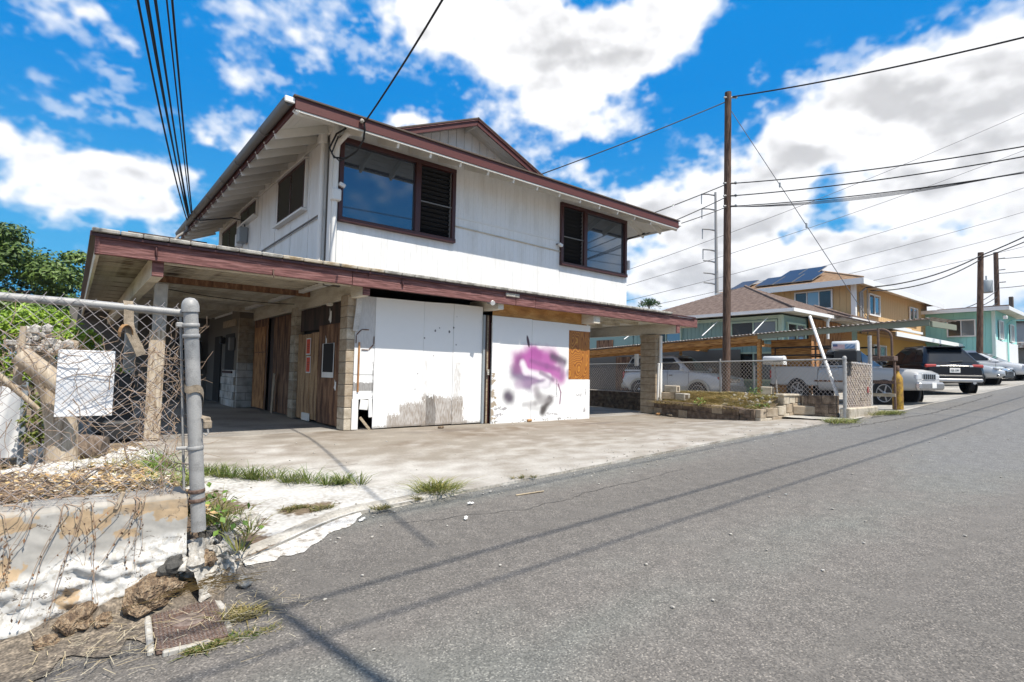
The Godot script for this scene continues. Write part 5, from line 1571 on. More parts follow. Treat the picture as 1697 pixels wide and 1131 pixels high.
func yard() -> void:
	var sn := noise(80, 0.03, 4)
	# straw, wood chips and dead leaves over the yard
	var g := G.new()
	var cols := [lin(.52, .39, .20), lin(.42, .27, .12), lin(.62, .56, .46), lin(.26, .165, .09), lin(.48, .33, .15)]
	for i in 11000:
		var z := -4.0 - 5.0 * pow(rng.randf(), 1.7)
		var x := rng.randf_range(-1.2 - absf(z + 4.0) * 0.3, 0.78)
		var p := Vector3(x, yard_y(x, z) + rng.randf() * 0.03, z)
		if rng.randf() < 0.5:
			var d := Vector3(rng.randfn(), rng.randfn() * 0.18, rng.randfn()).normalized() * rng.randf_range(0.03, 0.13)
			var s := Vector3(d.z, 0, -d.x).normalized() * 0.0035
			var c: Color = cols[rng.randi() % 5].srgb_to_linear()
			g.quad(p - s, p + s, p + d + s * 0.4, p + d - s * 0.4, c)
		else:
			leaf_quad(g, p, Vector3(rng.randfn(), 0.2 * rng.randfn(), rng.randfn()).normalized(), (Vector3.UP + rdir() * 0.5).normalized(), rng.randf_range(0.025, 0.065), 0.028, (cols[rng.randi() % 5] as Color).srgb_to_linear())
	stuff(solo("straw_litter", g, "straw", "straw, dead leaves and wood chips covering the fenced yard", "ground litter"))
	var wc := G.new()
	for i in 900:
		var t := rng.randf()
		var x := lerpf(-0.25, 0.70, t) + rng.randfn() * 0.12
		var z := lerpf(-6.0, -7.9, t) + rng.randfn() * 0.26
		wc.blob(Vector3(x, yard_y(x, z) + 0.01, z), Vector3(0.034, 0.018, 0.03) * rng.randf_range(0.6, 1.6), sn, 0.5, 6, Basis.from_euler(rdir()))
	stuff(solo("white_chips", wc, "painted_concrete", "band of white stone chips along the yard in front of the carport", "gravel"))
	var gg := G.new()
	for i in 34: tuft(gg, Vector3(0.70 + rng.randfn() * 0.10, yard_y(0.6, -6.2), -6.2 + rng.randfn() * 0.35), 24, 0.10, 0.08, lin(.09, .17, .02).srgb_to_linear(), lin(.20, .27, .05).srgb_to_linear())
	for i in 26: tuft(gg, Vector3(0.60 + rng.randfn() * 0.07, yard_y(0.6, -4.7), -4.75 + rng.randfn() * 0.3), 20, 0.09, 0.06, lin(.09, .15, .02).srgb_to_linear(), lin(.26, .27, .07).srgb_to_linear())
	for i in 22: tuft(gg, Vector3(0.3 + rng.randfn() * 0.2, yard_y(0.2, -6.3), -6.2 + rng.randfn() * 0.4), 12, 0.07, 0.08, lin(.16, .17, .04).srgb_to_linear(), lin(.34, .27, .11).srgb_to_linear())
	stuff(solo("yard_grass", gg, "grass", "patch of green grass behind the fence beside the post", "grass"))
	# heap of sticks by the wall
	var hs := G.new(true)
	for i in 260:
		var p := Vector3(-0.45 + rng.randfn() * 0.28, 0.76 + absf(rng.randfn()) * 0.05, -4.22 + rng.randfn() * 0.14)
		var d := Vector3(rng.randfn(), rng.randfn() * 0.3, rng.randfn() * 0.5).normalized() * rng.randf_range(0.06, 0.26)
		hs.tube([p, p + d * 0.5 + Vector3(0, 0.012, 0), p + d], rng.randf_range(0.002, 0.006), 4, 0.0015, false)
	stuff(solo("stick_heap", hs, "dry_stem", "heap of dead sticks behind the plastered wall at the far left", "sticks"))
	# dead stump with a broken trunk
	var t := thing("dead_stump", "pale dead tree stump with a broken trunk leaning behind the fence", "tree stump", Vector3(-0.2, 0.6, -6.6))
	var tk := G.new(true)
	tk.tube([Vector3(-0.02, 0.55, -6.55), Vector3(-0.03, 0.95, -6.6), Vector3(-0.10, 1.30, -6.65), Vector3(-0.22, 1.55, -6.7), Vector3(-0.33, 1.78, -6.7)], 0.13, 12, 0.10)
	part(t, "trunk", tk, "old_plank")
	var bk := G.new(true)
	bk.tube([Vector3(-0.34, 1.62, -6.35), Vector3(-0.15, 1.45, -6.3), Vector3(0.06, 1.24, -6.25)], 0.085, 10, 0.08)
	part(t, "broken_limb", bk, "old_plank")
	for q in [[Vector3(-0.36, 1.3, -6.5), Vector3(-0.34, 1.88, -6.5), 0.035], [Vector3(-0.75, 1.45, -6.3), Vector3(-0.25, 1.32, -6.4), 0.022], [Vector3(-0.62, 1.62, -6.3), Vector3(-0.2, 1.15, -6.35), 0.028], [Vector3(-0.05, 1.3, -6.8), Vector3(0.02, 1.78, -6.9), 0.06], [Vector3(-0.8, 1.35, -6.4), Vector3(-0.3, 1.38, -6.5), 0.03]]:
		part(t, "branch", tb([q[0], q[1]], q[2], 7, q[2] * 0.7), "old_plank")
	var fz := G.new(true)
	for i in 190:
		var p := Vector3(-0.2, 1.62, -6.65) + rdir() * Vector3(0.28, 0.2, 0.25)
		var d := (rdir() + Vector3.UP * 0.4) * rng.randf_range(0.05, 0.22)
		fz.tube([p, p + d * 0.5 + rdir() * 0.02, p + d], 0.004, 3, 0.0015, false)
	stuff(part(t, "dead_twigs", fz, "dry_stem"))
	var ch := G.new()
	for i in 60: ch.blob(Vector3(-0.25 + rng.randfn() * 0.09, 1.72 + rng.randfn() * 0.06, -6.62 + rng.randfn() * 0.06), Vector3.ONE * rng.randf_range(0.02, 0.05), sn, 0.5, 7)
	stuff(part(t, "rotten_crust", ch, "pale_rock"))
	# a log and a concrete lump on the ground
	solo("cut_log", tb([Vector3(0.02, 0.70, -7.2), Vector3(0.32, 0.66, -7.1)], 0.15, 12), "bark", "short cut log lying in the yard below the white board", "log")
	solo("concrete_block", cb(Vector3(-0.14, 0.66, -6.9), Vector3(0.22, 0.16, 0.18), 0.03, Basis.from_euler(Vector3(0.1, 0.4, 0.15))), "pale_rock", "pale broken concrete block in the yard behind the fence", "concrete block")
	solo("leaning_plank", cb(Vector3(0.965, 1.26, -9.40), Vector3(0.20, 1.62, 0.03), 0.004), "old_plank", "wide pale plank standing against the carport post behind the fence", "plank")
	solo("rubbish_bin", cb(Vector3(0.55, 0.95, -10.6), Vector3(0.5, 0.95, 0.5), 0.05), "black_plastic", "black bin under the left end of the carport", "bin")
	solo("dark_crate", cb(Vector3(0.62, 0.62, -9.6), Vector3(0.45, 0.28, 0.3), 0.03), "black_plastic", "dark crate on the carport floor behind the fence", "crate")
	var sh := thing("metal_sheet_fence", "grey sheet metal fence panels at the far left of the yard", "fence", Vector3(-0.9, 0.5, -7.8))
	for i in 3: part(sh, "panel", cb(Vector3(-1.5 + i * 0.46, 0.93, -7.8), Vector3(0.45, 0.75, 0.015), 0.004), "white_metal")
	for i in 3: part(sh, "post", cb(Vector3(-1.28 + i * 0.46, 0.9, -7.77), Vector3(0.05, 0.9, 0.04), 0.005), "grey_box")
	var sd := thing("dark_shed", "dark low shed behind the yard at the far left", "shed", Vector3(-2.6, 0.45, -12.5))
	part(sd, "wall", bx(Vector3(-2.7, 1.35, -12.6), Vector3(2.4, 1.8, 1.2)), "dark_room")
	part(sd, "roof", cb(Vector3(-2.6, 2.3, -12.5), Vector3(3.0, 0.06, 1.8), 0.01, Basis(Vector3.BACK, -0.08)), "roof_felt")
	part(sd, "window", bx(Vector3(-2.0, 1.5, -11.97), Vector3(0.6, 0.7, 0.05)), "window_glass")
	# vine covered bush
	var b := thing("leafy_bush", "bright green leafy bush behind the fence and dead stump", "bush", Vector3(-0.3, 0.45, -11.8))
	var bl := G.new()
	crown(bl, Vector3(-0.45, 1.75, -11.8), Vector3(1.25, 0.75, 0.7), 5200, 0.085, lin(.10, .20, .014).srgb_to_linear(), lin(.30, .42, .04).srgb_to_linear(), 46)
	stuff(part(b, "foliage", bl, "leaf_bright"))
	for q in [[-0.7, 0.3], [-0.2, -0.1], [0.2, 0.15]]:
		part(b, "stem", tb([Vector3(-0.3 + q[1], 0.4, -11.8), Vector3(-0.3 + q[0], 1.7, -11.8)], 0.03, 6, 0.015), "bark")
	var b2 := thing("low_bush", "dark olive weeds at the foot of the dead stump", "bush", Vector3(-0.2, 0.55, -7.6))
	var bl2 := G.new()
	crown(bl2, Vector3(-0.22, 0.95, -7.7), Vector3(0.22, 0.32, 0.2), 700, 0.05, lin(.08, .11, .015).srgb_to_linear(), lin(.17, .19, .03).srgb_to_linear(), 14)
	stuff(part(b2, "foliage", bl2, "leaf_dark"))
	part(b2, "stem", tb([Vector3(-0.2, 0.5, -7.7), Vector3(-0.22, 1.0, -7.7)], 0.015, 5), "bark")
	tree("broad_tree", "broad dense green tree beyond the yard at the left edge", Vector3(-4.0, 0.4, -38.0), Vector3(-3.5, 5.5, -38.0), Vector3(5.2, 2.8, 4.0), 24000, 0.24, 70)
	tree("hedge_tree", "dark green tree low behind the carport roof at the left", Vector3(-1.5, 0.4, -34.0), Vector3(-1.0, 3.2, -34.0), Vector3(3.4, 1.9, 2.0), 5000, 0.26, 34)

func tree(nm: String, label: String, base: Vector3, c: Vector3, r: Vector3, n: int, size: float, clumps: int) -> void:
	var t := thing(nm, label, "tree", base)
	var tr := G.new(true)
	tr.tube([base, base.lerp(c, 0.4) + Vector3(0.15, 0, 0), c], r.x * 0.09, 10, r.x * 0.05)
	part(t, "trunk", tr, "bark")
	for i in 5:
		var d := rdir()
		d.y = absf(d.y) * 0.6
		part(t, "limb", tb([base.lerp(c, 0.55), c.lerp(c + d * r * 0.4, 0.6) - Vector3(0, 0.3, 0), c + d * r * 0.75], r.x * 0.04, 6, r.x * 0.012), "bark")
	var g := G.new()
	crown(g, c, r, n, size, lin(.03, .07, .012).srgb_to_linear(), lin(.15, .22, .04).srgb_to_linear(), clumps)
	stuff(part(t, "crown", g, "leaf_dark"))

# ------------------------------------------------------------------ boundary, planter and gate on the right
func bline(z: float) -> float:
	return 13.0 + 1.2 * (-4.62 - z) / 8.5

func wall_run(par: Node3D, a: Vector3, b: Vector3, courses: int, mats: Array, thick := 0.15, len := 0.40, skip := 0) -> void:
	# rows of blocks from a to b; a.y and b.y are the ground
	var d := b - a
	var L := Vector2(d.x, d.z).length()
	var yaw := atan2(-d.z, d.x)
	var bs := Basis(Vector3.UP, yaw)
	var n := int(ceil(L / len))
	var full := cb(Vector3.ZERO, Vector3(L / n - 0.01, 0.193, thick), 0.010).done()
	var half := cb(Vector3.ZERO, Vector3(L / n * 0.5 - 0.01, 0.193, thick), 0.010).done()
	part(par, "mortar_core", bx((a + b) / 2 + Vector3(0, courses * 0.1 - 0.03, 0), Vector3(L - 0.02, courses * 0.2 - 0.06, thick - 0.03), bs), "mortar_dark")
	for r in courses:
		var y := (r + 0.5) * 0.2
		for i in n + (1 if r % 2 else 0):
			if r == courses - 1 and i < skip: continue
			var t := (i + 0.5) / n
			var m := full
			if r % 2:
				t = float(i) / n
				if i == 0:
					t = 0.25 / n
					m = half
				elif i == n:
					t = 1.0 - 0.25 / n
					m = half
			piece(par, "block", m, mats[rng.randi() % mats.size()], a.lerp(b, t) + Vector3(rng.randf_range(-.004, .004), y, rng.randf_range(-.004, .004)), bs)

func planter() -> void:
	var p := thing("planter_wall", "low weathered block wall round the weedy bed beside the right carport pillar", "wall", Vector3(12.0, 0.5, -6.0))
	wall_run(p, Vector3(12.93, 0.46, -9.42), Vector3(11.9, 0.47, -6.35), 2, ["block_brown", "block_brown", "block"])
	wall_run(p, Vector3(11.88, 0.45, -6.33), Vector3(11.76, 0.45, -5.92), 2, ["block_brown"], 0.15, 0.41, 1)
	part(p, "broken_block", cb(Vector3(11.82, 0.77, -6.2), Vector3(0.14, 0.14, 0.28), 0.03, Basis.from_euler(Vector3(0.25, 0.25, 0))), "block_brown")
	wall_run(p, Vector3(11.72, 0.45, -5.88), Vector3(12.5, 0.53, -5.72), 2, ["block_pale", "block", "block_pale"])
	wall_run(p, Vector3(12.5, 0.55, -5.74), Vector3(13.12, 0.60, -5.62), 3, ["block_pale", "block"], 0.16, 0.31)
	part(p, "wall_cap", cb(Vector3(12.78, 1.17, -5.68), Vector3(0.66, 0.05, 0.2), 0.012, Basis(Vector3.UP, -0.19)), "block_pale")
	# bed of soil and dry weeds
	var n := noise(90, 0.9, 4)
	var bed := func(x: float, z: float) -> float:
		var t := clampf((x - 11.9 - (z + 6.35) * -0.33) / 1.6, 0, 1)
		return 0.78 + 0.30 * smoothstep(0.0, 0.7, t) + 0.07 * n.get_noise_2d(x * 2.0, z * 2.0)
	struct("planter_soil", sheet(11.80, 14.1, func(x): return -9.3 if x > 12.9 else lerpf(-6.35, -9.3, (x - 11.8) / 1.1), func(_x): return -5.75, 24, 40, bed), "soil")
	var g := G.new()
	for i in 1500:
		var z := rng.randf_range(-9.2, -5.9)
		var x := rng.randf_range(maxf(11.95, 11.95 + (-6.35 - z) * 0.33), 13.7)
		var a := lin(.42, .31, .12).srgb_to_linear()
		var b := lin(.58, .46, .24).srgb_to_linear()
		if rng.randf() < 0.08 or (z > -6.3 and rng.randf() < 0.3):
			a = lin(.09, .14, .025).srgb_to_linear()
			b = lin(.22, .25, .06).srgb_to_linear()
		tuft(g, Vector3(x, bed.call(x, z), z), 22, 0.085, 0.13, a, b)
	stuff(solo("planter_weeds", g, "grass", "dry yellow weeds covering the planter bed", "weeds"))
	var sn := noise(91, 0.03, 3)
	var st := G.new()
	for i in 110:
		var z := rng.randf_range(-7.2, -5.9)
		var x := rng.randf_range(12.2, 13.3)
		st.blob(Vector3(x, bed.call(x, z) + 0.05, z), Vector3.ONE * rng.randf_range(0.015, 0.042), sn, 0.5, 7)
	stuff(solo("planter_rubble", st, "pale_rock", "white rubble stones lying among the weeds of the planter", "rubble"))
	var wd := G.new()
	for i in 170:
		var q: Vector3 = [Vector3(12.95, 1.22, -6.55), Vector3(12.1, 0.88, -5.95), Vector3(12.25, 0.92, -7.6)][i % 3]
		leaf_quad(wd, q + rdir() * Vector3(0.12, 0.08, 0.16), rdir(), (Vector3.UP + rdir() * 0.4).normalized(), 0.05, 0.035, lin(.07, .16, .02).srgb_to_linear().lerp(lin(.2, .3, .05).srgb_to_linear(), rng.randf()))
	stuff(solo("planter_greens", wd, "leaf_bright", "small broad-leaved green weeds at the edge of the planter", "weeds"))
	# loose blocks beside the pillar
	for q in [[Vector3(12.95, 1.0, -9.0), 0.3, "block", "brown loose block, lowest of the small pile beside the carport pillar"], [Vector3(12.92, 0.99, -8.55), -0.3, "pale_rock", "pale tilted loose block, nearest the street in the pile beside the carport pillar"], [Vector3(12.98, 1.19, -8.92), 0.1, "block_pale", "tan loose block on top of the pile beside the carport pillar"], [Vector3(13.15, 1.24, -6.35), 0.2, "block_pale", "single pale block standing on the bed under the white mailbox"]]:
		var t := thing("loose_block", q[3], "concrete block", q[0], q[1], "loose blocks on the planter")
		own(t, "shell", cb(Vector3.ZERO, Vector3(0.2, 0.19, 0.38 if q[0].z < -7.0 else 0.26), 0.015), q[2])
		own(t, "hollow", bx(Vector3(-0.02, 0.005, 0.19 if q[0].z < -7.0 else 0.13), Vector3(0.1, 0.12, 0.008)), "mortar_dark")
	solo("white_post_stub", cb(Vector3(12.86, 1.35, -9.3), Vector3(0.05, 1.1, 0.05), 0.008, Basis(Vector3.RIGHT, 0.03)), "white_trim", "white broken board standing against the right carport pillar", "board")
	# --- boundary wall
	var w := thing("boundary_wall", "dark brown block wall under the right-hand chain-link fence", "wall", Vector3(13.6, 0.45, -8.5))
	wall_run(w, Vector3(bline(-16.2), 0.40, -16.2), Vector3(bline(-9.6), 0.42, -9.6), 3, ["block_brown"], 0.15, 0.40)
	wall_run(w, Vector3(bline(-9.58), 0.42, -9.58), Vector3(bline(-6.0), 0.50, -6.0), 3, ["block_brown"], 0.15, 0.40)
	wall_run(w, Vector3(bline(-5.98), 0.54, -5.98), Vector3(bline(-4.75), 0.60, -4.75), 3, ["block_brown"], 0.15, 0.41)
	struct("step_recess", sheet(12.4, 13.6, func(_x): return -5.75, func(_x): return -4.4, 8, 8, func(x, z): return gy(x) + 0.045 + 0.01 * n.get_noise_2d(x * 3.0, z * 3.0)), "lot_concrete")
	solo("step_block", cb(Vector3(13.0, 0.83, -5.45), Vector3(0.20, 0.20, 0.46), 0.02, Basis(Vector3.UP, 0.5)), "block", "brown concrete block lying in the recess before the boundary wall", "concrete block")
	solo("iron_stake", tb([Vector3(13.05, 0.9, -5.5), Vector3(13.05, 1.14, -5.48)], 0.012, 6), "tan_timber", "short rusty stake behind the brown block in the wall recess", "stake")
	# --- right chain-link fence with its gate panel
	var f := thing("chain_link_fence", "grey chain-link fence with a thin top rail on the brown boundary wall", "fence", Vector3(13.5, 1.0, -8.0))
	var rl := []
	for i in 13:
		var z := lerpf(-16.0, -4.62, i / 12.0)
		rl.append(Vector3(bline(z), lerpf(1.865, 1.985, i / 12.0), z))
	part(f, "top_rail", tb(rl, 0.020, 8), "galvanised")
	var cl := G.new()
	chain_link(cl, Vector3(bline(-16.0), 0, -16.0), Vector3(-1.2 / 8.5, 0, 1).normalized(), 11.45, func(x): return [lerpf(0.98, 1.17, x / 11.4), lerpf(1.865, 1.985, x / 11.4)], 0.0048, 0.05, 0.05)
	part(f, "chain_link_mesh", cl, "fence_wire")
	for q in [[-13.3, 0.9, 1.9], [-10.4, 0.9, 1.93], [-7.75, 1.0, 2.03], [-6.75, 1.15, 1.86]]:
		part(f, "post", tb([Vector3(bline(q[0]), q[1], q[0]), Vector3(bline(q[0]), q[2], q[0])], 0.024, 8), "galvanised")
	part(f, "gate_post", tb([Vector3(13.0, 0.66, -4.60), Vector3(13.02, 2.0, -4.60)], 0.04, 12), "galvanised")
	var gc := G.new(true)
	gc.lathe(Vector3(13.02, 1.99, -4.60), Vector3.UP, [Vector2(0.045, 0), Vector2(0.045, 0.03), Vector2(0.03, 0.06), Vector2(0, 0.07)], 12)
	part(f, "post_cap", gc, "galvanised")
	var gt := thing("woven_gate_panel", "short fence panel woven full of dry brown strips beside the gate post", "gate", Vector3(13.8, 0.9, -4.62))
	var fr := G.new(true)
	fr.tube([Vector3(13.10, 1.93, -4.62), Vector3(14.66, 1.90, -4.62)], 0.018, 8)
	fr.tube([Vector3(14.66, 1.96, -4.62), Vector3(14.62, 0.80, -4.62)], 0.024, 8)
	part(gt, "frame", fr, "galvanised")
	var gm := G.new()
	chain_link(gm, Vector3(13.05, 0, -4.60), Vector3(1, 0, 0), 1.6, func(_x): return [0.92, 1.93], 0.0025, 0.05, 0.05)
	part(gt, "chain_link_mesh", gm, "fence_wire")
	var sl := G.new()
	var nn := 0
	for i in 620:
		var x := 13.08 + rng.randf() * 1.55
		var y := rng.randf_range(0.93, 1.88)
		var c: Color = [lin(.30, .22, .13), lin(.16, .11, .07), lin(.42, .35, .25), lin(.10, .08, .06)][rng.randi() % 4].srgb_to_linear()
		var d := Vector3(rng.randfn() * 0.02, rng.randf_range(0.05, 0.11), 0.0)
		var s := Vector3(rng.randf_range(0.006, 0.014), 0, 0)
		var o := Vector3(x, y, -4.61 + rng.randf_range(-0.02, 0.012))
		sl.quad(o - s, o + s, o + d + s, o + d - s, c)
	stuff(part(gt, "woven_strips", sl, "straw"))
	part(gt, "backing_slats", bx(Vector3(13.86, 1.41, -4.645), Vector3(1.5, 0.98, 0.006)), "bark")
	solo("gate_tall_post", tb([Vector3(14.74, 0.75, -4.66), Vector3(14.74, 2.60, -4.66)], 0.045, 10), "galvanised", "tall grey pipe post at the far side of the woven gate panel", "post")
	solo("gate_kerb", cb(Vector3(13.85, 0.80, -4.60), Vector3(1.75, 0.26, 0.20), 0.02), "block_pale", "concrete kerb block under the woven gate panel", "kerb")
	solo("red_reflector", cb(Vector3(14.35, 1.32, -4.585), Vector3(0.09, 0.14, 0.008), 0.003), "tail_red", "small red tag hanging on the woven gate panel", "tag")
	# --- mailboxes
	mailbox("white_mailbox", "plain white metal mailbox on a thin post behind the chain-link rail", Vector3(13.42, 1.98, -6.30), 1.0, "")
	var mb := mailbox("printed_mailbox", "white mailbox printed with a striped flag picture on a black box", Vector3(13.30, 2.29, -4.68), 2.1, "flag")
	part(mb, "stand_box", cb(Vector3(13.30, 2.06, -4.64), Vector3(0.26, 0.24, 0.46), 0.015), "black_plastic")
	# --- leaning white pipe, cylinder and rusty frame
	solo("leaning_pipe", tb([Vector3(13.25, 1.16, -4.83), Vector3(14.05, 3.08, -5.72)], 0.035, 10), "white_trim", "long white pipe leaning over the fence next to the woven gate", "pipe")
	var gy2 := gy(16.4)
	var cy := G.new(true)
	cy.lathe(Vector3(16.4, gy2, -4.58), Vector3.UP, [Vector2(0.0, 0), Vector2(0.115, 0.0), Vector2(0.12, 0.02), Vector2(0.12, 0.72), Vector2(0.112, 0.80), Vector2(0.085, 0.87), Vector2(0.05, 0.92), Vector2(0.04, 0.95), Vector2(0.04, 1.0), Vector2(0.0, 1.0)], 20)
	var c := solo("gas_cylinder", cy, "cylinder_yellow", "rusty yellow gas cylinder standing on the street edge by the pickup", "gas cylinder")
	var vc := G.new(true)
	vc.lathe(Vector3(16.4, gy2 + 0.985, -4.58), Vector3.UP, [Vector2(0.05, 0), Vector2(0.055, 0.02), Vector2(0.05, 0.10), Vector2(0.035, 0.13), Vector2(0, 0.135)], 14)
	part(c, "valve_cap", vc, "rusty_iron")
	var ir := thing("rusty_iron_frame", "welded rusty iron frame with a box shelf in front of the pickup's wheel", "frame", Vector3(16.0, 0.8, -4.8))
	for q in [[Vector3(16.2, 0.80, -4.58), Vector3(16.2, 2.10, -4.58), 0.03], [Vector3(15.95, 2.10, -4.85), Vector3(15.95, 2.86, -4.85), 0.03], [Vector3(15.9, 2.10, -5.05), Vector3(15.9, 1.86, -5.05), 0.025]]:
		part(ir, "upright", tb([q[0], q[1]], q[2], 6), "rusty_iron")
	var crv := []
	for k in 7:
		var a := PI * 0.5 * k / 6.0
		crv.append(Vector3(16.1, 2.62 + 0.22 * sin(a), -4.60 - 0.22 * (1.0 - cos(a))))
	crv.push_front(Vector3(16.1, 2.10, -4.60))
	crv.append(Vector3(16.4, 2.85, -5.35))
	part(ir, "bent_tube", tb(crv, 0.03, 8), "rusty_iron")
	part(ir, "shelf", cb(Vector3(16.15, 2.10, -4.78), Vector3(0.3, 0.12, 0.5), 0.01), "rusty_iron")
	for q in [[1.50, "rusty_iron"], [1.17, "tan_timber"]]:
		part(ir, "cross_bar", cb(Vector3(16.18, q[0], -4.92), Vector3(0.05, 0.085, 0.72), 0.006), q[1])
	# weeds at the gate's foot
	var g2 := G.new()
	for q in [[12.35, -4.42, 26, 0.11], [14.6, -4.38, 18, 0.12], [15.2, -4.30, 10, 0.07]]:
		for i in q[2]: tuft(g2, Vector3(q[0] + rng.randfn() * 0.28, gy(q[0]) + 0.02, q[1] + rng.randfn() * 0.09), 24, q[3], 0.09, lin(.12, .18, .03).srgb_to_linear(), lin(.32, .28, .10).srgb_to_linear())
	stuff(solo("verge_grass", g2, "grass", "patchy grass at the street edge in front of the gate", "grass"))

func mailbox(nm: String, label: String, at: Vector3, turn: float, art: String) -> Node3D:
	var t := thing(nm, label, "mailbox", at)
	var g := G.new(true)
	var n := 12
	var pr: Array[Vector2] = [Vector2(-0.085, -0.10), Vector2(0.085, -0.10)]
	for k in n + 1: pr.append(Vector2(cos(PI * k / n) * 0.085, 0.02 + sin(PI * k / n) * 0.085))
	for i in pr.size():
		var a := pr[i]
		var b := pr[(i + 1) % pr.size()]
		g.quad(at + Vector3(a.x, a.y, 0.25), at + Vector3(a.x, a.y, -0.25), at + Vector3(b.x, b.y, -0.25), at + Vector3(b.x, b.y, 0.25))
	for i in range(1, pr.size() - 1):
		g.tri(at + Vector3(pr[0].x, pr[0].y, -0.25), at + Vector3(pr[i + 1].x, pr[i + 1].y, -0.25), at + Vector3(pr[i].x, pr[i].y, -0.25))
	part(t, "shell", g, "white_metal")
	var d := G.new(true)
	for i in range(1, pr.size() - 1):
		d.tri(at + Vector3(pr[0].x, pr[0].y, 0.25) * Vector3(1.06, 1.06, 1), at + Vector3(pr[i].x * 1.06, pr[i].y * 1.06, 0.252), at + Vector3(pr[i + 1].x * 1.06, pr[i + 1].y * 1.06, 0.252))
	for i in pr.size():
		var a := pr[i] * 1.06
		var b := pr[(i + 1) % pr.size()] * 1.06
		d.quad(at + Vector3(a.x, a.y, 0.255), at + Vector3(a.x, a.y, 0.225), at + Vector3(b.x, b.y, 0.225), at + Vector3(b.x, b.y, 0.255))
	part(t, "door", d, "white_trim")
	if art:
		var ft := painted(96, 48, func(u: float, v: float) -> Color:
			var w := 0.04 * sin(u * 9.0)
			if u < 0.55:
				var row := int((v + w) * 9.0)
				if u < 0.22 and v < 0.5: return lin(.07, .10, .22)
				return lin(.45, .14, .15) if row % 2 else lin(.66, .66, .68)
			return lin(.40, .48, .60).lerp(lin(.10, .22, .40), clampf(sin(u * 30.0 + v * 9.0) * 0.5 + v, 0, 1)))
		mat("flag_print", Color.WHITE, 0.4, {tex = ft, uv = true})
		var fg := G.new()
		fg.quad(at + Vector3(-0.088, -0.07, -0.22), at + Vector3(-0.088, -0.07, 0.22), at + Vector3(-0.088, 0.035, 0.22), at + Vector3(-0.088, 0.035, -0.22))
		part(t, "printed_picture", fg, "flag_print")
	else:
		part(t, "post", tb([at + Vector3(0, -0.85, 0.06), at + Vector3(0, -0.1, 0.0)], 0.022, 8), "galvanised")
		part(t, "hinge", bx(at + Vector3(-0.088, -0.03, 0.1), Vector3(0.008, 0.03, 0.2)), "galvanised")
	return t

# ------------------------------------------------------------------ neighbours
func hip_roof(par: Node3D, nm: String, x0: float, x1: float, z0: float, z1: float, y: float, pitch: float, m: String, fascia: String, th := 0.16) -> Node3D:
	# z0 < z1
	var w := z1 - z0
	var l := x1 - x0
	var d := minf(w, l) / 2
	var g := G.new()
	var A := Vector3(x0, y, z1)
	var B := Vector3(x1, y, z1)
	var C := Vector3(x1, y, z0)
	var D := Vector3(x0, y, z0)
	var R0: Vector3
	var R1: Vector3
	if l >= w:
		R0 = Vector3(x0 + d, y + d * pitch, (z0 + z1) / 2)
		R1 = Vector3(x1 - d, y + d * pitch, (z0 + z1) / 2)
		g.quad(A, B, R1, R0)
		g.quad(C, D, R0, R1)
		g.tri(B, C, R1)
		g.tri(D, A, R0)
	else:
		R0 = Vector3((x0 + x1) / 2, y + d * pitch, z1 - d)
		R1 = Vector3((x0 + x1) / 2, y + d * pitch, z0 + d)
		g.tri(A, B, R0)
		g.quad(B, C, R1, R0)
		g.tri(C, D, R1)
		g.quad(D, A, R0, R1)
	var r := part(par, nm, g, m)
	# courses of shingles, each a thin lap following the slope
	var la := G.new()
	for s in [[A, B, R0, R1], [D, A, R0 if l >= w else R1, R0]]:
		var p0: Vector3 = s[0]
		var p1: Vector3 = s[1]
		var q0: Vector3 = s[2]
		var q1: Vector3 = s[3]
		var n := int((q0 - p0).length() / 0.24)
		for i in n:
			var t := float(i) / n
			var t1 := float(i + 1) / n
			var up := Vector3(0, 0.014, 0)
			la.quad(p0.lerp(q0, t) + up, p1.lerp(q1, t) + up, p1.lerp(q1, t1) + Vector3(0, 0.003, 0), p0.lerp(q0, t1) + Vector3(0, 0.003, 0))
			la.quad(p0.lerp(q0, t), p1.lerp(q1, t), p1.lerp(q1, t) + up, p0.lerp(q0, t) + up)
	stuff(part(r, "shingle_courses", la, m))
	part(r, "hip_cap", tb([A + Vector3(0, 0.02, 0), R0 + Vector3(0, 0.02, 0)], 0.06, 5), m)
	part(r, "soffit", bx(Vector3((x0 + x1) / 2, y - 0.05, (z0 + z1) / 2), Vector3(l - 0.06, 0.02, w - 0.06)), "cream_board")
	part(r, "fascia", bx(Vector3((x0 + x1) / 2, y - th / 2 + 0.005, z1 + 0.015), Vector3(l + 0.06, th, 0.04)), fascia)
	part(r, "fascia", bx(Vector3(x0 - 0.015, y - th / 2 + 0.005, (z0 + z1) / 2), Vector3(0.04, th, w - 0.02)), fascia)
	return r

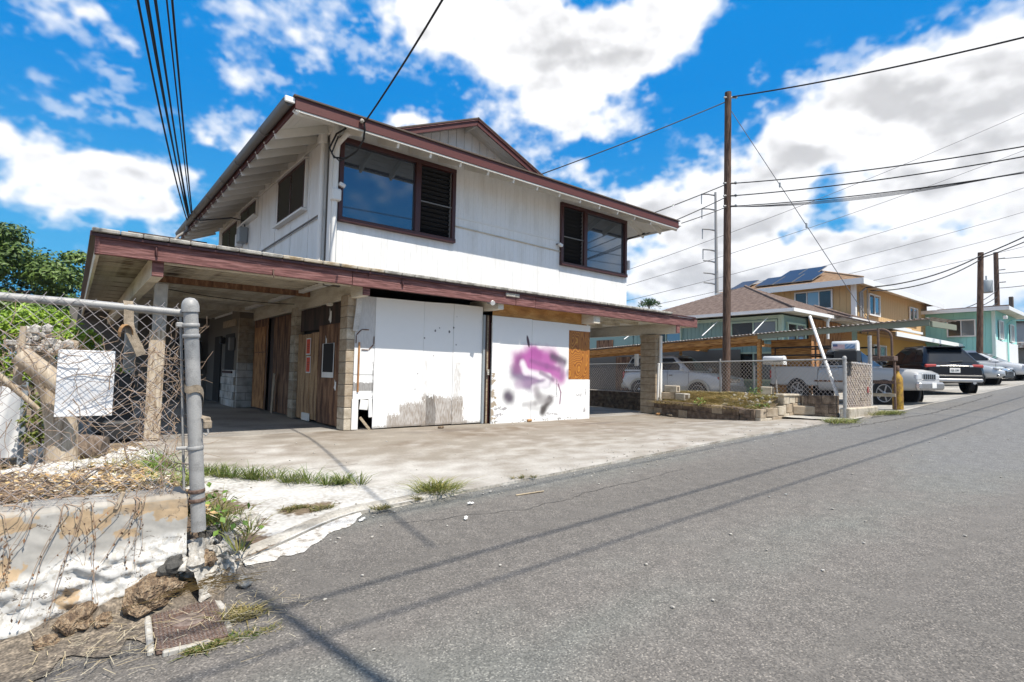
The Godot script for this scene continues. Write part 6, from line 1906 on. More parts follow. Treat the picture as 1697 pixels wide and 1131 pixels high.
# a window on a wall facing -x (face = 0) or +z (face = 1); c is its centre on the wall
func house_window(par: Node3D, c: Vector3, w: float, h: float, face: int, frame: String, panes := 2) -> void:
	var n := Vector3.LEFT if face == 0 else Vector3.BACK
	var u := Vector3.BACK if face == 0 else Vector3.RIGHT
	var g := G.new()
	var sz := func(a: float, b: float, t: float) -> Vector3: return Vector3(t, b, a) if face == 0 else Vector3(a, b, t)
	var t := 0.07
	g.box(c + Vector3(0, h / 2, 0) + n * 0.03, sz.call(w + t, t, 0.08))
	g.box(c - Vector3(0, h / 2, 0) + n * 0.03, sz.call(w + t, t, 0.08))
	for i in panes + 1:
		g.box(c + u * (-w / 2 + w * i / panes) + n * 0.03, sz.call(t if i in [0, panes] else t * 0.6, h - t - 0.002, 0.078))
	var f := part(par, "window", g, frame)
	for i in panes:
		part(f, "pane", bx(c + u * (-w / 2 + w * (i + 0.5) / panes) + n * (0.012 + 0.008 * i), sz.call(w / panes - 0.02, h - t, 0.008)), "house_glass" if i % 2 else "dark_glass")

func grooves(par: Node3D, a: Vector3, b: Vector3, y0: float, y1: float, step: float, m: String, n: Vector3) -> void:
	# vertical siding boards standing proud of the wall
	var L := (b - a).length()
	var k := int(L / step)
	var d := (b - a) / k
	var bs := Basis(Vector3.UP, atan2(-d.z, d.x))
	var mesh := bx(Vector3.ZERO, Vector3(d.length() - 0.014, y1 - y0, 0.02), bs).done()
	for i in k:
		piece(par, "siding_board", mesh, m, Vector3(0, (y0 + y1) / 2, 0) + a + d * (i + 0.5) + n * 0.008)

func neighbours() -> void:
	# --- green house
	var g := thing("green_house", "pale green single-storey house with brown hip roof behind the canopy", "house", Vector3(24.0, 0.9, -12.0))
	part(g, "wall", bx(Vector3(25.6, 2.4, -13.5), Vector3(7.8, 3.3, 7.3)), "green_wall")
	grooves(g, Vector3(21.69, 0, -17.1), Vector3(21.69, 0, -9.9), 1.2, 4.05, 0.2, "green_wall", Vector3.LEFT)
	hip_roof(g, "roof", 21.0, 29.6, -17.05, -9.13, 4.20, 0.43, "roof_shingle", "white_metal", 0.13)
	part(g, "rear_wing", bx(Vector3(25.6, 2.3, -23.0), Vector3(7.8, 3.0, 11.6)), "green_wall")
	part(g, "rear_door", bx(Vector3(21.66, 2.2, -19.0), Vector3(0.06, 2.3, 1.1)), "plywood_dark")
	part(g, "corner_post", cb(Vector3(21.66, 2.6, -9.9), Vector3(0.16, 2.9, 0.16), 0.01), "green_trim")
	part(g, "trim_band", bx(Vector3(21.66, 3.98, -13.4), Vector3(0.05, 0.14, 7.0)), "green_trim")
	for q in [[-11.0, 3.46, 1.9, 0.75], [-11.0, 2.0, 1.9, 1.1], [-15.2, 3.4, 1.6, 0.7]]:
		house_window(g, Vector3(21.66, q[1], q[0]), q[2], q[3], 0, "green_trim")
	house_window(g, Vector3(22.8, 3.35, -9.83), 1.6, 0.8, 1, "green_trim")
	house_window(g, Vector3(22.8, 2.1, -9.83), 1.6, 1.2, 1, "green_trim")
	part(g, "brown_panel", bx(Vector3(25.4, 2.5, -9.7), Vector3(3.2, 3.1, 0.1)), "plywood_brown")
	part(g, "plywood_panel", bx(Vector3(27.6, 2.6, -9.68), Vector3(1.2, 2.4, 0.08)), "orange_timber")
	var pr := part(g, "porch_roof", bx(Vector3(27.4, 4.02, -8.4), Vector3(5.4, 0.06, 2.0), Basis(Vector3.RIGHT, 0.30)), "roof_shingle")
	part(pr, "porch_gutter", bx(Vector3(27.4, 3.70, -7.42), Vector3(5.4, 0.10, 0.08)), "white_metal")
	hip_roof(g, "rear_roof", 25.2, 33.0, -13.5, -8.6, 4.15, 0.36, "roof_shingle", "white_metal", 0.13)
	part(g, "downpipe", tb([Vector3(24.2, 4.1, -9.05), Vector3(24.3, 3.9, -9.2), Vector3(24.3, 3.2, -9.2)], 0.06, 8), "white_metal")
	for z in [-16.4, -12.4, -10.3]:
		part(g, "stay_rod", tb([Vector3(21.4, 3.95, z), Vector3(19.8, 3.2, z + 0.2)], 0.02, 5), "white_metal")
	# --- the canopy over the cars
	var c := thing("car_canopy", "rusty corrugated metal canopy on orange timber beams over the parked cars", "canopy", Vector3(18.2, 0.7, -10.0))
	var cg := G.new(true)
	var z := -24.0
	var prev := []
	while z < -4.15:
		var row := []
		for k in 2:
			var x := 17.88 + k * 2.7
			row.append(Vector3(x, lerpf(2.56, 3.25, (z + 19.0) / 14.8) + k * 0.10 + 0.014 * cos((z + 19.0) * TAU / 0.13), z))
		if prev: cg.quad(prev[0], row[0], row[1], prev[1])
		prev = row
		z += 0.0325
	part(c, "corrugated_roof", cg, "corrugated")
	var b1 := Vector3(18.05, 2.165, -24.0)
	var b2 := Vector3(18.05, 2.87, -9.0)
	var sl := atan2(b2.y - b1.y, b2.z - b1.z)
	part(c, "timber_beam", cb((b1 + b2) / 2, Vector3(0.09, 0.21, (b2 - b1).length()), 0.008, Basis(Vector3.RIGHT, -sl)), "orange_timber")
	part(c, "timber_beam", cb((b1 + b2) / 2 + Vector3(0.35, -0.12, 0), Vector3(0.09, 0.16, (b2 - b1).length()), 0.008, Basis(Vector3.RIGHT, -sl)), "orange_timber")
	var d1 := Vector3(18.0, 2.93, -9.0)
	var d2 := Vector3(18.0, 3.13, -4.25)
	part(c, "steel_channel", cb((d1 + d2) / 2, Vector3(0.07, 0.17, (d2 - d1).length()), 0.008, Basis(Vector3.RIGHT, -atan2(d2.y - d1.y, d2.z - d1.z))), "green_channel")
	for q in [[18.1, -9.0, 0.12], [18.1, -13.6, 0.12], [21.0, -9.0, 0.1], [21.0, -14.0, 0.1]]:
		part(c, "post", cb(Vector3(q[0], 1.75, q[1]), Vector3(q[2], 2.25, q[2]), 0.008), "orange_timber")
	part(c, "plywood_wall", bx(Vector3(18.75, 1.75, -8.25), Vector3(0.03, 2.2, 1.3)), "orange_timber")
	part(c, "end_fascia", cb(Vector3(19.25, 3.12, -4.22), Vector3(2.5, 0.16, 0.05), 0.006, Basis(Vector3.BACK, 0.025)), "green_channel")
	for zz in [-16.0, -13.0, -10.2]:
		part(c, "cross_timber", cb(Vector3(19.8, 2.55 + (zz + 16.0) * 0.045, zz), Vector3(3.6, 0.12, 0.06), 0.005), "orange_timber")
	var bw := thing("carport_back_wall", "dark pale green back wall with shelves inside the canopy", "wall", Vector3(21.6, 0.7, -15.0))
	part(bw, "wall", bx(Vector3(21.5, 1.6, -19.0), Vector3(0.06, 2.2, 15.0)), "dim_room")
	part(bw, "shelf", cb(Vector3(21.2, 1.9, -13.6), Vector3(0.4, 0.05, 2.2), 0.005), "old_plank")
	part(bw, "stored_tarp", cb(Vector3(21.2, 2.05, -13.5), Vector3(0.4, 0.28, 0.9), 0.1), "black_plastic")
	part(bw, "door", bx(Vector3(21.45, 1.5, -17.6), Vector3(0.04, 1.9, 0.9)), "plywood_dark")
	# --- orange two-storey house
	var o := thing("orange_house", "orange two-storey house with white fascia and solar panels on its tan roof", "house", Vector3(36.0, 1.3, -14.0))
	part(o, "wall", bx(Vector3(37.0, 3.9, -13.7), Vector3(12.6, 5.2, 6.6)), "orange_wall")
	grooves(o, Vector3(30.69, 0, -16.9), Vector3(30.69, 0, -10.4), 3.9, 6.4, 0.3, "orange_wall", Vector3.LEFT)
	grooves(o, Vector3(30.7, 0, -10.39), Vector3(43.3, 0, -10.39), 4.35, 6.4, 0.3, "orange_wall", Vector3.BACK)
	part(o, "lower_wall", bx(Vector3(37.0, 2.6, -10.36), Vector3(12.5, 2.6, 0.04)), "orange_low")
	hip_roof(o, "roof", 29.95, 44.2, -17.6, -9.7, 6.55, 0.36, "tan_shingle", "white_metal", 0.30)
	part(o, "corner_board", bx(Vector3(30.66, 5.3, -10.36), Vector3(0.2, 2.2, 0.2)), "white_metal")
	house_window(o, Vector3(30.66, 5.72, -12.3), 1.85, 0.95, 0, "white_metal", 3)
	house_window(o, Vector3(33.4, 5.55, -10.33), 1.6, 1.1, 1, "white_metal")
	house_window(o, Vector3(40.2, 5.5, -10.33), 1.5, 1.0, 1, "white_metal")
	house_window(o, Vector3(34.0, 2.75, -10.3), 1.9, 1.3, 1, "white_metal")
	house_window(o, Vector3(38.8, 2.75, -10.3), 1.6, 1.1, 1, "white_metal")
	var sk := part(o, "porch_roof", bx(Vector3(37.0, 3.97, -9.5), Vector3(13.0, 0.08, 2.0), Basis(Vector3.RIGHT, 0.16)), "tan_shingle")
	part(sk, "porch_fascia", bx(Vector3(37.0, 3.76, -8.5), Vector3(13.2, 0.22, 0.05)), "white_metal")
	var cd := part(o, "service_pipes", tb([Vector3(31.2, 3.9, -10.25), Vector3(31.2, 6.0, -10.25), Vector3(31.35, 6.25, -10.0)], 0.06, 8), "galvanised")
	part(cd, "pipe", tb([Vector3(31.5, 4.2, -10.25), Vector3(31.5, 6.1, -10.25)], 0.05, 8), "galvanised")
	part(cd, "pipe", tb([Vector3(32.2, 3.9, -10.25), Vector3(32.2, 6.3, -10.25)], 0.03, 6), "galvanised")
	# solar panels on the slope that faces the camera
	var up := Vector3(1, 0.36, 0).normalized()
	var k := 0
	for q in [[-16.2, 0.05, 1], [-14.75, 0.25, 3], [-14.2, 2.02, 2]]:
		for i in q[2]:
			var pc: Vector3 = Vector3(29.95, 6.55, q[0] + i * 1.05) + up * (q[1] + 0.9) + Vector3(-0.05, 0.14, 0)
			var t := thing("solar_panel", ["dark blue solar panel lying alone left of the two rows, %s on the tan roof" % ["first", "second", "third", "fourth"][i], "dark blue solar panel, %s from the left in the lower row on the tan roof" % ["first", "second", "third", "fourth"][i], "dark blue solar panel, %s from the left in the upper row on the tan roof" % ["first", "second", "third", "fourth"][i]][k], "solar panel", pc, 0.0, "solar panels on the orange house")
			t.rotation.z = atan(0.36) + 0.05
			own(t, "cell_sheet", bx(Vector3(0, 0.02, 0), Vector3(1.68, 0.01, 0.97)), "solar")
			own(t, "frame", bx(Vector3.ZERO, Vector3(1.74, 0.03, 1.02)), "gutter_metal")
		k += 1
	# --- teal house
	var t2 := thing("teal_house", "teal two-storey house with white lower boards and shallow brown roof", "house", Vector3(46.0, 1.8, -10.0))
	part(t2, "wall", bx(Vector3(46.4, 3.8, -10.6), Vector3(7.0, 4.2, 7.2)), "teal_wall")
	grooves(t2, Vector3(42.89, 0, -14.1), Vector3(42.89, 0, -7.1), 3.35, 5.8, 0.3, "teal_wall", Vector3.LEFT)
	part(t2, "pale_band", bx(Vector3(42.86, 2.4, -10.6), Vector3(0.06, 1.7, 7.1)), "teal_pale")
	part(t2, "corner_board", bx(Vector3(42.86, 4.3, -7.02), Vector3(0.16, 3.0, 0.16)), "teal_pale")
	part(t2, "white_lower_wall", bx(Vector3(46.3, 2.9, -6.96), Vector3(6.8, 2.4, 0.06)), "white_metal")
	hip_roof(t2, "roof", 42.0, 50.6, -15.6, -6.2, 5.98, 0.10, "roof_shingle", "white_metal", 0.22)
	house_window(t2, Vector3(42.84, 4.85, -8.55), 1.35, 1.0, 0, "white_metal")
	house_window(t2, Vector3(42.84, 4.9, -12.6), 1.0, 0.8, 0, "white_metal")
	house_window(t2, Vector3(44.4, 4.75, -6.94), 1.0, 1.1, 1, "white_metal")
	house_window(t2, Vector3(47.8, 4.75, -6.94), 1.0, 1.1, 1, "white_metal")
	part(t2, "drain_pipe", tb([Vector3(45.9, 2.0, -6.85), Vector3(45.9, 5.2, -6.85), Vector3(46.3, 5.5, -6.7), Vector3(48.0, 5.6, -6.3)], 0.05, 6), "teal_wall")
	part(t2, "porch_light", cb(Vector3(42.8, 2.75, -8.6), Vector3(0.2, 0.2, 0.5), 0.05), "white_metal")
	part(t2, "small_lamp", cb(Vector3(42.3, 5.35, -6.4), Vector3(0.15, 0.2, 0.2), 0.03), "white_metal")
	# far right: low shed and its chimney box
	var fs := thing("far_shed", "low grey shed with a ribbed white roof at the far right end of the street", "shed", Vector3(66.0, 2.0, -9.5))
	part(fs, "wall", bx(Vector3(66.0, 3.2, -8.6), Vector3(8.0, 2.4, 3.0)), "dim_room")
	part(fs, "roof", cb(Vector3(66.0, 4.7, -8.4), Vector3(9.0, 0.5, 4.0), 0.05), "corrugated")
	var fh := thing("far_house", "dark blue-grey house far behind the teal house at the right edge", "house", Vector3(88.0, 2.0, -11.5))
	part(fh, "wall", bx(Vector3(90.0, 5.5, -11.2), Vector3(10.0, 6.0, 5.0)), "grey_box")
	part(fh, "roof", cb(Vector3(90.0, 8.7, -11.2), Vector3(11.0, 0.3, 6.0), 0.05), "roof_felt")
	part(fh, "window", bx(Vector3(84.98, 5.6, -10.6), Vector3(0.06, 1.6, 2.0)), "house_glass")
	solo("chimney_box", cb(Vector3(56.0, 7.5, -8.1), Vector3(0.26, 1.3, 0.26), 0.03), "roof_felt", "dark square chimney box rising behind the teal roof", "chimney")
	# palms far behind the brown roof
	var pm := thing("palm_tree", "small far palm crown above the carport roof's right end", "palm tree", Vector3(64.0, 2.0, -48.0))
	part(pm, "trunk", tb([Vector3(64, 2, -48), Vector3(64.2, 11.6, -48)], 0.2, 6, 0.12), "bark")
	var pg := G.new()
	for i in 60:
		var d := rdir()
		d.y = absf(d.y) * 0.7 + 0.1
		for j in 6:
			leaf_quad(pg, Vector3(64.2, 11.6, -48) + d * j * 0.3 - Vector3(0, j * j * 0.02, 0), (d + rdir() * 0.5).normalized(), rdir(), 0.5, 0.14, lin(.05, .10, .03).srgb_to_linear())
	stuff(part(pm, "fronds", pg, "leaf_dark"))

# ------------------------------------------------------------------ vehicles; each is built facing +z
func wheel(par: Node3D, x: float, z: float, r: float, w: float, rim_m: String, spokes: int) -> void:
	var s := signf(x)
	var ty := G.new(true)
	ty.lathe(Vector3(x - s * w, r, z), Vector3(s, 0, 0), [Vector2(r * 0.62, 0.0), Vector2(r * 0.92, 0.0), Vector2(r, 0.03), Vector2(r, w - 0.03), Vector2(r * 0.93, w), Vector2(r * 0.66, w - 0.01)], 28)
	var t := own(par, "tyre", ty, "rubber")
	var rm := G.new(true)
	rm.lathe(Vector3(x, r, z), Vector3(s, 0, 0), [Vector2(r * 0.70, -0.015), Vector2(r * 0.66, 0.0), Vector2(r * 0.60, -0.03), Vector2(r * 0.58, -0.09)], 28)
	own(t, "rim", rm, rim_m)
	var bk := G.new()
	bk.lathe(Vector3(x, r, z), Vector3(s, 0, 0), [Vector2(r * 0.60, -0.085), Vector2(0.0, -0.08)], 20)
	own(t, "brake_disc", bk, "black_plastic")
	for k in spokes:
		var a := TAU * k / spokes
		var c := Vector3(x - s * 0.03, r + sin(a) * r * 0.34, z + cos(a) * r * 0.34)
		own(t, "spoke", cb(c, Vector3(0.03, r * 0.15, r * 0.55), 0.008, Basis(Vector3.RIGHT, -a)), rim_m)
	var hb := G.new(true)
	hb.lathe(Vector3(x - s * 0.03, r, z), Vector3(s, 0, 0), [Vector2(r * 0.16, -0.02), Vector2(r * 0.15, 0.02), Vector2(0, 0.025)], 14)
	own(t, "hub", hb, rim_m)

# lower body: stations [z, bottom, top, half width]
func body(st: Array, bul := 0.0) -> G:
	var g := G.new(true)
	var rings := []
	for s in st:
		var yb: float = s[1]
		var yt: float = s[2]
		var w: float = s[3]
		var h := yt - yb
		var half := [Vector2(0, yb), Vector2(w * 0.86, yb), Vector2(w * 0.975, yb + h * 0.12), Vector2(w, yb + h * 0.40), Vector2(w * 0.995, yb + h * 0.62), Vector2(w * 0.96, yb + h * 0.86), Vector2(w * 0.90, yt - h * 0.03), Vector2(w * 0.78, yt), Vector2(0, yt + 0.02 + bul)]
		var ring := []
		for q in half: ring.append(Vector3(q.x, q.y, s[0]))
		for i in range(half.size() - 2, 0, -1): ring.append(Vector3(-half[i].x, half[i].y, s[0]))
		rings.append(ring)
	var n: int = rings[0].size()
	for i in rings.size() - 1:
		for k in n:
			var k2 := (k + 1) % n
			g.quad(rings[i][k2], rings[i][k], rings[i + 1][k], rings[i + 1][k2])
	g.flat = true
	for e in [0, rings.size() - 1]:
		for k in range(1, n - 1):
			if e == 0: g.tri(rings[e][0], rings[e][k], rings[e][k + 1])
			else: g.tri(rings[e][0], rings[e][k + 1], rings[e][k])
	return g

# the cabin: base rectangle zb0..zb1 at yb with half width wb, roof zr0..zr1 at yr with half width wr
func cabin(par: Node3D, zb0: float, zb1: float, yb: float, wb: float, zr0: float, zr1: float, yr: float, wr: float, m: String, splits: Array, glass := "car_glass") -> void:
	var g := G.new(true)
	# rings from belt to crown with rounded corners, so that roof and pillars catch light softly
	var rings := []
	for lv in [[0.0, 0.0, 0.0], [0.5, 0.0, 0.0], [0.97, 0.0, 0.0], [1.0, 0.06, 0.035], [1.0, 0.16, 0.055], [1.0, 0.34, 0.068]]:
		var t: float = lv[0]
		var w: float = lerpf(wb, wr, t) - lv[1] * 0.9
		var z0: float = lerpf(zb0, zr0, t) + lv[1]
		var z1: float = lerpf(zb1, zr1, t) - lv[1]
		var y: float = lerpf(yb, yr, t) + lv[2]
		var r := 0.10
		var ring := []
		for c in [[1, 0], [1, 1], [-1, 1], [-1, 0]]:
			for k in 4:
				var a := PI / 6.0 * k
				var cx: float = (w - r) * c[0]
				var cz: float = z1 - r if c[1] else z0 + r
				var base := 0.0
				if c[0] == 1 and c[1] == 0: base = -PI / 2
				elif c[0] == 1 and c[1] == 1: base = 0.0
				elif c[0] == -1 and c[1] == 1: base = PI / 2
				else: base = PI
				ring.append(Vector3(cx + cos(base + a) * r, y, cz + sin(base + a) * r))
		rings.append(ring)
	var n: int = rings[0].size()
	for i in rings.size() - 1:
		for k in n:
			var k2 := (k + 1) % n
			g.quad(rings[i][k2], rings[i][k], rings[i + 1][k], rings[i + 1][k2])
	var top: Array = rings[-1]
	for k in range(1, n - 1): g.tri(top[0], top[k + 1], top[k])
	own(par, "cabin", g, m)
	var side := func(s: float, u: float, v: float) -> Vector3:
		var z0 := lerpf(zb0, zr0, v)
		var z1 := lerpf(zb1, zr1, v)
		return Vector3(s * (lerpf(wb, wr, v) + 0.005), lerpf(yb, yr, v), lerpf(z0, z1, u))
	for s in [1.0, -1.0]:
		for q in splits:
			var w := G.new()
			var a: Vector3 = side.call(s, q[0], 0.10)
			var b: Vector3 = side.call(s, q[1], 0.10)
			var c: Vector3 = side.call(s, q[3], 0.88)
			var d: Vector3 = side.call(s, q[2], 0.88)
			if s > 0: w.quad(b, a, d, c)
			else: w.quad(a, b, c, d)
			own(par, "side_window", w, glass)
	for q in [[1, zb1, zr1, "windscreen"], [-1, zb0, zr0, "rear_window"]]:
		var w := G.new()
		var e := Vector3(0, 0.003, 0.006 * q[0])
		var x0 := wb * 0.82
		var x1 := wr * 0.80
		var pa := Vector3(x0, lerpf(yb, yr, 0.08), lerpf(q[1], q[2], 0.08)) + e
		var pb := Vector3(x1, lerpf(yb, yr, 0.92), lerpf(q[1], q[2], 0.92)) + e
		var pc := Vector3(-pb.x, pb.y, pb.z)
		var pd := Vector3(-pa.x, pa.y, pa.z)
		if q[0] > 0: w.quad(pd, pa, pb, pc)
		else: w.quad(pa, pd, pc, pb)
		own(par, q[3], w, glass)

func arch(par: Node3D, x: float, z: float, r: float, m := "black_plastic") -> void:
	var g := G.new()
	var s := signf(x)
	g.lathe(Vector3(x, r * 0.86, z), Vector3(s, 0, 0), [Vector2(0.0, 0.0), Vector2(r * 1.13, 0.0), Vector2(r * 1.13, -0.02)], 28)
	own(par, "wheel_well", g, m)

func door_lines(par: Node3D, w: float, zs: Array, y0: float, y1: float) -> void:
	for s in [1.0, -1.0]:
		for z in zs: own(par, "door_seam", bx(Vector3(s * (w + 0.002), (y0 + y1) / 2, z), Vector3(0.006, y1 - y0, 0.012)), "black_plastic")
		for i in zs.size() - 1: own(par, "door_handle", cb(Vector3(s * (w + 0.015), y1 - 0.12, zs[i] + 0.16), Vector3(0.03, 0.035, 0.15), 0.01), "black_plastic")

func plate_text(par: Node3D, txt: String, at: Vector3, b: Basis, px: float, m: String) -> void:
	var tm := TextMesh.new()
	var f := SystemFont.new()
	f.font_names = PackedStringArray(["Droid Sans"])
	tm.font = f
	tm.text = txt
	tm.font_size = 32
	tm.pixel_size = px
	tm.depth = 0.006
	var o := own(par, "lettering", tm, m)
	o.transform = Transform3D(b, at)

func vehicles() -> void:
	# --- white sport utility car under the canopy
	var a := thing("white_suv", "white sport utility car with tan lower body parked under the canopy", "car", Vector3(18.95, 0.62, -12.65))
	own(a, "body", body([[-2.28, 0.50, 0.92, 0.76], [-2.22, 0.42, 1.06, 0.84], [-1.9, 0.36, 1.10, 0.88], [-0.8, 0.34, 1.12, 0.895], [0.6, 0.34, 1.12, 0.895], [0.95, 0.34, 1.10, 0.89], [1.7, 0.36, 1.04, 0.87], [2.15, 0.42, 0.92, 0.80], [2.28, 0.50, 0.80, 0.70]]), "car_white")
	cabin(a, -2.2, 0.95, 1.10, 0.82, -1.95, 0.15, 1.70, 0.64, "car_white", [[0.02, 0.27, 0.06, 0.30], [0.31, 0.58, 0.34, 0.63], [0.61, 0.93, 0.66, 0.95]])
	for s in [1.0, -1.0]:
		for zz in [-1.33, 1.34]:
			arch(a, s * 0.905, zz, 0.37)
			wheel(a, s * 0.915, zz, 0.365, 0.24, "alloy", 5)
			var fl := G.new()
			for k in 10:
				var a0 := PI * k / 10.0
				var a1 := PI * (k + 1) / 10.0
				for e in [[0.42, 0.50]]:
					var p := []
					for q in [[a0, e[0]], [a0, e[1]], [a1, e[1]], [a1, e[0]]]: p.append(Vector3(s * 0.915, 0.33 + sin(q[0]) * q[1], zz + cos(q[0]) * q[1]))
					fl.quad(p[0], p[1], p[2], p[3])
					fl.quad(p[1] , p[1] - Vector3(s * 0.06, 0, 0), p[2] - Vector3(s * 0.06, 0, 0), p[2])
			own(a, "fender_flare", fl, "car_tan")
		own(a, "lower_cladding", cb(Vector3(s * 0.885, 0.45, 0.0), Vector3(0.06, 0.24, 1.82), 0.02), "car_tan")
		own(a, "mirror", cb(Vector3(s * 0.98, 1.20, 0.72), Vector3(0.2, 0.17, 0.12), 0.04), "car_white")
		own(a, "headlight", cb(Vector3(s * 0.60, 0.83, 2.20), Vector3(0.34, 0.16, 0.12), 0.04), "lamp_clear")
		own(a, "side_marker", cb(Vector3(s * 0.74, 0.86, 2.10), Vector3(0.08, 0.14, 0.12), 0.03), "tail_red")
		own(a, "tail_light", cb(Vector3(s * 0.78, 0.92, -2.20), Vector3(0.14, 0.34, 0.1), 0.03), "tail_red")
	own(a, "front_bumper", cb(Vector3(0, 0.48, 2.24), Vector3(1.62, 0.26, 0.22), 0.06), "car_tan")
	own(a, "rear_bumper", cb(Vector3(0, 0.50, -2.26), Vector3(1.66, 0.24, 0.2), 0.06), "car_tan")
	own(a, "grille", cb(Vector3(0, 0.80, 2.27), Vector3(0.8, 0.16, 0.06), 0.02), "chrome")
	door_lines(a, 0.893, [-0.85, 0.02, 0.95], 0.5, 1.08)
	# --- white pickup at the street
	var b := thing("white_pickup", "dusty white pickup truck with a black ladder rack, nose to the street", "pickup truck", Vector3(18.98, 0.80, -6.53), deg_to_rad(-7.0))
	b.scale = Vector3(0.92, 1.04, 0.85)
	own(b, "body", body([[0.35, 0.42, 1.04, 0.84], [0.45, 0.40, 1.07, 0.86], [1.05, 0.42, 1.06, 0.86], [1.7, 0.44, 1.04, 0.85], [2.25, 0.46, 1.0, 0.82], [2.42, 0.50, 0.93, 0.76]]), "truck_white")
	own(b, "body_cab", body([[-0.72, 0.38, 1.06, 0.84], [-0.68, 0.38, 1.09, 0.86], [0.45, 0.38, 1.09, 0.86], [0.52, 0.40, 1.06, 0.85]]), "truck_white")
	cabin(b, -0.70, 0.75, 1.08, 0.80, -0.52, 0.05, 1.60, 0.62, "truck_white", [[0.06, 0.86, 0.12, 0.92]])
	var bed := G.new()
	for s in [1.0, -1.0]: bed.cbox(Vector3(s * 0.82, 0.80, -1.66), Vector3(0.08, 0.58, 1.84), 0.03)
	bed.cbox(Vector3(0, 0.60, -1.66), Vector3(1.56, 0.08, 1.82), 0.01)
	bed.cbox(Vector3(0, 0.82, -0.76), Vector3(1.56, 0.54, 0.05), 0.01)
	own(b, "bed", bed, "truck_white")
	own(b, "tailgate", cb(Vector3(0, 0.80, -2.59), Vector3(1.5, 0.54, 0.06), 0.02), "truck_white")
	for s in [1.0, -1.0]:
		for zz in [-1.5, 1.5]:
			arch(b, s * 0.867, zz, 0.37)
			wheel(b, s * 0.885, zz, 0.36, 0.22, "alloy", 5)
		own(b, "tail_light", cb(Vector3(s * 0.80, 0.85, -2.58), Vector3(0.14, 0.28, 0.09), 0.02), "tail_red")
		own(b, "headlight", cb(Vector3(s * 0.62, 0.82, 2.37), Vector3(0.30, 0.17, 0.12), 0.03), "lamp_clear")
		own(b, "amber_lamp", cb(Vector3(s * 0.60, 0.60, 2.47), Vector3(0.18, 0.07, 0.04), 0.01), "amber")
		own(b, "mirror", cb(Vector3(s * 0.97, 1.18, 0.52), Vector3(0.2, 0.16, 0.1), 0.03), "black_plastic")
		for zz in [-2.45, -0.85]: own(b, "rack_post", tb([Vector3(s * 0.78, 1.08, zz), Vector3(s * 0.74, 1.68, zz)], 0.025, 6), "black_plastic")
		for y in [1.45, 1.70]: own(b, "rack_rail", tb([Vector3(s * 0.745, y, -2.6), Vector3(s * 0.745, y, 0.6)], 0.028, 6), "black_plastic")
		own(b, "rub_strip", bx(Vector3(s * 0.868, 0.66, -0.1), Vector3(0.01, 0.05, 1.5)), "plywood_dark")
	for zz in [-2.45, -0.85]: own(b, "rack_cross_bar", tb([Vector3(-0.74, 1.69, zz), Vector3(0.74, 1.69, zz)], 0.025, 6), "black_plastic")
	own(b, "grille", cb(Vector3(0, 0.83, 2.42), Vector3(0.9, 0.18, 0.06), 0.02), "chrome")
	for i in 6: own(b, "grille_bar", bx(Vector3(-0.36 + i * 0.145, 0.83, 2.455), Vector3(0.05, 0.13, 0.012)), "black_plastic")
	own(b, "front_bumper", cb(Vector3(0, 0.58, 2.46), Vector3(1.66, 0.22, 0.18), 0.05), "chrome")
	own(b, "front_plate", cb(Vector3(0.05, 0.60, 2.56), Vector3(0.3, 0.15, 0.01), 0.004), "white_trim")
	own(b, "rear_bumper", cb(Vector3(0, 0.48, -2.66), Vector3(1.5, 0.16, 0.12), 0.03), "black_plastic")
	# --- black SUV seen from behind
	var c := thing("black_suv", "glossy black sport utility car seen from behind with red tail lights", "car", Vector3(25.55, 1.13, -6.35), deg_to_rad(128.0))
	own(c, "body", body([[-2.28, 0.52, 0.92, 0.80], [-2.22, 0.44, 1.03, 0.89], [-1.9, 0.36, 1.06, 0.925], [-0.8, 0.30, 1.07, 0.935], [0.6, 0.30, 1.05, 0.93], [1.4, 0.34, 1.0, 0.91], [1.95, 0.40, 0.90, 0.83], [2.28, 0.50, 0.74, 0.68]]), "car_black")
	cabin(c, -2.16, 1.15, 1.03, 0.86, -1.62, 0.15, 1.62, 0.60, "car_black", [[0.05, 0.22, 0.10, 0.24], [0.25, 0.52, 0.27, 0.58], [0.55, 0.92, 0.61, 0.94]])
	for s in [1.0, -1.0]:
		for zz in [-1.36, 1.34]:
			arch(c, s * 0.945, zz, 0.36)
			wheel(c, s * 0.95, zz, 0.355, 0.23, "alloy", 5)
		own(c, "tail_light", cb(Vector3(s * 0.70, 0.95, -2.225), Vector3(0.36, 0.12, 0.10), 0.03), "tail_red")
		own(c, "reverse_light", cb(Vector3(s * 0.50, 0.945, -2.262), Vector3(0.12, 0.06, 0.04), 0.012), "lamp_clear")
		own(c, "reflector", cb(Vector3(s * 0.82, 0.66, -2.20), Vector3(0.10, 0.2, 0.06), 0.02), "tail_red")
		own(c, "exhaust", tb([Vector3(s * 0.56, 0.38, -2.2), Vector3(s * 0.56, 0.38, -2.33)], 0.055, 12), "chrome")
		own(c, "mirror", cb(Vector3(s * 1.02, 1.12, 0.70), Vector3(0.2, 0.15, 0.1), 0.04), "car_black")
		own(c, "roof_rail", tb([Vector3(s * 0.55, 1.68, -1.4), Vector3(s * 0.55, 1.68, 0.0)], 0.02, 6), "black_plastic")
	own(c, "rear_bumper", cb(Vector3(0, 0.58, -2.27), Vector3(1.66, 0.13, 0.14), 0.04), "black_plastic")
	own(c, "bumper_guard", cb(Vector3(0, 0.46, -2.28), Vector3(1.64, 0.14, 0.14), 0.04), "alloy")
	own(c, "spoiler", cb(Vector3(0, 1.635, -1.70), Vector3(1.12, 0.05, 0.30), 0.02), "car_black")
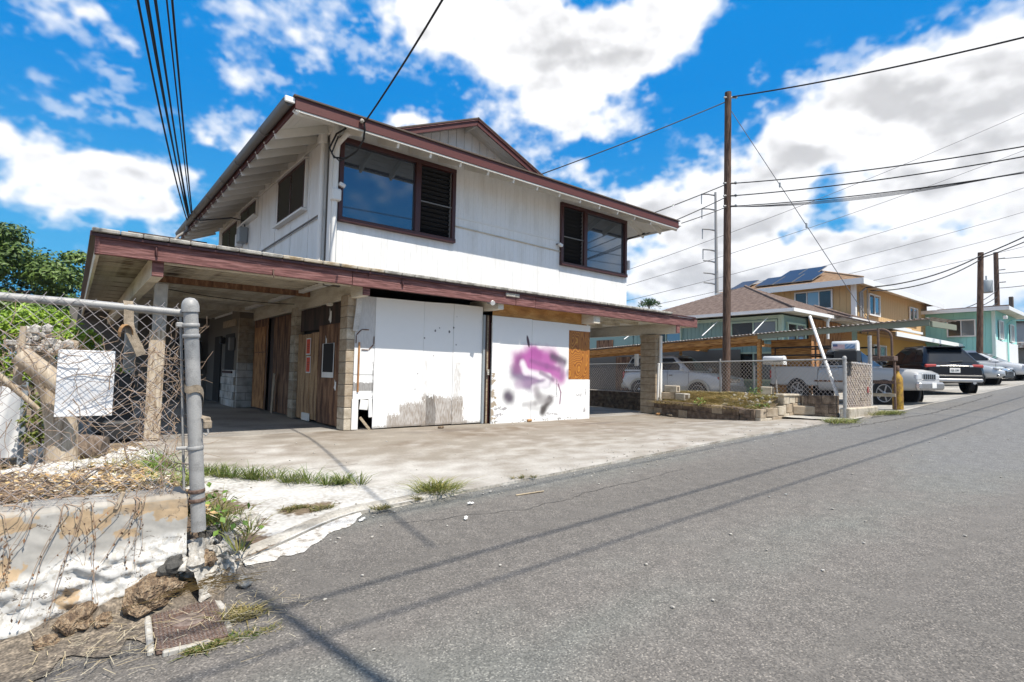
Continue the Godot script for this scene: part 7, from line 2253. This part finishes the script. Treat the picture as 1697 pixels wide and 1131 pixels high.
	own(c, "antenna_fin", cb(Vector3(0, 1.70, -1.40), Vector3(0.05, 0.09, 0.16), 0.02), "car_black")
	own(c, "rear_wiper", tb([Vector3(0.05, 1.10, -2.135), Vector3(-0.32, 1.13, -2.12)], 0.014, 5), "black_plastic")
	own(c, "licence_plate", cb(Vector3(0.0, 0.80, -2.29), Vector3(0.32, 0.16, 0.02), 0.006), "white_trim")
	plate_text(c, "CJL 281", Vector3(0, 0.80, -2.305), Basis(Vector3.UP, PI), 0.0024, "black_plastic")
	plate_text(c, "E S C A P E", Vector3(0, 0.985, -2.285), Basis(Vector3.UP, PI), 0.0013, "gutter_metal")
	# --- silver car beyond it and a white one at the frame's edge
	for q in [["silver_car", "silver crossover car with dark grille, parked beyond the black car", Vector3(32.6, 1.38, -7.1), -8.0, "car_silver"], ["white_car", "white car half hidden behind the silver car at the right edge", Vector3(38.6, 1.62, -7.0), -6.0, "car_white"]]:
		var d := thing(q[0], q[1], "car", q[2], deg_to_rad(q[3]))
		own(d, "body", body([[-2.28, 0.50, 0.90, 0.78], [-2.2, 0.42, 1.02, 0.88], [-1.4, 0.30, 1.04, 0.92], [0.5, 0.28, 1.02, 0.93], [1.3, 0.30, 0.98, 0.91], [1.85, 0.34, 0.88, 0.86], [2.2, 0.38, 0.74, 0.74], [2.32, 0.46, 0.64, 0.60]]), q[4])
		cabin(d, -2.0, 1.15, 1.01, 0.84, -1.55, 0.1, 1.58, 0.62, q[4], [[0.06, 0.30, 0.12, 0.32], [0.34, 0.58, 0.36, 0.62], [0.61, 0.92, 0.66, 0.94]])
		for s in [1.0, -1.0]:
			for zz in [-1.36, 1.36]:
				arch(d, s * 0.938, zz, 0.36)
				wheel(d, s * 0.945, zz, 0.355, 0.23, "black_plastic" if q[0] == "silver_car" else "alloy", 5)
			own(d, "headlight", cb(Vector3(s * 0.62, 0.78, 2.10), Vector3(0.36, 0.10, 0.26), 0.03, Basis(Vector3.UP, s * 0.5)), "lamp_clear")
			own(d, "fog_lamp_trim", cb(Vector3(s * 0.66, 0.46, 2.14), Vector3(0.2, 0.14, 0.12), 0.03), "chrome")
			own(d, "mirror", cb(Vector3(s * 1.0, 1.1, 0.75), Vector3(0.2, 0.15, 0.1), 0.04), q[4])
		own(d, "grille", cb(Vector3(0, 0.52, 2.26), Vector3(1.05, 0.34, 0.12), 0.04), "black_plastic")
		own(d, "badge", cb(Vector3(0, 0.70, 2.315), Vector3(0.16, 0.1, 0.02), 0.008), "chrome")
		door_lines(d, 0.925, [-0.9, 0.05, 0.98], 0.45, 1.0)

# ------------------------------------------------------------------ poles and wires
func cable(nm: String, label: String, a: Vector3, b: Vector3, s: float, r: float, m := "black_cable", grp := "") -> MeshInstance3D:
	return solo(nm, tb(sag(a, b, s, 16), r, 6), m, label, "cable", grp)

func wires() -> void:
	# pole in front of the canopy
	var p := thing("utility_pole", "tall brown wooden utility pole behind the chain-link fence in front of the canopy", "utility pole", Vector3(15.97, 0.6, -9.02))
	part(p, "shaft", tb([Vector3(15.98, 0.55, -9.02), Vector3(15.75, 6.0, -8.83), Vector3(15.53, 10.44, -8.66)], 0.125, 14, 0.098), "pole_wood")
	var hd := [Vector3(15.53, 10.25, -8.62), Vector3(15.65, 7.58, -8.72), Vector3(15.67, 7.19, -8.73), Vector3(15.69, 6.87, -8.74)]
	for q in hd:
		part(p, "clamp", tb([q + Vector3(-0.14, 0, -0.1), q + Vector3(0.16, 0.02, 0.12)], 0.03, 6), "galvanised")
		part(p, "insulator", cb(q + Vector3(0.16, 0.02, 0.14), Vector3(0.07, 0.09, 0.07), 0.02), "grey_box")
	cable("service_cable", "thick black cable rising from the pole top to the upper right corner", Vector3(15.6, 10.28, -8.55), Vector3(16.2, 8.85, 2.2), 0.25, 0.021)
	cable("service_cable", "black cable falling from the pole top to behind the white house's roof", Vector3(15.45, 10.12, -8.72), Vector3(7.0, 5.7, -13.5), 0.12, 0.016)
	for q in [[Vector3(15.65, 7.58, -8.75), Vector3(17.9, 7.2, 0.6), Vector3(9.5, 4.7, -12.0), "top of the three low pole cables", 0.016], [Vector3(15.67, 7.19, -8.75), Vector3(17.9, 7.02, 0.6), Vector3(11.0, 4.85, -10.8), "middle of the three low pole cables", 0.016], [Vector3(15.69, 6.87, -8.76), Vector3(17.9, 6.6, 0.6), Vector3(11.4, 5.2, -10.4), "lowest of the three low pole cables", 0.014]]:
		cable("line_cable", "black cable running right, " + q[3], q[0], q[1], 0.22, q[4])
		cable("line_cable", "black cable running left to the white eave, " + q[3], q[0], q[2], 0.10, q[4])
	for i in 4:
		cable("telephone_wire", "thin grey wire sagging right of the pole, %s of four" % ["highest", "second", "third", "lowest"][i], Vector3(15.75, 6.85, -8.7), Vector3(17.9, 6.75 + i * 0.06, 0.6), 0.30 + i * 0.05, 0.007, "grey_cable", "thin wires right of the pole")
	var gw := cable("guy_wire", "steel guy wire slanting from the pole top down to the right", Vector3(15.62, 9.84, -8.6), Vector3(17.98, 3.1, -5.6), 0.0, 0.010, "grey_cable")
	for t in [0.36, 0.55]: part(gw, "strain_insulator", cb(Vector3(15.62, 9.84, -8.6).lerp(Vector3(17.98, 3.1, -5.6), t), Vector3(0.05, 0.16, 0.05), 0.015), "grey_box")
	# service drop onto the corner of the house
	var ha := Vector3(3.72, 5.80, -8.76)
	cable("service_drop", "black service cable dropping to the fascia above the big corner window", ha, Vector3(2.75, 8.6, 1.2), 0.45, 0.016)
	var lp := solo("service_loop", tb([ha, ha + Vector3(0.02, -0.1, 0.0), Vector3(3.76, 5.55, -8.86), Vector3(3.72, 5.40, -9.0), Vector3(3.6, 5.28, -9.2), Vector3(3.42, 5.28, -9.3), Vector3(3.35, 5.45, -9.35), Vector3(3.45, 5.72, -9.3), Vector3(3.6, 5.85, -9.25)], 0.017, 7), "black_cable", "black loops of cable hanging below the fascia at the corner window", "cable")
	part(lp, "second_loop", tb([Vector3(3.78, 5.6, -8.86), Vector3(3.7, 5.36, -9.02), Vector3(3.5, 5.22, -9.25), Vector3(3.38, 5.35, -9.32), Vector3(3.48, 5.68, -9.3)], 0.013, 6), "black_cable")
	part(lp, "insulator", cb(ha + Vector3(-0.04, 0.03, 0.0), Vector3(0.07, 0.07, 0.07), 0.02), "pale_rock")
	# bundle over the left eave
	var ends := [[Vector3(2.45, 5.82, -18.3), -1.55], [Vector3(2.46, 5.83, -18.0), -1.47], [Vector3(2.47, 5.84, -18.2), -1.43], [Vector3(2.46, 5.85, -17.9), -1.33], [Vector3(2.47, 5.82, -18.1), -1.30], [Vector3(2.48, 5.86, -17.8), -1.12], [Vector3(2.49, 5.86, -17.7), -1.03]]
	for i in 7:
		var a: Vector3 = ends[i][0]
		var b := Vector3(ends[i][1] + 0.05, 8.15 + 0.03 * i, 1.2)
		cable("eave_cable", "black eave cable, %s of the seven where they leave the top edge" % ["leftmost", "second from left", "third from left", "middle one", "third from right", "second from right", "rightmost"][i], a, b, 0.75 - 0.06 * i, 0.012 if i % 2 else 0.016, "black_cable", "bundle of cables at the left eave")
	solo("eave_cable_tail", tb([Vector3(2.47, 5.84, -18.0), Vector3(2.6, 5.6, -17.0), Vector3(3.2, 5.62, -16.2), Vector3(3.48, 5.55, -16.0), Vector3(3.50, 5.2, -15.9)], 0.02, 6), "black_cable", "black cables tied along the eave rafters to the meter box", "cable")
	# cables along the street on the camera's side, and the pole that carries them; their shadows cross the road
	var near := thing("metal_pole", "slender metal pole on the near side of the street whose shadow crosses the gutter", "pole", Vector3(1.62, 0.1, 1.35))
	part(near, "shaft", tb([Vector3(1.62, 0.1, 1.35), Vector3(1.5, 10.9, 1.3)], 0.048, 12, 0.028), "galvanised")
	cable("street_cable", "cable along the near side of the street, highest of three", Vector3(-14.0, 9.9, 1.1), Vector3(46.0, 11.6, 0.6), 0.5, 0.016)
	cable("street_cable", "cable along the near side of the street, middle of three", Vector3(-14.0, 7.5, 1.1), Vector3(46.0, 9.6, 0.9), 0.4, 0.020)
	cable("street_cable", "cable along the near side of the street, lowest of three", Vector3(-14.0, 7.3, 1.25), Vector3(46.0, 9.2, 1.5), 0.5, 0.016)
	# poles further up the street
	var q2 := thing("utility_pole", "wooden utility pole in front of the teal house", "utility pole", Vector3(38.0, 1.6, -6.9))
	part(q2, "shaft", tb([Vector3(38.1, 1.5, -6.9), Vector3(37.95, 8.55, -6.65)], 0.16, 10, 0.13), "pole_wood")
	var q3 := thing("utility_pole", "wooden utility pole with a grey transformer behind the teal house", "utility pole", Vector3(63.0, 2.3, -10.1))
	part(q3, "shaft", tb([Vector3(63.3, 2.2, -10.1), Vector3(62.9, 13.0, -10.0)], 0.21, 10, 0.17), "pole_wood")
	var tr := G.new(true)
	tr.lathe(Vector3(62.3, 9.4, -10.6), Vector3.UP, [Vector2(0, 0), Vector2(0.42, 0.0), Vector2(0.45, 0.08), Vector2(0.45, 1.0), Vector2(0.40, 1.1), Vector2(0, 1.14)], 16)
	var tf := part(q3, "transformer", tr, "grey_box")
	part(tf, "bushing", tb([Vector3(62.3, 10.5, -10.6), Vector3(62.3, 10.9, -10.6)], 0.06, 6), "grey_box")
	part(tf, "bushing", tb([Vector3(62.5, 10.5, -10.9), Vector3(62.5, 10.85, -10.9)], 0.06, 6), "grey_box")
	for y in [12.4, 11.4, 10.3]: part(q3, "bracket", tb([Vector3(62.95, y, -10.0), Vector3(62.9, y, -9.4)], 0.05, 5), "galvanised")
	cable("far_cable", "thick dark cable from the far wooden pole down to the orange house", Vector3(37.95, 8.4, -6.6), Vector3(31.0, 6.2, -9.9), 0.35, 0.035)
	cable("far_cable", "second dark cable just below the thick one at the orange house", Vector3(37.95, 8.2, -6.6), Vector3(31.6, 6.1, -9.9), 0.45, 0.03)
	cable("far_cable", "dark cable rising right from the far wooden pole's top", Vector3(37.95, 8.4, -6.6), Vector3(30.5, 8.6, -2.0), 0.1, 0.03)
	cable("far_cable", "second dark cable rising right below the far pole's top", Vector3(37.95, 8.25, -6.6), Vector3(30.5, 8.25, -2.0), 0.1, 0.025)
	for i in 3:
		cable("far_street_wire", "%s of the dark wires between the two far poles and the orange eave" % ["upper", "middle", "lower"][i], Vector3(62.9, 9.6 - i * 0.55, -10.0), Vector3(44.0, 6.0 - i * 0.1, -9.9), 0.4, 0.03)
		cable("far_street_wire", "%s of the wires leaving the transformer pole to the right edge" % ["upper", "middle", "lower"][i], Vector3(62.9, 12.4 - i * 1.3, -9.9), Vector3(58.0, 12.0 - i * 1.0, -3.0), 0.25, 0.028)
	# steel line pole far behind, and the thin lines it carries
	var sp := thing("steel_pole", "slender grey steel power pole with six bent arms far behind the roofs", "power pole", Vector3(100.5, 6.0, -58.7))
	part(sp, "shaft", tb([Vector3(101.2, 6.0, -58.9), Vector3(99.7, 38.9, -58.4)], 0.48, 10, 0.22), "galvanised")
	for i in 7:
		var y := [38.2, 35.2, 31.0, 26.8, 24.5, 22.0, 20.0][i] as float
		var l := -2.6
		var c := Vector3(99.7 + (38.9 - y) * 0.045, y, -58.4)
		part(sp, "arm", tb([c, c + Vector3(-0.5, 0.5, l * 0.5), c + Vector3(-0.9, 0.75, l)], 0.16, 6), "galvanised")
		if i < 4: part(sp, "insulator", tb([c + Vector3(-0.9, 0.75, l), c + Vector3(-0.9, -1.3, l)], 0.12, 6), "grey_box")
	var ly := [36.0, 31.0, 26.0, 22.8, 20.3, 18.2]
	for i in 6:
		var c := Vector3(99.2, ly[i], -61.0)
		cable("transmission_line", "%s thin power line crossing the clouds from the far steel pole" % ["highest", "second", "third", "fourth", "fifth", "lowest"][i], Vector3(70.0, ly[i] * 0.42 + 1.0, -75.0), Vector3(182.0, ly[i] * 2.0 + 3.8, 2.0), 2.4, 0.05, "grey_cable", "thin lines across the clouds")

# ------------------------------------------------------------------ small things on the ground
func litter() -> void:
	var sn := noise(110, 0.03, 3)
	var bits := [["paper_scrap", Vector3(2.05, 0, -4.55), "white paper strip on the asphalt below the painted slab"], ["paper_scrap", Vector3(2.75, 0, -4.0), "crumpled white paper on the asphalt in front of the grass tuft"], ["paper_scrap", Vector3(3.05, 0, -4.35), "white paper flake on the asphalt beside the grass tuft"]]
	for q in bits:
		var p: Vector3 = q[1]
		p.y = gy(p.x) + 0.012
		var g := G.new()
		var s := rng.randf_range(0.012, 0.022)
		for k in 3:
			var d := Vector3(rng.randfn() * 0.015, 0.004 * k, rng.randfn() * 0.012)
			g.quad(p + d + Vector3(-s, 0, 0.012), p + d + Vector3(s, 0.004, 0.014), p + d + Vector3(s, 0.010, -0.012), p + d + Vector3(-s, 0.003, -0.012))
		solo(q[0], g, "white_trim", q[2], "paper")
	solo("twig", tb([Vector3(3.6, gy(3.6) + 0.01, -4.33), Vector3(3.92, gy(3.9) + 0.012, -4.26)], 0.008, 5), "tan_timber", "brown stick lying on the asphalt in front of the driveway", "stick")
	var cp := G.new(true)
	cp.lathe(Vector3(0.91, gy(0.9) + 0.035, -3.72), Vector3(0.5, 0.5, -0.2), [Vector2(0.0, -0.035), Vector2(0.032, -0.03), Vector2(0.045, 0.02), Vector2(0.04, 0.022), Vector2(0.028, -0.02), Vector2(0.0, -0.022)], 12)
	solo("crushed_cup", cp, "pale_rock", "crushed pale cup lying beside the iron cover", "cup")
	solo("wood_chip", cb(Vector3(0.255, 0.79, -3.79), Vector3(0.022, 0.10, 0.015), 0.004, Basis(Vector3.BACK, -0.35)), "old_plank", "small splinter of wood stuck on top of the plastered wall", "wood chip")
	solo("yellow_rag", cb(Vector3(12.6, 0.50, -9.1), Vector3(0.22, 0.06, 0.1), 0.025, Basis(Vector3.UP, 0.4)), "strap_orange", "yellow rag on the driveway at the foot of the carport pillar", "rag")
	solo("rag", cb(Vector3(12.55, 0.50, -8.7), Vector3(0.3, 0.04, 0.12), 0.018, Basis(Vector3.UP, 0.9)), "strap", "tan rag on the driveway beside the planter wall", "rag")
	solo("dark_pebble", cb(Vector3(5.55, 0.485, -8.95), Vector3(0.12, 0.05, 0.08), 0.02), "rock", "dark lump on the concrete in front of the white boards", "stone")
	solo("brass_bolt", tb([Vector3(7.95, 0.50, -9.20), Vector3(8.05, 0.50, -9.19)], 0.03, 8), "strap_orange", "rusty yellow roller at the foot of the sprayed door", "roller")
	var g := G.new()
	for i in 420:
		var x := rng.randf_range(0.3, 13.0)
		var z := edge_z(x) + rng.randfn() * 0.35 if i % 3 else rng.randf_range(-9.0, -1.0)
		var y := gy(x) + 0.008 if z > edge_z(x) else drive_y(x, z) + 0.008
		g.blob(Vector3(x, y, z), Vector3(1.4, 0.6, 1.0) * rng.randf_range(0.004, 0.013), sn, 0.4, 6, Basis(Vector3.UP, rng.randf() * 6.0))
	stuff(solo("grit", g, "pale_rock", "loose grit and pebbles scattered along the street edge", "gravel"))
	var ds := G.new()
	for i in 260:
		var x := rng.randf_range(-0.1, 1.1)
		var z := -3.35 + rng.randfn() * 0.22
		var d := Vector3(rng.randfn(), 0.05 * rng.randf(), rng.randfn()).normalized() * rng.randf_range(0.02, 0.11)
		var p := Vector3(x, gy(x) + 0.03 + 0.06 * smoothstep(-3.5, -3.75, z), z)
		var s := Vector3(d.z, 0, -d.x).normalized() * 0.002
		ds.quad(p - s, p + s, p + d + s * 0.5, p + d - s * 0.5, lin(.40, .31, .17).lerp(lin(.5, .45, .34), rng.randf()).srgb_to_linear())
	for i in 150:
		var x := 0.62 + rng.randfn() * 0.13
		var z := -3.80 + rng.randfn() * 0.05
		var d := Vector3(rng.randfn(), 0.1 * rng.randfn(), rng.randfn() * 0.5).normalized() * rng.randf_range(0.04, 0.16)
		var p := Vector3(x, 0.27 + rng.randf() * 0.03, z + 0.14)
		var s := Vector3(0, 0.002, 0.001)
		ds.quad(p - s, p + d - s, p + d + s, p + s, lin(.36, .25, .10).srgb_to_linear())
	stuff(solo("gutter_straw", ds, "straw", "dry straw blown round the iron cover in the gutter", "ground litter"))
